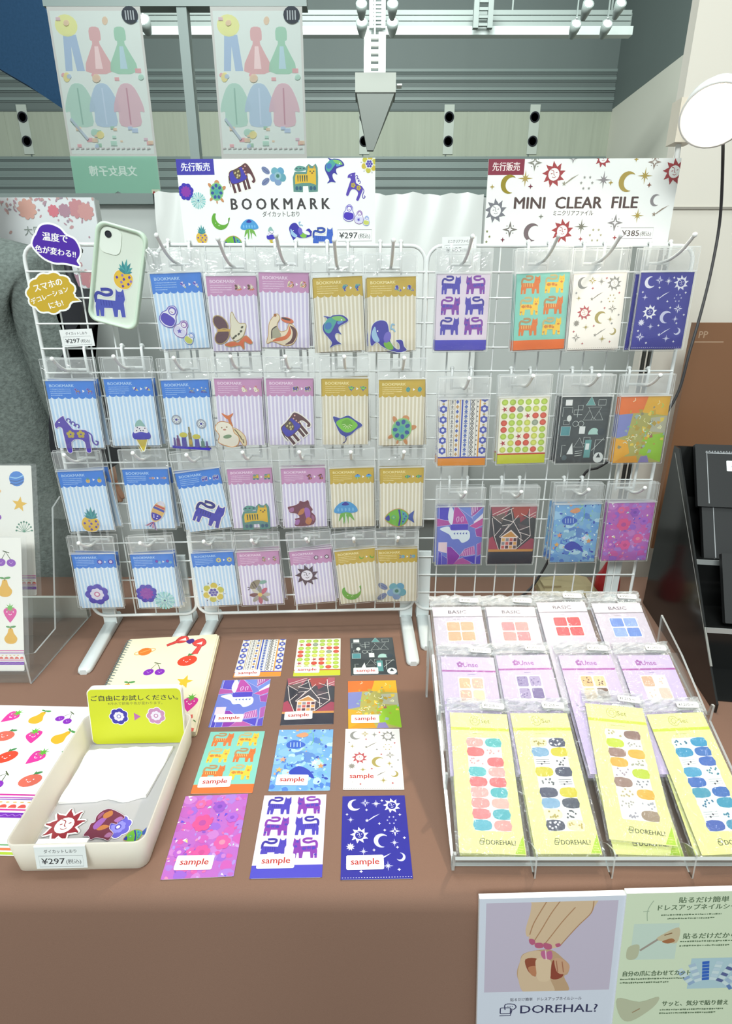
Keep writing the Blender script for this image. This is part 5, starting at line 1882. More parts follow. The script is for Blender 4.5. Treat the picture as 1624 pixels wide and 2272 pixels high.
FL = [('cats', (970.8, 608), (1088, 607)), ('tigers', (1151, 608), (1261, 603.5)), ('white', (1279, 607), (1386.6, 603.5)), ('navy', (1429.7, 605), (1535.5, 603.5)),
      ('stripes', (978.6, 887.5), (1081, 886)), ('dots', (1115, 883), (1215, 880)), ('geo', (1249, 881), (1358, 880)), ('patches', (1381, 881), (1486.4, 878.6)),
      ('patchwork', (968.6, 1125.7), (1076, 1124)), ('house', (1090, 1124), (1192, 1123)), ('sea', (1233, 1120), (1334.6, 1118)), ('flowers', (1349, 1116), (1457, 1114))]
for i, (key, TL, TR) in enumerate(FL):
    w = FILE_WORDS[key]
    pack_set([('printed_sleeve', file_mesh(key)), ('plastic_bag', BAGS_F[i % 4])], TL, TR, .06, CW, CH, 46.0,
             'bagged mini clear file with %s' % w, 'spare bagged file behind the one with %s' % w,
             'clear-file packs on the right grid', 'spare clear files with %s' % w, 4 if key in ('tigers', 'navy', 'geo', 'dots', 'sea', 'stripes') else 3, .0085, 'top' if i < 4 else 'low',
             'white hook holding the clear files with %s' % w, 'clear file pack', 'clear_file_pack', 1.2)
# ================================================================ signs over the grids
UP = (0, 0, 1)

def sign_board(name, label, tl, tr, Y, h_mm, draw, th=3.0):
    A, B = at_y(*tl, Y), at_y(*tr, Y)
    w = (B.x - A.x) * 1000
    mb, k = sheet(w, h_mm, th, '#f4f5f2')
    draw(k, w, h_mm)
    M = frame(((A.x + B.x) / 2, Y, (A.z + B.z) / 2 - h_mm / 2000), (1, 0, (B.z - A.z) / (B.x - A.x)), UP)
    return tag(mb.build(name, M_INK, None, M), label, 'sign')

def price_box(k, x, y, w, price, col='#3c3c40', l=1):
    k.line([(x, y), (x + w, y), (x + w, y + w * .3), (x, y + w * .3)], w * .008, col, l, closed=True)
    k.text('¥' + price, x + w * .05, y + w * .075, w * .22, col, 'l', bold=.012, l=l, width=w * .53)
    k.text('(税込)', x + w * .61, y + w * .085, w * .14, col, 'l', l=l, width=w * .34)

def draw_bookmark_sign(k, w, h):
    # (cx, cy): place on the board in 1500 x 595 units from its top left
    u = w / 1500
    def pt(cx, cy):
        return (cx - 35) * u, h - (cy - 45) * u
    k.L = 1
    x, y = pt(35, 150)
    k.rect(0, y, 283 * u, h, '#3a35a8')
    x, y = pt(178, 120)
    k.text('先行販売', x, y, 60 * u, '#f4f4fa', bold=.02, l=1, width=218 * u)
    x, y = pt(805, 385)
    k.text('B O O K M A R K', x, y, 108 * u, '#3d3a3c', bold=.03, width=760 * u)
    x, y = pt(805, 433)
    k.text('ダイカットしおり', x, y, 42 * u, '#46464a', bold=.012, width=285 * u)
    x, y = pt(1240, 610)
    price_box(k, x, y, 268 * u, '297')
    e = '#f8f7f2'
    for mo, cx, cy, s, rot, kw in (('elephant', 520, 165, 98, 14, {}), ('blueflower', 770, 160, 88, 0, {}), ('tiger', 1005, 180, 90, 0, {}), ('dolphin', 1205, 130, 84, -10, {}), ('horse', 1385, 230, 84, -24, {}), ('yflower', 1490, 85, 62, 0, {}), ('turtle', 322, 262, 72, 0, {}), ('twoflowers', 130, 285, 100, -8, {}), ('moon', 330, 458, 66, -18, {}), ('jelly', 553, 520, 72, 0, {}), ('pineapple', 178, 555, 66, 0, {}), ('icecream', 722, 575, 70, -50, {}), ('whale', 945, 530, 82, 28, {}), ('cat', 1128, 590, 84, 0, {'body': '#3f66c4', 'dark': '#3350a8'}), ('gfish', 430, 625, 90, 0, {}), ('dolls', 1385, 428, 90, 30, {})):
        x, y = pt(cx, cy)
        with k.at(x + 1, y - 1, s * u * 1.05, rot):
            pass
        with k.at(x, y, s * u, rot):
            MOTIFS[mo](k, **kw)
sign_board('shop_sign', 'white BOOKMARK sign with animal pictures above the middle grid', (390, 353), (833, 350), 1.30, 160, draw_bookmark_sign)

def draw_file_sign(k, w, h):
    # 1135 x 460 units
    u = w / 1130
    hh = 455 * u
    def pt(cx, cy):
        return (cx - 425) * u, h - (cy - 40) * u
    k.L = 1
    x, y = pt(425, 122)
    k.rect(0, y, 212 * u, h, '#8a3548')
    x, y = pt(530, 97)
    k.text('先行販売', x, y, 48 * u, '#f0e2e0', bold=.02, l=1, width=160 * u)
    x, y = pt(965, 300)
    k.text('MINI  CLEAR  FILE', x, y, 88 * u, '#5a4a48', bold=.03, width=740 * u)
    x, y = pt(955, 336)
    k.text('ミニクリアファイル', x, y, 32 * u, '#5c5250', bold=.012, width=240 * u)
    x, y = pt(1255, 466)
    price_box(k, x, y, 200 * u, '385', '#5a4c4a')
    bg = '#f4f5f2'
    r_, g_, s_ = '#a8484c', '#b09a52', '#8f8a8c'
    for cx, cy, s, c in ((815, 120, 66, r_), (485, 310, 64, '#7c7c84'), (900, 422, 64, r_), (1095, 40, 46, r_), (1525, 110, 66, r_)):
        x, y = pt(cx, cy)
        with k.at(x, y, s * u, 0):
            m_sun(k, c, bg, None, c)
    for cx, cy, s, a, c in ((555, 170, 50, -10, '#9a8a2c'), (715, 428, 50, -10, '#7a6a6e'), (1258, 160, 54, -10, g_), (1440, 258, 32, 0, s_)):
        x, y = pt(cx, cy)
        with k.at(x, y, s * u):
            c_moon(k, c, a)
    for cx, cy, s, c in ((648, 140, 46, g_), (1113, 150, 48, s_), (1013, 398, 44, '#7f7c70'), (1345, 340, 40, g_), (1355, 130, 46, g_)):
        x, y = pt(cx, cy)
        with k.at(x, y, s * u):
            c_spark8(k, c)
    for cx, cy, s, c in ((697, 60, 44, '#8a8a80'), (580, 412, 46, '#7a7470'), (1215, 378, 48, s_), (1400, 60, 40, '#9a8a80'), (920, 40, 26, s_)):
        x, y = pt(cx, cy)
        with k.at(x, y, s * u):
            c_diamond(k, c, bg)
    for cx, cy, c in ((455, 183, g_), (683, 182, '#7a3a4a'), (1158, 165, g_), (1388, 178, '#8a5a4a'), (540, 468, '#7a3a4a'), (1017, 466, r_), (1225, 460, r_), (762, 342, '#8a8a80'), (1290, 45, g_)):
        x, y = pt(cx, cy)
        with k.at(x, y, 15 * u):
            k.poly(star_pts(0, 0, 1, .35, 4), c)
    for cx, cy, c in ((918, 145, '#a09a8a'), (1480, 310, '#9a8a7a')):
        x, y = pt(cx, cy)
        with k.at(x, y, 46 * u):
            c_comet(k, c)
    for cx, cy, c in ((1015, 165, '#9a9894'), (425, 450, '#8a8a5a'), (1105, 445, '#b0a88a')):
        x, y = pt(cx, cy)
        with k.at(x, y, 44 * u):
            c_ring(k, c)
sign_board('shop_sign', 'white MINI CLEAR FILE sign with suns and moons above the right grid', (1085, 353), (1513, 350.5), 1.29, 160, draw_file_sign)

# acrylic strips that hold the two signs to the grid rail
def tag_card(label, tl, tr, off, price, title, plane='rack', extra=0):
    A, B = at_rack(*tl, off), at_rack(*tr, off)
    w = (B - A).length * 1000
    h = w * .52
    mb, k = sheet(w, h + extra, .8, '#f2f4f3')
    k.text(title, w / 2, h + extra - w * .16, w * .1, '#4a4a4e', bold=.01, width=w * .66)
    price_box(k, w * .08, extra + w * .05, w * .84, price)
    M = frame((A + B) / 2, B - A, UP) @ Matrix.Translation((0, -(h + extra) / 2000, 0))
    return tag(mb.build('price_card', M_INK, None, M), label, 'price card')
tag_card('small white ¥297 price card on the left grid, above the purple horse pack', (131, 732), (203, 729), .012, '297', 'ダイカットしおり')
tag_card('small white ¥385 price card on the right grid, above the purple cats pack', (981, 526), (1058, 524), .012, '385', 'ミニクリアファイル')

# speech bubbles
def bubble(label, pts_px, off, col, texts, white=5.0):
    P = [at_rack(x, y, off) for x, y in pts_px]
    c = sum(P, Vector()) / len(P)
    M = frame(c, (1, 0.043, 0), UP)
    Mi = M.inverted()
    q = [Mi @ p for p in P]
    out = smooth([(p.x * 1000, p.y * 1000) for p in q], 4 if len(q) < 30 else 1)
    ar = sum(out[i - 1][0] * out[i][1] - out[i][0] * out[i - 1][1] for i in range(len(out)))
    if ar < 0:
        out.reverse()
    mb = MB()
    cx, cy = sum(p[0] for p in out) / len(out), sum(p[1] for p in out) / len(out)
    n = len(out)
    big = []
    for i in range(n):
        dx, dy = out[(i + 1) % n][0] - out[i - 1][0], out[(i + 1) % n][1] - out[i - 1][1]
        d = math.hypot(dx, dy) or 1
        big.append((out[i][0] + dy / d * white, out[i][1] - dx / d * white))
    mb.prism([(x / 1000, y / 1000) for x, y in big], -.0016, 0, 0, hx('#f6f7f4'))
    k = Ink(mb, 0, 0, clip=None)
    k.poly(out, col, 0)
    for s_, px, py, size, rot in texts:
        p = Mi @ at_rack(px, py, off)
        with k.at(p.x * 1000, p.y * 1000, 1, rot):
            k.text(s_, 0, -size * .38, size, '#f6f3f0', bold=.03, l=1)
    return tag(mb.build('speech_bubble', M_INK, None, M), label, 'speech bubble sign', 'speech-bubble signs')
bubble('purple speech-bubble sign with white Japanese lettering at the top left of the grid', [(73, 545), (76, 527), (80, 521), (90, 502), (110, 498), (132, 507), (146, 522), (165, 532), (176, 552), (176, 567), (170, 579), (176, 590), (158, 586), (140, 583), (120, 582), (95, 570)], .022, '#4a1fa0',
       [('温度で', 122, 527, 16.5, -6), ('色が変わる!!', 123, 558, 14.2, -8)], 3.6)
bubble('gold speech-bubble sign with white Japanese lettering below the purple one', [q_ for a_ in range(0, 360, 6) for q_ in ([(113 + 54 * (.9 + .1 * abs(math.sin(R(a_ * 5.5)))) * math.cos(R(a_)), 650 - 45 * (.9 + .1 * abs(math.sin(R(a_ * 5.5)))) * math.sin(R(a_)))] if a_ != 342 else [(178, 667)])], .024, '#c9a72f',
       [('スマホの', 106, 632, 15.5, 14), ('デコレーション', 110, 655, 11.8, 18), ('にも!', 124, 675, 14, 14)], 3.4)

# phone case
P = [at_rack(x, y, .05) for x, y in ((220, 481), (341, 522), (296, 742), (188, 702))]
c = sum(P, Vector()) / 4
xd = ((P[1] - P[0]) + (P[2] - P[3])) / 2
M = frame(c, (math.cos(R(-15)), .043, math.sin(R(-15))), (math.sin(R(15)), 0, math.cos(R(15))))
wq, hq = .096, .186
t = thing('phone_case', 'pale mint phone case with pineapple and blue cat stickers on the left grid', 'phone case', M)
mb = MB()
o1 = rr(-wq / 2, -hq / 2, wq / 2, hq / 2, .019, 6)
sec = [(.0, -.005), (.0, .004), (-.0012, .0065), (-.0035, .007), (-.006, .0045), (-.0068, -.001)]
rows = []
for ins, z in sec:
    f_ = (wq / 2 + ins) / (wq / 2)
    g_ = (hq / 2 + ins) / (hq / 2)
    rows.append([(x * f_, y * g_, z) for x, y in o1])
mb.grid(rows, loop=True, flip=True)
mb.build('bumper', M_SHELL, t)
mb = MB()
mb.prism(rr(-wq / 2 + .004, -hq / 2 + .004, wq / 2 - .004, hq / 2 - .004, .016, 6), -.005, -.001)
mb.build('back_plate', plain('frosted_mint_plate', '#d7e0d3', .5), t)
mb = MB()
mb.prism(rr(-wq / 2 + .009, hq / 2 - .055, wq / 2 - .048, hq / 2 - .008, .012, 5), -.001, .0006)
cp_ = mb.build('camera_plate', plain('frosted_plate_pale', '#e3ebe0', .4), t)
mb = MB()
mb.lathe([(.0062, .0005), (.0062, .0022), (.0052, .0022), (.0048, .0012)], 18, M=Matrix.Translation((-wq / 2 + .023, hq / 2 - .021, 0)))
mb.build('camera_hole', M_DARK, cp_)
for nm, mo, x, y, s, rot in (('pineapple_sticker', 'pineapple', 60, 102, 27, -2), ('cat_sticker', 'cat', 40, 40, 31, 12)):
    mb = MB()
    k = Ink(mb, wq * 1000, hq * 1000, z=-.7, clip=None)
    with k.at(x, y, s, rot):
        if mo == 'cat':
            m_cat(k, '#5058b0', '#42489c', '#d9dcd8')
        else:
            MOTIFS[mo](k)
    mb.build(nm, M_GLOSS, t)

# ================================================================ things lying on the table
def flat_matrix(tl, tr, br, bl, z=TABLE):
    A, B, Cc, D = [at_z(*p, z) for p in (tl, tr, br, bl)]
    mid = (A + B + Cc + D) / 4
    y = ((A - D) + (B - Cc)) / 2
    x = ((B - A) + (Cc - D)) / 2
    x = (x.normalized() + Vector((y.y, -y.x, 0)).normalized()).normalized()
    return frame((mid.x, mid.y, z), x, y)

SM = [('stripes', ((539.5, 1420), (635.5, 1417.7), (623.7, 1500.8), (515.5, 1503.8)), 30, 14), ('dots', ((660.6, 1418.8), (758, 1415.9), (754.5, 1497.9), (648.5, 1500.8)), 30, 22), ('geo', ((775, 1416.6), (875, 1412), (881, 1497), (777, 1499.7)), 34, 14),
      ('patchwork', ((491.5, 1507.5), (604, 1503.8), (582, 1614), (461, 1616)), 36, 24), ('house', ((637.4, 1503.8), (744.5, 1500.8), (739, 1608.7), (620.8, 1611)), 34, 26), ('patches', ((771.5, 1513.8), (881, 1507.5), (890.4, 1614.6), (770.4, 1616)), 34, 26),
      ('tigers', ((466.3, 1625), (588, 1623), (561.6, 1758), (422, 1759.6)), 36, 24), ('sea', ((620.8, 1621.4), (740.8, 1616.6), (730.8, 1754.4), (594, 1754.4)), 38, 23), ('white', ((766.7, 1619), (888.6, 1615.5), (895, 1751.5), (759.3, 1752)), 32, 28),
      ('flowers', ((410, 1770), (549.8, 1762.5), (520, 1943.5), (357.7, 1946.5)), 43, 24), ('cats', ((585.6, 1769), (725, 1764), (713.8, 1944), (554, 1945)), 35, 26), ('navy', ((760.4, 1772.9), (901.5, 1764), (912.6, 1946.5), (753.7, 1948)), 36, 26)]
for i, (key, q, lx, ly) in enumerate(SM):
    M = flat_matrix(*q, TABLE + .0012)
    o = link('sample_clear_file', file_mesh(key), None, M)
    tag(o, 'sample clear file on the table, %s' % FILE_WORDS[key], 'clear file', 'sample clear files on the table')
    mb, k = sheet(56, 23, .3, '#fbfaf7', 2.5)
    k.text('sample', 28, 8, 14, '#b8302c', bold=.022, width=42)
    mb.build('sample_label', M_INK, o, Matrix.Translation(((lx - CW / 2) / 1000, (ly - CH / 2) / 1000, .0009)) @ Matrix.Rotation(R(rnd.uniform(-2, 2)), 4, 'Z'))['label'] = 'white label with red handwriting'

# notebook with sticker art
M = flat_matrix((286, 1423), (480, 1409), (426, 1621), (185, 1632), TABLE + .0135)
A, B, D = at_z(286, 1423, TABLE), at_z(480, 1409, TABLE), at_z(428, 1621, TABLE)
nw, nh = (B - A).length * 1000, (D - B).length * 1000
t = thing('spiral_notebook', 'cream spiral notebook covered with fruit and ribbon stickers, behind the white tray', 'notebook', M)
mb, k = sheet(nw, nh, 1.2, '#f8efcf', 5)
for fn, x, y, s, rot in ((m_planet, .24, .83, 22, 10), (m_cherry, .43, .62, 24, 0), (m_tomato, .74, .70, 23, 6), (m_ribbon, .70, .86, 40, -8), (m_pear, .2, .42, 22, -8), (m_worm, .48, .36, 21, 20), (m_star, .78, .46, 19, 0), (m_strawberry, .9, .25, 21, 0), (m_strawberry, .3, .12, 20, 20), (m_worm, .93, .06, 20, 10)):
    with k.at(x * nw, y * nh, s, rot, scy=s * 1.25):
        fn(k)
mb.build('cover', M_INK, t)
mb = MB()
mb.box((-nw / 2000 + .004, -nh / 2000 - .0, -.0095), (nw / 2000 + .004, nh / 2000 - .004, -.0015), 0, hx('#efe6c8'))
mb.build('pages', M_INK, t)
mb = MB()
mb.prism(rr(-nw / 2000, -nh / 2000, nw / 2000 + .005, nh / 2000 - .003, .005), -.0125, -.0102, 0, hx('#efe3b8'))
mb.build('back_cover', M_INK, t)
mb = MB()
for i in range(34):
    y = -nh / 2000 + .008 + i * (nh / 1000 - .016) / 33
    mb.tube([(-nw / 2000 + .006 + .0075 * math.cos(R(a)) - .004, y, -.006 + .0085 * math.sin(R(a))) for a in range(0, 361, 45)], .0011, 5, caps=False)
mb.build('spiral_wire', M_GREY, t)

# fruit sheet under the tray
A, B = at_z(188, 1567, TABLE), at_z(30, 1908, TABLE)
tl = at_z(0, 1563.5, TABLE)
xdir = (A - tl)
TRc = at_z(283, 1571, TABLE)
ydir = TRc - B
fw, fh = 420.0, 330.0
x_ = xdir.normalized()
M = frame(TRc, x_, Vector((-x_.y, x_.x, 0))) @ Matrix.Translation((-fw / 2000, -fh / 2000, .0012))
sh = math.atan2((TRc - B).x * x_.x + (TRc - B).y * x_.y, (TRc - B).length)
mb, k = sheet(fw, fh, .4, '#fdfcfa')
KIND = [(m_tomato, 16), (m_strawberry, 16), (m_pear, 16), (m_cherry, 15)]
def fruit_print(k, fw, fh, x0, y0, dx, dy, rows_, cols_, s):
    rn = random.Random(12)
    for r_ in range(rows_):
        for c in range(cols_):
            fn, q = KIND[(c + r_ * 3 + 2) % 4]
            with k.at(x0 + c * dx + (r_ % 2) * dx * .35, y0 - r_ * dy, s, rn.uniform(-35, 25)):
                if fn is m_tomato and rn.random() < .4:
                    m_tomato(k, '#dd6a58')
                else:
                    fn(k)
def band_print(k, w, y, u):
    k.rect(0, y, w, y + 2.2 * u, '#d0359c', 1)
    k.rect(0, y - 4 * u, w, y - 2.4 * u, '#b04ab8', 1)
    k.rect(0, y - 6.4 * u, w, y - 5.2 * u, '#7a3ab0', 1)
    for i in range(int(w / (9 * u))):
        k.ell(i * 9 * u + 3, y - 10 * u, 2.6 * u, .9 * u, '#dcb468', 1, n=8)
        k.poly([(i * 12 * u + 6 * u + 5 * u * math.cos(R(t)), y - 18 * u + 5 * u * math.sin(R(t))) for t in range(0, 181, 30)], '#e0564e', 1)
    k.rect(0, y - 22 * u, w, y - 20 * u, '#d0359c', 1)
    k.rect(0, y - 32 * u, w, y - 25 * u, '#7a2cb4', 1)
    k.line([(x, y - 28.5 * u + (1.2 * u if (x // 6) % 2 else -1.2 * u)) for x in range(0, int(w), 6)], .8 * u, '#b48ad8', 2)
fruit_print(k, fw, fh, 30, fh - 32, 56, 52, 4, 8, 20)
band_print(k, fw, fh - 222, 1.35)
with k.at(fw - 188, fh - 286, 22, 20):
    m_tomato(k, '#ef8330')
with k.at(fw - 330, fh - 286, 22, 20):
    m_tomato(k, '#ef8330')
k.rect(0, 16, fw, 18, '#6aa868', 1)
k.rect(0, 8, fw, 12, '#ea7a4a', 1)
k.rect(0, 1, fw, 5, '#b5cf3a', 1)
tag(mb.build('sticker_sheet', M_INK, None, M), 'large white sheet of fruit stickers lying partly under the white tray', 'sticker sheet')

# translucent white tray
TX, TYY, TW_, TD, TH_ = -.421, .716, .190, .262, .058
M_TRAY = plain('frosted_tray_plastic', '#f1ece2', .35)
_b = M_TRAY.node_tree.nodes['Principled BSDF']
_nt = M_TRAY.node_tree
_tl = _nt.nodes.new('ShaderNodeBsdfTranslucent')
_tl.inputs[0].default_value = (.95, .92, .87, 1)
_mx = _nt.nodes.new('ShaderNodeMixShader')
_mx.inputs[0].default_value = .5
_nt.links.new(_b.outputs[0], _mx.inputs[1])
_nt.links.new(_tl.outputs[0], _mx.inputs[2])
_nt.links.new(_mx.outputs[0], _nt.nodes['Material Output'].inputs[0])
t = thing('tray', 'frosted white plastic tray holding die-cut bookmarks and a lime card', 'tray', Matrix.Translation((TX, TYY, TABLE + .0017)) @ Matrix.Rotation(R(1.5), 4, 'Z'))
mb = MB()
def ring(ins, z, taper):
    return [Vector((x, y, z)) for x, y in rr(-TW_ / 2 + ins - taper, -TD / 2 + ins - taper, TW_ / 2 - ins + taper, TD / 2 - ins + taper, .014 - ins * .6, 5)]
mb.grid([ring(.002, 0, 0), ring(0, .002, 0), ring(0, TH_, .004), ring(.0022, TH_ + .0005, .004), ring(.0026, TH_ - .002, .004), ring(.0026, .0035, 0)], loop=True, smooth=True)
mb.face(ring(.0026, .0035, 0))
mb.face(ring(.002, 0, 0)[::-1])
mb.build('tray_body', M_TRAY, t)
mb = MB()
mb.prism(rr(-TW_ / 2 + .006, -TD / 2 + .006, TW_ / 2 - .006, TD / 2 - .006, .01), .0037, .0046, 0, hx('#b9b7b8'))
mb.build('tray_liner', M_INK, t)

TM = Matrix.Translation((TX, TYY, TABLE + .0017)) @ Matrix.Rotation(R(1.5), 4, 'Z')
# lime card standing at the back of the tray
cw, ch = 172.0, 114.0
t = thing('instruction_card', 'lime card with dark Japanese lettering and two flowers standing in the back of the tray', 'card', TM @ Matrix.Translation((-.001, TD / 2 - .016, .0065)) @ Matrix.Rotation(R(82), 4, 'X'))
mb = MB()
mb.prism([(x / 1000, y / 1000) for x, y in rr(-cw / 2, 0, cw / 2, ch, 10, 5)], -.012, -.0005, 0, hx('#f4f2ec'))
fb_ = mb.build('foam_block', M_INK, t)
mb = MB()
k = Ink(mb, cw, ch, clip=None)
mb.prism([(x / 1000, (y - ch / 2) / 1000) for x, y in rr(-cw / 2 + 1.5, 0, cw / 2 - 1.5, ch - 2, 9, 5)], -.0004, 0, 0, hx('#ccd22e'))
k.text('ご自由にお試しください。', cw / 2, ch - 24, 12, '#3a3a3a', bold=.02, width=cw * .92)
k.text('※冷水で前後や色が変わります。', cw / 2, ch - 33, 6.5, '#6a6a3a', width=cw * .58)
for x, o_, r_ in ((54, '#3d36a0', '#8a8ac0'), (122, '#c28ab4', '#b87aa8')):
    with k.at(x, ch - 57, 17, 0):
        m_flower(k, o_, '#e3dcea', r_, '#f3f0ea')
k.poly([(82, ch - 66), (82, ch - 50), (94, ch - 58)], '#b566a8', 1)
mb.build('card_face', M_INK, fb_, Matrix.Translation((0, ch / 2000, 0)))
# pad of wipes
q = [TM.inverted() @ at_z(x, y, TABLE + .011) for x, y in ((200, 1659), (386, 1655), (322, 1770), (129, 1780))]
mb = MB()
rows = []
for j in range(11):
    v = j / 10
    row = []
    for i in range(17):
        u = i / 16
        p = (q[3] * (1 - u) + q[2] * u) * (1 - v) + (q[0] * (1 - u) + q[1] * u) * v
        z = .0095 + .0012 * math.sin(i * 1.9 + j) + .001 * math.sin(j * 1.7 + i * .4) + (.004 * u if v > .9 else 0) + (.003 * math.sin(i * 1.3) if j == 0 and i > 6 else 0)
        row.append((min(max(p.x, -TW_ / 2 + .005), TW_ / 2 - .005), min(p.y + (.004 * math.sin(i * .9) if j == 0 and i > 6 else 0), TD / 2 - .032), z))
    rows.append(row)
mb.grid(rows)
mb.grid([[(x, y, .0052) for x, y, z in rows[0]], rows[0]])
mb.grid([[r_[-1] for r_ in rows], [(r_[-1][0], r_[-1][1], .0052) for r_ in rows]])
mb.grid([[(r_[0][0], r_[0][1], .0052) for r_ in rows], [r_[0] for r_ in rows]])
tag(mb.build('cloth_pad', plain('white_wipe', '#fbfbfa', .8), None, TM), 'white wrinkled wipe lying in the tray in front of the lime card', 'wipe')

def loose_mark(label, fn, px, py, s, rot, z, **kw):
    p = TM.inverted() @ at_z(px, py, TABLE + .008)
    mb = MB()
    k = Ink(mb, 0, 0, clip=None)
    with k.at(0, 0, s, rot):
        fn(k, **kw)
    tag(mb.build('die_cut_bookmark', M_GLOSS, None, TM @ Matrix.Translation((p.x, p.y, z))), label, 'bookmark', 'loose die-cut bookmarks in the tray')
loose_mark('loose maroon smiling sun bookmark at the front left of the tray', lambda k: m_sun(k, '#93323c', '#faf8f6', '#faf8f6'), 143, 1832, 29, 0, .0070)
loose_mark('loose maroon and orange dragon-like bookmark in the front of the tray', m_bear, 232, 1832, 27, 150, .0068)
loose_mark('loose blue flower bookmark showing behind the maroon one in the tray', lambda k: m_flower(k, '#6a62cc', '#8f8ae0', '#5a52bc', '#f4f2f6'), 262, 1834, 20, 0, .0056)
loose_mark('loose green fish bookmark at the front right of the tray', m_gfish, 300, 1852, 17, 20, .0052)

# price card folded over the tray front
A, B = TM.inverted() @ at_z(103, 1876, TABLE + .06), None
mb, k = sheet(72, 37, 1.2, '#e6eae9')
k.text('ダイカットしおり', 36, 26.5, 6.5, '#4a4a4e', bold=.01, width=46)
price_box(k, 5, 3, 62, '297')
o = mb.build('price_card', M_INK, None, TM @ Matrix.Translation((-.019, -TD / 2 - .0085, .0385)) @ Matrix.Rotation(R(82), 4, 'X'))
tag(o, 'small white ¥297 price card clipped over the front of the tray', 'price card')
mb = MB()
mb.box((-.036, .0182, -.0135), (.036, .0195, .0006), 0, hx('#ffffff'))
mb.build('folded_top', M_INK, o)

# ================================================================ left acrylic rack with fruit sheets
def acryl_plate(name, out, th, M, parent):
    mb = MB()
    mb.prism(out, -th / 2, th / 2, 0, M=M, side=1)
    return mb.build(name, [M_ACRYL, M_ACRED], parent)
t = thing('acrylic_rack', 'clear acrylic rack at the far left holding two fruit sticker sheets', 'display rack', Matrix.Translation((-.86, 1.14, TABLE)))
MX = Matrix(((0, 0, 1, 0), (1, 0, 0, 0), (0, 1, 0, 0), (0, 0, 0, 1)))      # local x->Y, y->Z, z->X
side = [(-.115, .0), (.13, .0), (.14, .03), (.20, .22), (.2, .33), (.17, .355), (.12, .34), (.05, .12), (-.02, .1), (-.09, .05), (-.12, .05)]
side = [(-.125, 0), (.16, 0), (.16, .32), (.13, .345), (.09, .33), (.0, .06), (-.09, .055), (-.125, .075)]
acryl_plate('side_panel', side, .004, Matrix.Translation((.128, 0, .001)) @ MX, t)
acryl_plate('side_panel', side, .004, Matrix.Translation((-.2, 0, .001)) @ MX, t)
mb = MB()
for y0_, z0_, y1_, z1_ in ((-.115, .014, -.02, .285), (.02, .06, .105, .36)):
    dy, dz = y1_ - y0_, z1_ - z0_
    L_ = math.hypot(dy, dz)
    n_ = Vector((0, -dz / L_, dy / L_)) * .0035
    a0, a1 = Vector((0, y0_, z0_)) - n_ * 2.6, Vector((0, y1_, z1_)) - n_ * 2.6
    for X0, X1 in ((-.198, .126),):
        mb.face([(X0, *a0[1:]), (X1, *a0[1:]), (X1, *a1[1:]), (X0, *a1[1:])], 0)
mb.build('back_plate', [M_ACRYL, M_ACRED], t)
mb = MB()
mb.box((-.198, -.125, .003), (.126, -.121, .03), 0)
mb.box((-.198, -.122, .003), (.126, .15, .007), 0)
mb.build('front_lip', [M_ACRYL, M_ACRED], t)
mb = MB()
mb.box((-.198, .148, .0), (.126, .158, .06), 0)
mb.build('rear_bar', plain('white_bar', '#e8ece4', .4), t)

def fruit_sheet(label, y_top, h_top, y_bot, h_bot, right_x, w, big, dy=0.0):
    A = Vector((right_x, y_bot, TABLE + h_bot))
    B = Vector((right_x, y_top, TABLE + h_top))
    L_ = (B - A).length * 1000
    mb, k = sheet(w, L_, .6, '#f7f5ee', 3)
    k.L = 1
    band_print(k, w, 44, .95)
    xs = (w - 22, w - 66, w - 112)
    if big:
        for (fn, x, y, s) in ((m_globe, w - 34, L_ - 30, 19), (m_star, w - 30, L_ - 88, 18), (m_dandelion, w - 22, L_ - 140, 20), (m_planet, w - 90, L_ - 60, 18), (m_cherry, w - 90, L_ - 110, 18)):
            with k.at(x, y, s):
                fn(k)
    else:
        for (fn, x, y, s) in ((m_cherry, w - 34, L_ - 46, 22), (m_pear, w - 38, L_ - 108, 22), (m_strawberry, w - 28, L_ - 166, 20), (m_pear, w - 28, L_ - 214, 20), (m_tomato, w - 90, L_ - 60, 20), (m_star, w - 90, L_ - 130, 18)):
            with k.at(x, y, s):
                fn(k)
    t_ = thing('sticker_sheet', label, 'sticker sheet', frame((A + B) / 2 - Vector((w / 2000, 0, 0)), (1, 0, 0), B - A), 'fruit sticker sheets in the acrylic rack')
    mb.build('print', M_GLOSS, t_)
    mb = MB()
    o_ = rr(-w / 2000 - .004, -L_ / 2000 - .002, w / 2000 + .012, L_ / 2000 + .004, .002)
    mb.prism(o_, .0006, .0011, 0)
    mb.build('clear_sleeve', [M_FILM], t_)
fruit_sheet('front fruit sticker sheet with cherries, pears and a strawberry in the acrylic rack', 1.125, .300, 1.033, .021, -.752, 170, False)
fruit_sheet('rear fruit sticker sheet with a blue globe and a yellow star in the acrylic rack', 1.225, .435, 1.14, .15, -.757, 170, True)

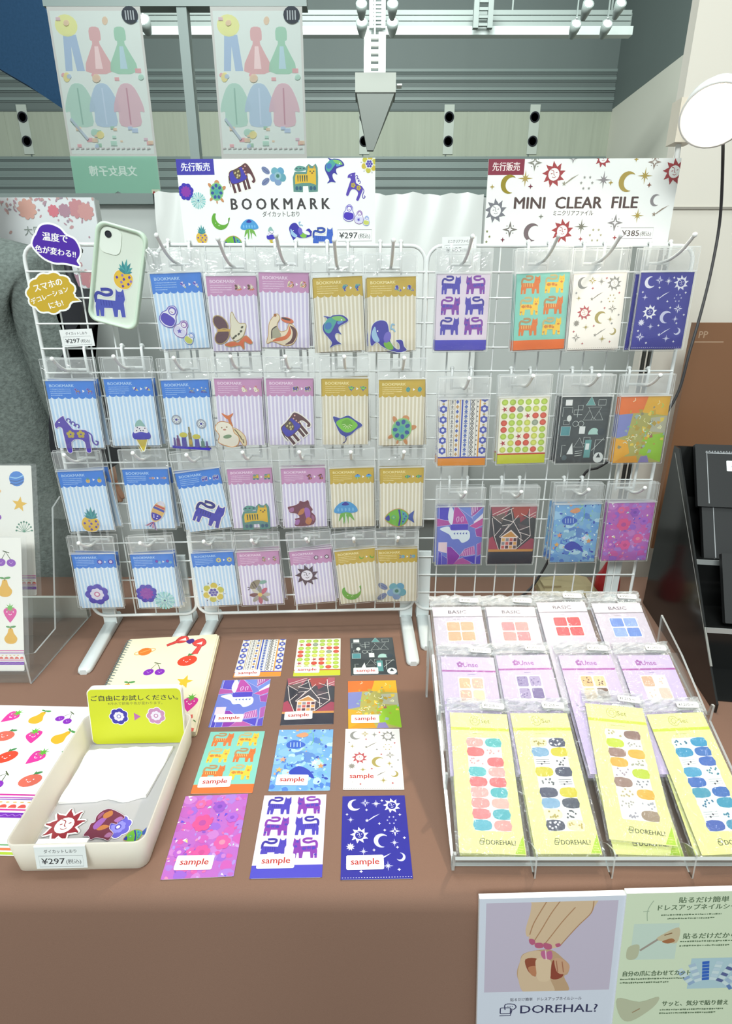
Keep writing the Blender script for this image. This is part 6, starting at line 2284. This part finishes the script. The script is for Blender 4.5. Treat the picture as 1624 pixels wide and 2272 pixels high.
# ================================================================ nail-sticker stand on the right
SL = R(26)
PW_, PL = 98.0, 212.0
slot_x = [.190, .298, .410, .533]
rows_b = [(.5925, .020), (.6975, .065), (.8025, .110)]            # (y, height) of each tier's lower edge
t = thing('acrylic_stand', 'clear stepped acrylic stand filled with nail sticker packs on the right', 'display stand', Matrix.Translation((0, 0, TABLE)))
cs_, sn_ = math.cos(SL), math.sin(SL)
prof = []
for y, h in rows_b:
    prof += [(y - .012, h + .022), (y - .010, h - .006)] if False else []
out = [(.586, .0), (.594, .0), (.60, .012), (.97, .14), (.97, .0), (.978, .0), (.995, .185), (.905, .152), (.80, .10), (.795, .128), (.79, .128), (.79, .096), (.695, .055), (.69, .082), (.685, .082), (.685, .05), (.592, .012), (.585, .04), (.58, .04)]
for i, x in enumerate((.128, .602)):
    acryl_plate('side_panel', out, .004, Matrix.Translation((x, 0, .0005)) @ MX, t)
for y, h in rows_b:
    mb = MB()
    M = Matrix.Translation((.365, y, h)) @ Matrix.Rotation(SL, 4, 'X')
    mb.box((-.235, -.004, -.018), (.235, .12, -.015), 0, M=M)
    mb.build('shelf', [M_ACRYL, M_ACRED], t)
    mb = MB()
    lip = .021 if h < .03 else .006
    mb.box((-.237, -.008, -.016), (.237, -.0045, lip), 0, M=M)
    if h < .03:
        mb.box((-.237, -.0085, .0200), (.237, -.004, .0212), 1, M=M)
        mb.box((-.237, -.0085, -.0162), (.237, -.004, -.0152), 1, M=M)
    mb.build('front_lip', [M_ACRYL, M_ACRED], t)
for x in (.245, .357, .474):
    mb = MB()
    mb.prism([(-.018, -.021), (-.008, -.021), (.012, -.014), (.03, -.006), (.012, .012), (-.008, .024), (-.014, .022)], -.0012, .0012, 0, M=Matrix.Translation((x, .592, .021)) @ MX, side=1)
    mb.build('divider', [M_ACRYL, M_ACRED], t)

def nails(k, x0, y0, w, h, rows_, pal, seed):
    """window of nail-shaped stickers"""
    k.poly(rr(x0, y0, x0 + w, y0 + h, 3, 3), '#fbfaf4', 1)
    rn = random.Random(seed)
    dy = h / rows_
    for r_ in range(rows_):
        y = y0 + h - (r_ + .5) * dy
        for sgn in (0, 1):
            kind = pal[(r_ * 2 + sgn) % len(pal)]
            hw = dy * .43
            if sgn == 0:
                xa, xb = x0 + 1, x0 + w * .48
                o = [(xa, y - hw), (xb - hw * .8, y - hw), (xb, y - hw * .4), (xb, y + hw * .4), (xb - hw * .8, y + hw), (xa, y + hw)]
            else:
                xa, xb = x0 + w * .55, x0 + w - .5
                o = [(xb, y - hw), (xa + hw * .8, y - hw), (xa, y - hw * .4), (xa, y + hw * .4), (xa + hw * .8, y + hw), (xb, y + hw)]
            col = kind.split(':')
            if col[0] == 'p':
                if len(col) > 2:
                    k.poly(smooth(o, 2), col[2], 2)
                for _ in range(9):
                    k.ell(rn.uniform(xa + 2, xb - 2), rn.uniform(y - hw * .8, y + hw * .8), dy * .11, dy * .1, col[1], 3, 0, 6)
            elif col[0] == 'l':
                for q_ in (-.5, 0, .5):
                    k.line([(xa + 2, y + hw * q_), (xb - 2, y + hw * q_ + .4)], dy * .07, col[1], 2)
                k.ell(xa + (xb - xa) * .6, y, dy * .1, dy * .1, '#3a3c4a', 3, n=6)
                k.ell(xa + (xb - xa) * .4, y - hw * .5, dy * .1, dy * .1, '#3a3c4a', 3, n=6)
            else:
                k.poly(smooth(o, 2), kind, 2)

SETS = [('coral and teal', ['#f2a6a0', '#4fb2b4', '#e8696c', 'p:#eaa0a0', 'p:#eda6a8', '#e8686c', '#52b6bc', '#f0a8a4', '#e86c70', '#e86a6e', '#f1aaa6', '#4cb0b8', '#ef9a98', '#f2b2a8', '#ea8084', '#4cacb8', '#5ab0c4', '#f0a09c']),
        ('navy and mustard', ['p:#a89a4a:#efe6b0', 'p:#f4f4f8:#3f4460', '#7aa6c8', '#d2c526', 'l:#8a8a90', 'p:#4a4c58', '#d0c42a', '#464a62', 'p:#565a60', 'l:#8a8c94', '#444862', '#d4c628', '#7ea8ca', '#42485a', 'p:#b0a050:#efe8c0', 'p:#50545c', 'p:#e8e8f0:#4a4c60', 'p:#c4ae5a:#efe4b8']),
        ('lime and brown', ['p:#b5ab7c:#ece8dc', '#8a6a62', '#bfd02c', 'p:#a8a49c', '#96756a', '#e5ad2e', '#e8aa34', 'p:#a0a088:#e4e4dc', 'p:#a898a4', '#bccf2e', '#987a6e', 'p:#8a8a94', 'p:#bcae80:#e8e6dc', '#e6b040', 'p:#b4b0a8', 'p:#a8a8b0', 'p:#a09ca8', '#a08a74']),
        ('blue', ['p:#2f6f8c:#e4f0f2', '#2f95c2', '#2e93bf', '#336dba', 'l:#c4ccd0', '#2d62ba', '#3a9ac4', 'p:#3a7f94:#e8f2f2', '#2f66ba', 'l:#c4ccce', '#3f98b4', '#3069b8', 'p:#2f6f94:#e6f0f2', '#3497b8', 'l:#bcc4c8', 'p:#2f7f9c:#e4eef0', '#4460b4', '#4492b4'])]

def set_card(pal, seed):
    mb, k = sheet(PW_, PL, .6, '#f3f59c')
    k.rect(0, PL - 30, PW_, PL - 25, '#cbd83c', 0)
    for r1, c in ((8.6, '#8c8b2c'), (7.9, '#f3f59c'), (4.2, '#8c8b2c'), (3.5, '#f3f59c')):
        k.ell(42, PL - 13, r1, r1, c, 1 if r1 == 8.6 else 2 if r1 == 7.9 else 3 if r1 == 4.2 else 4, n=20)
    for i in range(8):
        a = R(45 * i)
        k.line([(42 + 4.6 * math.cos(a), PL - 13 + 4.6 * math.sin(a)), (42 + 7.6 * math.cos(a), PL - 13 + 7.6 * math.sin(a))], .5, '#8c8b2c', 3)
    k.text('Set', 51, PL - 17, 11, '#8c8b2c', 'l', width=16)
    tiny_lines(k, 36, PL - 36, 26, 1, 3, '#9a9a4a', seed, h=1.4)
    nails(k, 25, 30, 56, 140, 9, pal, seed)
    k.text('DOREHAL?', 41, 12, 9, '#454522', 'l', bold=.012, width=44)
    k.line(rr(33, 15, 39, 20, 1), .8, '#454522', closed=True)
    k.line(rr(31.5, 12, 37, 17, 1), .8, '#454522', 1, closed=True)
    k.poly([(82, 1), (97, 1), (97, 26)], '#b4d832', 1)
    tiny_lines(k, 87, 10, 8, 3, 3, '#eef184', seed, l=2, h=1.2)
    return mb.mesh('backing_card', M_INK)

def unse_card(cols, seed):
    mb, k = sheet(PW_, PL, .6, '#c9b8e0')
    k.rect(0, PL - 30, PW_, PL - 26.5, '#a04a9c', 0)
    petals(k, 34, PL - 15, 3.6, 5, 2.6, '#9c58a4', 1, 90)
    k.ell(34, PL - 15, 1.6, 1.6, '#c9b8e0', 2, n=8)
    k.text('Unse', 40, PL - 20, 13, '#9c58a4', 'l', bold=.02, width=27)
    tiny_lines(k, 46, PL - 35.5, 16, 1, 3, '#6a5a80', seed, h=1.4)
    k.rect(28, PL - 88, 74, PL - 40, '#f7f3ee', 1)
    rn = random.Random(seed)
    for r_ in range(2):
        for c in range(2):
            x, y = 29.5 + c * 23, PL - 62 - r_ * 23
            k.poly(rr(x, y, x + 20, y + 20, 3, 2), cols[(r_ + c) % len(cols)], 2)
            for _ in range(6):
                k.ell(x + rn.uniform(3, 17), y + rn.uniform(3, 17), 1.6, 1.4, cols[-1], 3, n=6)
    return mb.mesh('backing_card', M_INK)

def basic_card(cols, seed):
    mb, k = sheet(PW_, PL, .6, '#c3bbcb')
    k.rect(0, PL - 22, PW_, PL, '#d5cbd6', 0)
    k.rect(0, PL - 24.5, PW_, PL - 22, '#8a8490', 1)
    k.text('BASIC', 49, PL - 16, 11, '#4c4652', bold=.012, l=1, width=36)
    tiny_lines(k, 38, PL - 30, 20, 1, 3, '#8a8490', seed, h=1.2)
    k.rect(24, PL - 78, 78, PL - 34, '#f3efea', 1)
    for r_ in range(2):
        for c in range(2):
            x, y = 25 + c * 27, PL - 55 - r_ * 22
            k.poly(rr(x, y, x + 25, y + 19.5, 2.5, 2), cols[(r_ + c) % len(cols)], 2)
    return mb.mesh('backing_card', M_INK)

def crinkle_bag(seed):
    """cellophane sleeve, loose and rumpled above the card"""
    rn = random.Random(seed)
    mb = MB()
    w, h = PW_ / 2 + 5, PL / 2 + 3
    NXX, NYY = 12, 16
    rows = []
    for j in range(NYY + 1):
        y = -h + 2 * h * j / NYY
        rows.append([((-w + 2 * w * i / NXX) / 1000, y / 1000, (0 if i in (0, NXX) else 1.6 + rn.uniform(-.5, 1.0) + (rn.uniform(0, 2) if j > 12 else 0)) / 1000) for i in range(NXX + 1)])
    mb.grid(rows, 0)
    rows2 = [[p for p in rows[-1]]]
    n2 = 7
    for j in range(1, n2 + 1):
        rows2.append([((-w + 2 * w * i / NXX + rn.uniform(-1, 1)) / 1000, (h + 24 * j / n2 + rn.uniform(-1.2, 1.2)) / 1000, (rn.uniform(-2.5, 4.5)) / 1000) for i in range(NXX + 1)])
    mb.grid(rows2, 1, smooth=False)
    return mb.mesh('plastic_bag', [M_CRINK, M_CRUM])
M_CRUM = film('crumpled_cellophane', haze=.34, gloss=.2, rough=.12, bump=.8, scale=90, distort=2)
CB = [crinkle_bag(40 + i) for i in range(4)]

def price_sticker(price, seed):
    mb, k = sheet(38, 11, .3, '#f7f6f2', 3)
    k.text('¥' + price, 3, 3, 7, '#4a4a4c', 'l', bold=.01, width=19)
    tiny_lines(k, 24, 4, 9, 1, 3, '#6a6a6c', seed, h=2)
    return mb.mesh('price_sticker', M_INK)
PS = {'1,210': price_sticker('1,210', 1), '990': price_sticker('990', 2)}
TYPES = [
    ('lime nail sticker set in %s shades, front tier of the acrylic stand', [(n_, set_card(p_, 60 + i)) for i, (n_, p_) in enumerate(SETS)], '1,210', 'lime nail sticker sets on the front tier'),
    ('lilac nail sticker pack in %s shades, middle tier of the acrylic stand', [(n_, unse_card(c_, 70 + i)) for i, (n_, c_) in enumerate((('peach', ['#f0b48c', '#eab09c', '#f7d2a8']), ('smoky violet', ['#8f7fae', '#a394bc', '#6f5f96']), ('amber tortoiseshell', ['#dfb07a', '#e7c493', '#6a4a3a']), ('beige and clear', ['#cfa88c', '#e2d8dc', '#d9c4b4'])))], '1,210', 'lilac nail sticker packs on the middle tier'),
    ('grey-lilac nail sticker pack in %s, back tier of the acrylic stand', [(n_, basic_card(c_, 80 + i)) for i, (n_, c_) in enumerate((('peach', ['#eaa27c']), ('rose pink', ['#d97880', '#df8a88']), ('strong red', ['#c81e32']), ('blue', ['#5a80cc', '#7f9cd6'])))], '990', 'grey-lilac nail sticker packs on the back tier')]
OFF = [[(0, 0, -2.0), (0, 0, 0), (.012, .014, -5.5), (.004, 0, 2.5)], [(-.003, -.004, -1), (-.004, 0, 1), (0, 0, .5), (-.012, .0, 1)], [(-.006, -.003, 1), (-.008, -.003, 0), (-.014, .008, 1), (-.026, .006, 1)]]
for r_, (lab, cards, price, grp) in enumerate(TYPES):
    y, h = rows_b[r_]
    for c, (nm, me) in enumerate(cards):
        ox, oy, rot = OFF[r_][c]
        base = Matrix.Translation((slot_x[c] + ox, y, TABLE + h)) @ Matrix.Rotation(SL, 4, 'X')
        M = base @ Matrix.Translation((0, PL / 2000 + .003 + oy, .004)) @ Matrix.Rotation(R(rot), 4, 'Z')
        t = thing('nail_sticker_pack', lab % nm, 'nail sticker pack', M, grp)
        link('backing_card', me, t)
        link('plastic_bag', CB[(c + r_) % 4], t)
        link('price_sticker', PS[price], t, Matrix.Translation((.026, PL / 2000 + .012, .006)) @ Matrix.Rotation(R(-3), 4, 'Z'))
        for b_ in range(2):
            Mb = base @ Matrix.Translation((rnd.uniform(-.003, .003), PL / 2000 + .003 - .0015 * b_, -.0015 - .0045 * (b_ + 1) + .002)) @ Matrix.Rotation(R(rnd.uniform(-1.5, 1.5)), 4, 'Z')
            copy_thing(t, Mb, 'spare pack lying under the top %s pack on the %s tier' % (nm, ('front', 'middle', 'back')[r_]), 'spare %s packs, %s tier' % (nm, ('front', 'middle', 'back')[r_]))

# ================================================================ spotlight on its pole, behind the right grid
YL = 1.42
foot = at_z(1350, 1318, TABLE)
foot.y = YL
foot.x = at_y(1372, 1150, YL).x
t = thing('spotlight', 'lit round spotlight on a thin pole with a red base behind the right grid', 'spotlight', Matrix.Translation((foot.x, YL, TABLE)))
mb = MB()
mb.lathe([(.03, .0), (.034, .02), (.032, .05), (.02, .075), (.011, .10), (.009, .16)], 20)
mb.build('red_base', plain('red_plastic', '#b3262c', .3), t)
mb = MB()
top = at_y(1503, 345, YL).z - TABLE
for dx in (-.006, .008):
    mb.tube([(dx, .0, .1), (dx, .0, .9)], .005)
mb.build('pole', plain('dark_metal_pole', '#55534f', .3, metal=.6), t)
mb = MB()
tx = at_y(1504, 330, YL).x - foot.x
mb.tube([(.0, 0, .88), (tx * .7, 0, top - .05), (tx, 0, top + .02), (tx, 0, top + .07)], .006)
mb.build('upper_pole', M_WHITE, t)
bc = at_y(1512, 272, YL)
mb = MB()
mb.box((bc.x - foot.x - .017, -.02, bc.z - TABLE - .04), (bc.x - foot.x + .022, .02, bc.z - TABLE + .04), 0)
mb.build('bracket', plain('cream_plastic', '#e6dccb', .4), t)
mb = MB()
lp = LAMP - Vector((foot.x, YL, TABLE))
mb.tube([(bc.x - foot.x + .02, 0, bc.z - TABLE), tuple(lp - LAMP_DIR * .055)], .008)
mb.build('arm', M_WHITE, t)
q = LAMP_DIR.to_track_quat('Z', 'Y').to_matrix().to_4x4()
Ml = Matrix.Translation(lp) @ q
mb = MB()
mb.lathe([(.016, -.06), (.036, -.048), (.051, -.016), (.055, .010), (.051, .0105), (.048, .0)], 32, M=Ml, caps=False)
lh_ = mb.build('lamp_housing', M_WHITE, t)
mb = MB()
mb.ball((0, 0, 0), .0485, n=28, m=10, scale=(1, 1, .28), M=Ml.to_3x3().to_4x4())
for i in range(len(mb.v)):
    mb.v[i] = tuple(Vector(mb.v[i]) + lp)
mb.build('lens', plain('spot_lens', '#fff6e0', .3, emit='#ffefcf', estr=26), lh_)
sp = bpy.data.lights.new('spotlight_beam', 'SPOT')
sp.energy = 19
sp.color = (1.0, .84, .66)
sp.spot_size = R(104)
sp.spot_blend = 1.0
sp.shadow_soft_size = .03
so = bpy.data.objects.new('spotlight_beam', sp)
COL.objects.link(so)
so.location = LAMP + LAMP_DIR * .03
so.rotation_euler = (Vector((-0.12, .60, TABLE)) - LAMP).to_track_quat('-Z', 'Y').to_euler()

# power cable from the lamp
mb = MB()
cab = [at_y(1600, 262, 1.30), at_y(1604, 330, 1.5), at_y(1598, 480, 1.6), at_y(1580, 590, 1.58), at_y(1556, 690, 1.5), at_y(1530, 780, 1.47), at_y(1500, 880, 1.46), at_y(1440, 960, 1.46), at_y(1335, 1033, 1.46), at_y(1290, 1062, 1.46), at_y(1225, 1225, 1.46), at_y(1193, 1284, 1.44), at_z(1170, 1312, TABLE + .006), at_z(1140, 1332, TABLE + .005), at_z(1100, 1346, TABLE + .005)]
mb.tube(smooth([tuple(p) for p in cab], 6, False), .0036, 8)
tag(mb.build('power_cable', plain('dark_cable', '#3c3a3c', .5)), 'dark cable hanging from the spotlight behind the right grid', 'cable')

# tan paper bag lying behind the grid
a, b = at_y(1188, 1345, 1.43), at_y(1322, 1288, 1.43)
t = thing('paper_bag', 'crumpled tan paper bag lying behind the right grid beside the red lamp base', 'bag', Matrix.Translation(((a.x + b.x) / 2, 1.43, TABLE)))
mb = MB()
w2 = (b.x - a.x) / 2
hh = b.z - TABLE
rows = []
for x, y0_, y1_, z in ((-w2, -.03, .03, hh * .55), (-w2 * .9, -.04, .04, hh * .9), (-w2 * .3, -.045, .045, hh * .92), (w2 * .5, -.045, .045, hh), (w2 * .8, -.04, .04, hh * .93), (w2, -.035, .035, hh * .4)):
    rows.append([(x, y0_, 0), (x, y0_ - .004, z * .5), (x, y0_ + .01, z), (x, y1_ - .01, z * .97), (x, y1_, z * .5), (x, y1_, 0)])
mb.grid(rows, loop=True, smooth=False)
mb.face(rows[0][::-1])
mb.face(rows[-1])
MT = plain('tan_paper', '#b5a780', .8, bump=.3, nscale=40)
mb.build('bag_body', MT, t)
mb = MB()
mb.box((-w2 * .95, -.035, hh * .9), (-w2 * .35, .0, hh * 1.06))
mb.build('rolled_top', MT, t)

# ================================================================ dark tiered case with black notebooks
MC = Matrix.Translation((.590, 0, TABLE + .0015)) @ Matrix.Rotation(R(-7.5), 4, 'Z')
t = thing('tiered_case', 'black tiered display case on the table at the right edge', 'display case', MC)
mb = MB()
prof = [(.93, 0), (1.375, 0), (1.375, .445), (1.345, .445), (.985, .07), (.93, .02)]
mb.prism(prof, -.004, 0, 0, M=MX)
mb.build('side_panel', M_SMOKE, t)
mb = MB()
mb.tube([(-.002, .985, .072), (-.002, 1.362, .43)], .0028, 6)
mb.build('edge_rail', plain('grey_edge', '#8f908c', .3), t)
mb = MB()
for i in range(3):
    y, h = 1.30 - .115 * i, .33 - .112 * i
    mb.box((0.001, y - .10, 0.001), (.42, y + .02, h - .12))
    mb.box((0.001, y + .02, h - .125), (.42, y + .025, h + .0))
mb.box((0, 1.37, 0), (.42, 1.375, .445))
mb.build('steps', M_SMOKE, t)
mb = MB()
for i in range(3):
    y, h = 1.30 - .115 * i, .33 - .112 * i
    mb.box((0.002, y - .103, h - .124), (.42, y - .1005, h - .112))
mb.build('shelf_lip', [M_ACRED], t)
M_LEATH = plain('black_cover', '#2a2b2c', .45, noise=.15, nscale=300)
for i, (ytop, htop, wd) in enumerate(((1.355, .455, 'top'), (1.293, .342, 'middle'), (1.168, .250, 'bottom'))):
    d = Vector((0, math.sin(R(32)), math.cos(R(32))))
    L_ = .155
    top = MC @ Vector((.035 + .012 * i, ytop, htop))
    Mn = frame(top + (MC.to_3x3() @ d) * (-L_ / 2) + (MC.to_3x3() @ Vector((.1, 0, 0))), MC.to_3x3() @ Vector((1, 0, 0)), MC.to_3x3() @ d)
    tn = thing('lace_notebook', 'black notebook with a white lace frame, %s step of the dark case' % wd, 'notebook', Mn, 'black lace notebooks in the dark case')
    mb = MB()
    mb.prism(rr(-.1, -L_ / 2, .1, L_ / 2, .002), -.012, 0)
    cv = mb.build('cover', M_LEATH, tn)
    mb = MB()
    k = Ink(mb, 200, L_ * 1000, clip=None)
    k.line([(26, 8), (26, L_ * 1000 - 22), (174, L_ * 1000 - 22), (174, 8)], 2.4, '#a4a7aa', 1)
    for q in range(24):
        x = 26 + 148 * q / 23
        k.line([(x - 3, L_ * 1000 - 22 + 2), (x, L_ * 1000 - 20 + 4 * (q % 2)), (x + 3, L_ * 1000 - 22)], 1.6, '#9a9da0', 2)
        k.ell(x, L_ * 1000 - 18, 2.4, 1.6, '#8a8d90', 2, 30 * q, 6)
    mb.build('lace_print', M_INK, cv)
    mb, k = sheet(62, 26, .4, '#f2f4f6', 2)
    k.rect(10, 10, 50, 13, '#c4ccd2', 1)
    mb.build('white_label', M_INK, cv, Matrix.Translation((.0, L_ / 2 - .053, .0006)))

# ================================================================ posters leaning on the table front
def poster(label, tl, tr, Ytop, w, draw, lean=R(5)):
    A, B = at_y(*tl, Ytop), at_y(*tr, Ytop)
    h = w * 1.414
    x = B - A
    up = Vector((0, math.sin(lean), math.cos(lean)))
    M = frame(A, x, up) @ Matrix.Translation((w / 2000, -h / 2000, 0))
    mb, k = sheet(w, h, 8, '#f8f9f9')
    draw(k, w, h)
    return tag(mb.build('poster_board', M_INK, None, M), label, 'poster', 'poster boards at the table front')

def draw_nail_poster(k, w, h):
    k.rect(0, 0, w, h, '#cdd2df', 0)
    u = w / 1380      # photo crop units, x from 188
    def pt(cx, cy):
        f = 1380 / (1380 - (cy - 285) * .062)
        return ((cx - (188 - (cy - 285) * .068)) * f * u, h - (cy - 285) * u * 1.38)
    x0, y0 = pt(250, 325)
    x1, y1 = pt(1400, 1165)
    k.rect(x0, y1, w - (x0), y0, '#bcb2c4', 1)
    sk, s2, s3, nail = '#cdb395', '#a8805f', '#b89878', '#b25a78'
    def pl(ps, col, l, sm=True):
        q = [pt(*p) for p in ps]
        k.poly(smooth(q, 4) if sm else q, col, l)
    k.clip = (x0, y1, w - x0, y0)
    # upper hand reaching down: back of the hand and four fingers
    pl([(700, 260), (1290, 260), (1275, 370), (1200, 460), (1080, 470), (880, 430), (730, 430), (690, 360)], sk, 2)
    for ps in ([(840, 300), (700, 300), (660, 430), (615, 560), (620, 630), (655, 625), (700, 520), (790, 400)],
               [(960, 300), (820, 310), (740, 440), (650, 620), (645, 690), (690, 715), (730, 660), (850, 500), (930, 400)],
               [(1090, 320), (930, 330), (830, 480), (700, 670), (705, 740), (760, 745), (840, 660), (980, 500), (1090, 390)],
               [(1265, 310), (1080, 380), (960, 510), (800, 690), (795, 750), (850, 755), (940, 730), (1010, 640), (1150, 520), (1260, 400)]):
        pl(ps, sk, 3)
    for a in ([(830, 310), (760, 410), (690, 520), (650, 620)], [(950, 320), (860, 430), (760, 580), (690, 680)], [(1090, 380), (970, 500), (850, 640), (790, 710)], [(1265, 330), (1240, 430), (1120, 540), (1010, 650), (930, 735)]):
        k.line(smooth([pt(*p) for p in a], 4, False), 1.6, s2, 4)
    for ps in ([(645, 660), (690, 665), (700, 700), (670, 716), (645, 695)], [(700, 700), (765, 700), (775, 740), (730, 748), (698, 735)], [(782, 700), (850, 715), (855, 755), (815, 762), (782, 745)], [(890, 715), (930, 705), (940, 730), (905, 742)]):
        pl(ps, nail, 5)
    # lower hand, a loose fist with the thumb up
    pl([(580, 800), (720, 765), (860, 770), (960, 850), (1020, 920), (1000, 1000), (965, 1030), (990, 1180), (600, 1180), (530, 1060), (515, 970), (545, 880)], s3, 2)
    pl([(540, 900), (590, 800), (730, 770), (780, 830), (800, 900), (840, 900), (830, 1040), (860, 1180), (590, 1180), (525, 1040)], sk, 3)
    pl([(600, 850), (720, 850), (700, 940), (690, 1020), (620, 960)], '#8f4a34', 4)
    pl([(625, 930), (700, 920), (695, 1010), (650, 1000)], '#b57a58', 5)
    pl([(850, 900), (880, 870), (960, 1000), (900, 1050), (830, 1030)], '#8a4030', 4)
    pl([(880, 850), (960, 860), (1020, 930), (990, 990), (930, 1000), (890, 960)], '#c49a7c', 5)
    for a in ([(895, 870), (905, 980)], [(950, 880), (960, 985)]):
        k.line([pt(*p) for p in a], 1.5, '#a06a50', 6)
    pl([(700, 860), (760, 840), (840, 870), (840, 960), (820, 1060), (720, 1060), (700, 960)], '#d4bb9c', 5)
    for ps in ([(755, 780), (790, 775), (800, 840), (775, 850), (752, 815)], [(805, 790), (850, 775), (860, 830), (840, 860), (805, 845)]):
        pl(ps, '#b9648c', 6)
    k.line([pt(795, 770), pt(800, 860)], 1.4, '#e2c4cc', 7)
    k.clip = (0, 0, w, h)
    x, y = pt(740, 1258)
    k.text('貼るだけ簡単　ドレスアップネイルシール', w * .5, y, 7.5, '#5a5a66', bold=.01, width=w * .52)
    x, y = pt(600, 1385)
    k.text('DOREHAL?', w * .6, y, 23, '#2f3054', bold=.01, width=w * .565)
    bx, by = w * .165, y + 4
    k.line([(bx, by - 8), (bx + 16, by - 8), (bx + 18, by + 2), (bx + 18, by + 6)], 1.6, '#2f3054', 1)
    k.line(rr(bx + 1, by - 4, bx + 16, by + 8, 2), 1.6, '#2f3054', 1, closed=True)
    k.line(smooth([(bx + 8, by + 4), (bx + 8, by + 15), (bx + 20, by + 15), (bx + 24, by + 9), (bx + 20, by + 4)], 3, False), 1.6, '#2f3054', 1)
    for i in range(3):
        k.ell(bx + 12 + i * 3.2, by + 10.5, .8, .8, '#2f3054', 1, n=6)

def draw_guide_poster(k, w, h):
    k.rect(0, 0, w, h, '#ccd8bd', 0)
    u = w / 2000      # the crop shows about 1460 of the board's width
    def X(cx):
        return (cx - 180) * u * 1.0 + 2
    def Y(cy):
        return h - (cy - 330) * u * 1.27
    dk = '#5f7258'
    k.text('貼るだけ簡単', X(1170), Y(465), 11, dk, bold=.03, width=68)
    k.text('ドレスアップネイルシール', X(1150), Y(560), 11, dk, bold=.03, width=118)
    tiny_lines(k, X(640), Y(640), 128, 1, 5, dk, 3, h=3)
    tiny_lines(k, X(730), Y(690), 100, 1, 5, dk, 4, h=3)
    k.line(smooth([(X(520), Y(430)), (X(470), Y(520)), (X(455), Y(600)), (X(470), Y(700))], 4, False), 1.2, '#9fb098', 1)
    k.line([(X(400), Y(575)), (X(480), Y(570))], 1.2, '#9fb098', 1)
    k.rect(X(300), Y(1240), X(900), Y(740), '#bfd0c4', 1)
    k.blob([(X(680), Y(900)), (X(900), Y(800)), (X(900), Y(1010)), (X(720), Y(990)), (X(620), Y(960))], '#c2b596', 2)
    k.blob([(X(700), Y(990)), (X(820), Y(950)), (X(870), Y(990)), (X(780), Y(1020))], '#a06a44', 3)
    k.line([(X(640), Y(960)), (X(420), Y(1110))], 3.4, '#9a9086', 3)
    k.line([(X(720), Y(905)), (X(820), Y(875))], 2, '#8a6a4a', 3)
    k.blob([(X(260), Y(1060)), (X(400), Y(1030)), (X(400), Y(1190)), (X(330), Y(1240)), (X(250), Y(1210))], '#b3b599', 2)
    k.text('貼るだけだから、簡単！', X(970), Y(955), 11, dk, 'l', bold=.03, width=112)
    tiny_lines(k, X(940), Y(1010), 118, 2, 8, dk, 6, h=3.2)
    k.rect(X(1130), Y(1680), X(1960), Y(1240), '#a9c3cc', 1)
    for i in range(7):
        a = R(128 - 16 * i)
        bx, by = X(1400), Y(1820)
        for j in range(6):
            r_ = 38 + j * 6.2
            c = ['#8fa6c4', '#a4b8cc', '#2f5fb8', '#b4c8d4', '#56608f', '#9ab0c8', '#5f7cae'][i] if (j + i) % 2 == 0 or i == 2 else '#c4d4d8'
            with k.at(bx + r_ * math.cos(a), by + r_ * math.sin(a), 1, math.degrees(a)):
                k.rect(-2.7, -5, 2.7, 5, c, 2)
    k.text('自分の爪に合わせてカット', X(230), Y(1470), 11, dk, 'l', bold=.03, width=96)
    tiny_lines(k, X(200), Y(1530), 92, 2, 7, dk, 7, h=3.2)
    k.blob([(X(190), Y(1800)), (X(500), Y(1860)), (X(760), Y(1790)), (X(700), Y(1950)), (X(420), Y(2150)), (X(260), Y(2080))], '#b4b79c', 2)
    k.line([(X(420), Y(2020)), (X(520), Y(1960))], 2, '#9a8466', 3)
    k.text('サッと、気分で貼り替え', X(820), Y(1925), 11, dk, 'l', bold=.03, width=96)
    tiny_lines(k, X(800), Y(2000), 92, 2, 7, dk, 9, h=3.2)
poster('lilac poster with a photo of two hands leaning at the table front', (1064, 1995), (1386, 1986.5), .533, 200, draw_nail_poster)
poster('pale green instruction poster leaning right of the hands poster', (1391, 1983), (1640, 1976.5), .531, 210, draw_guide_poster)
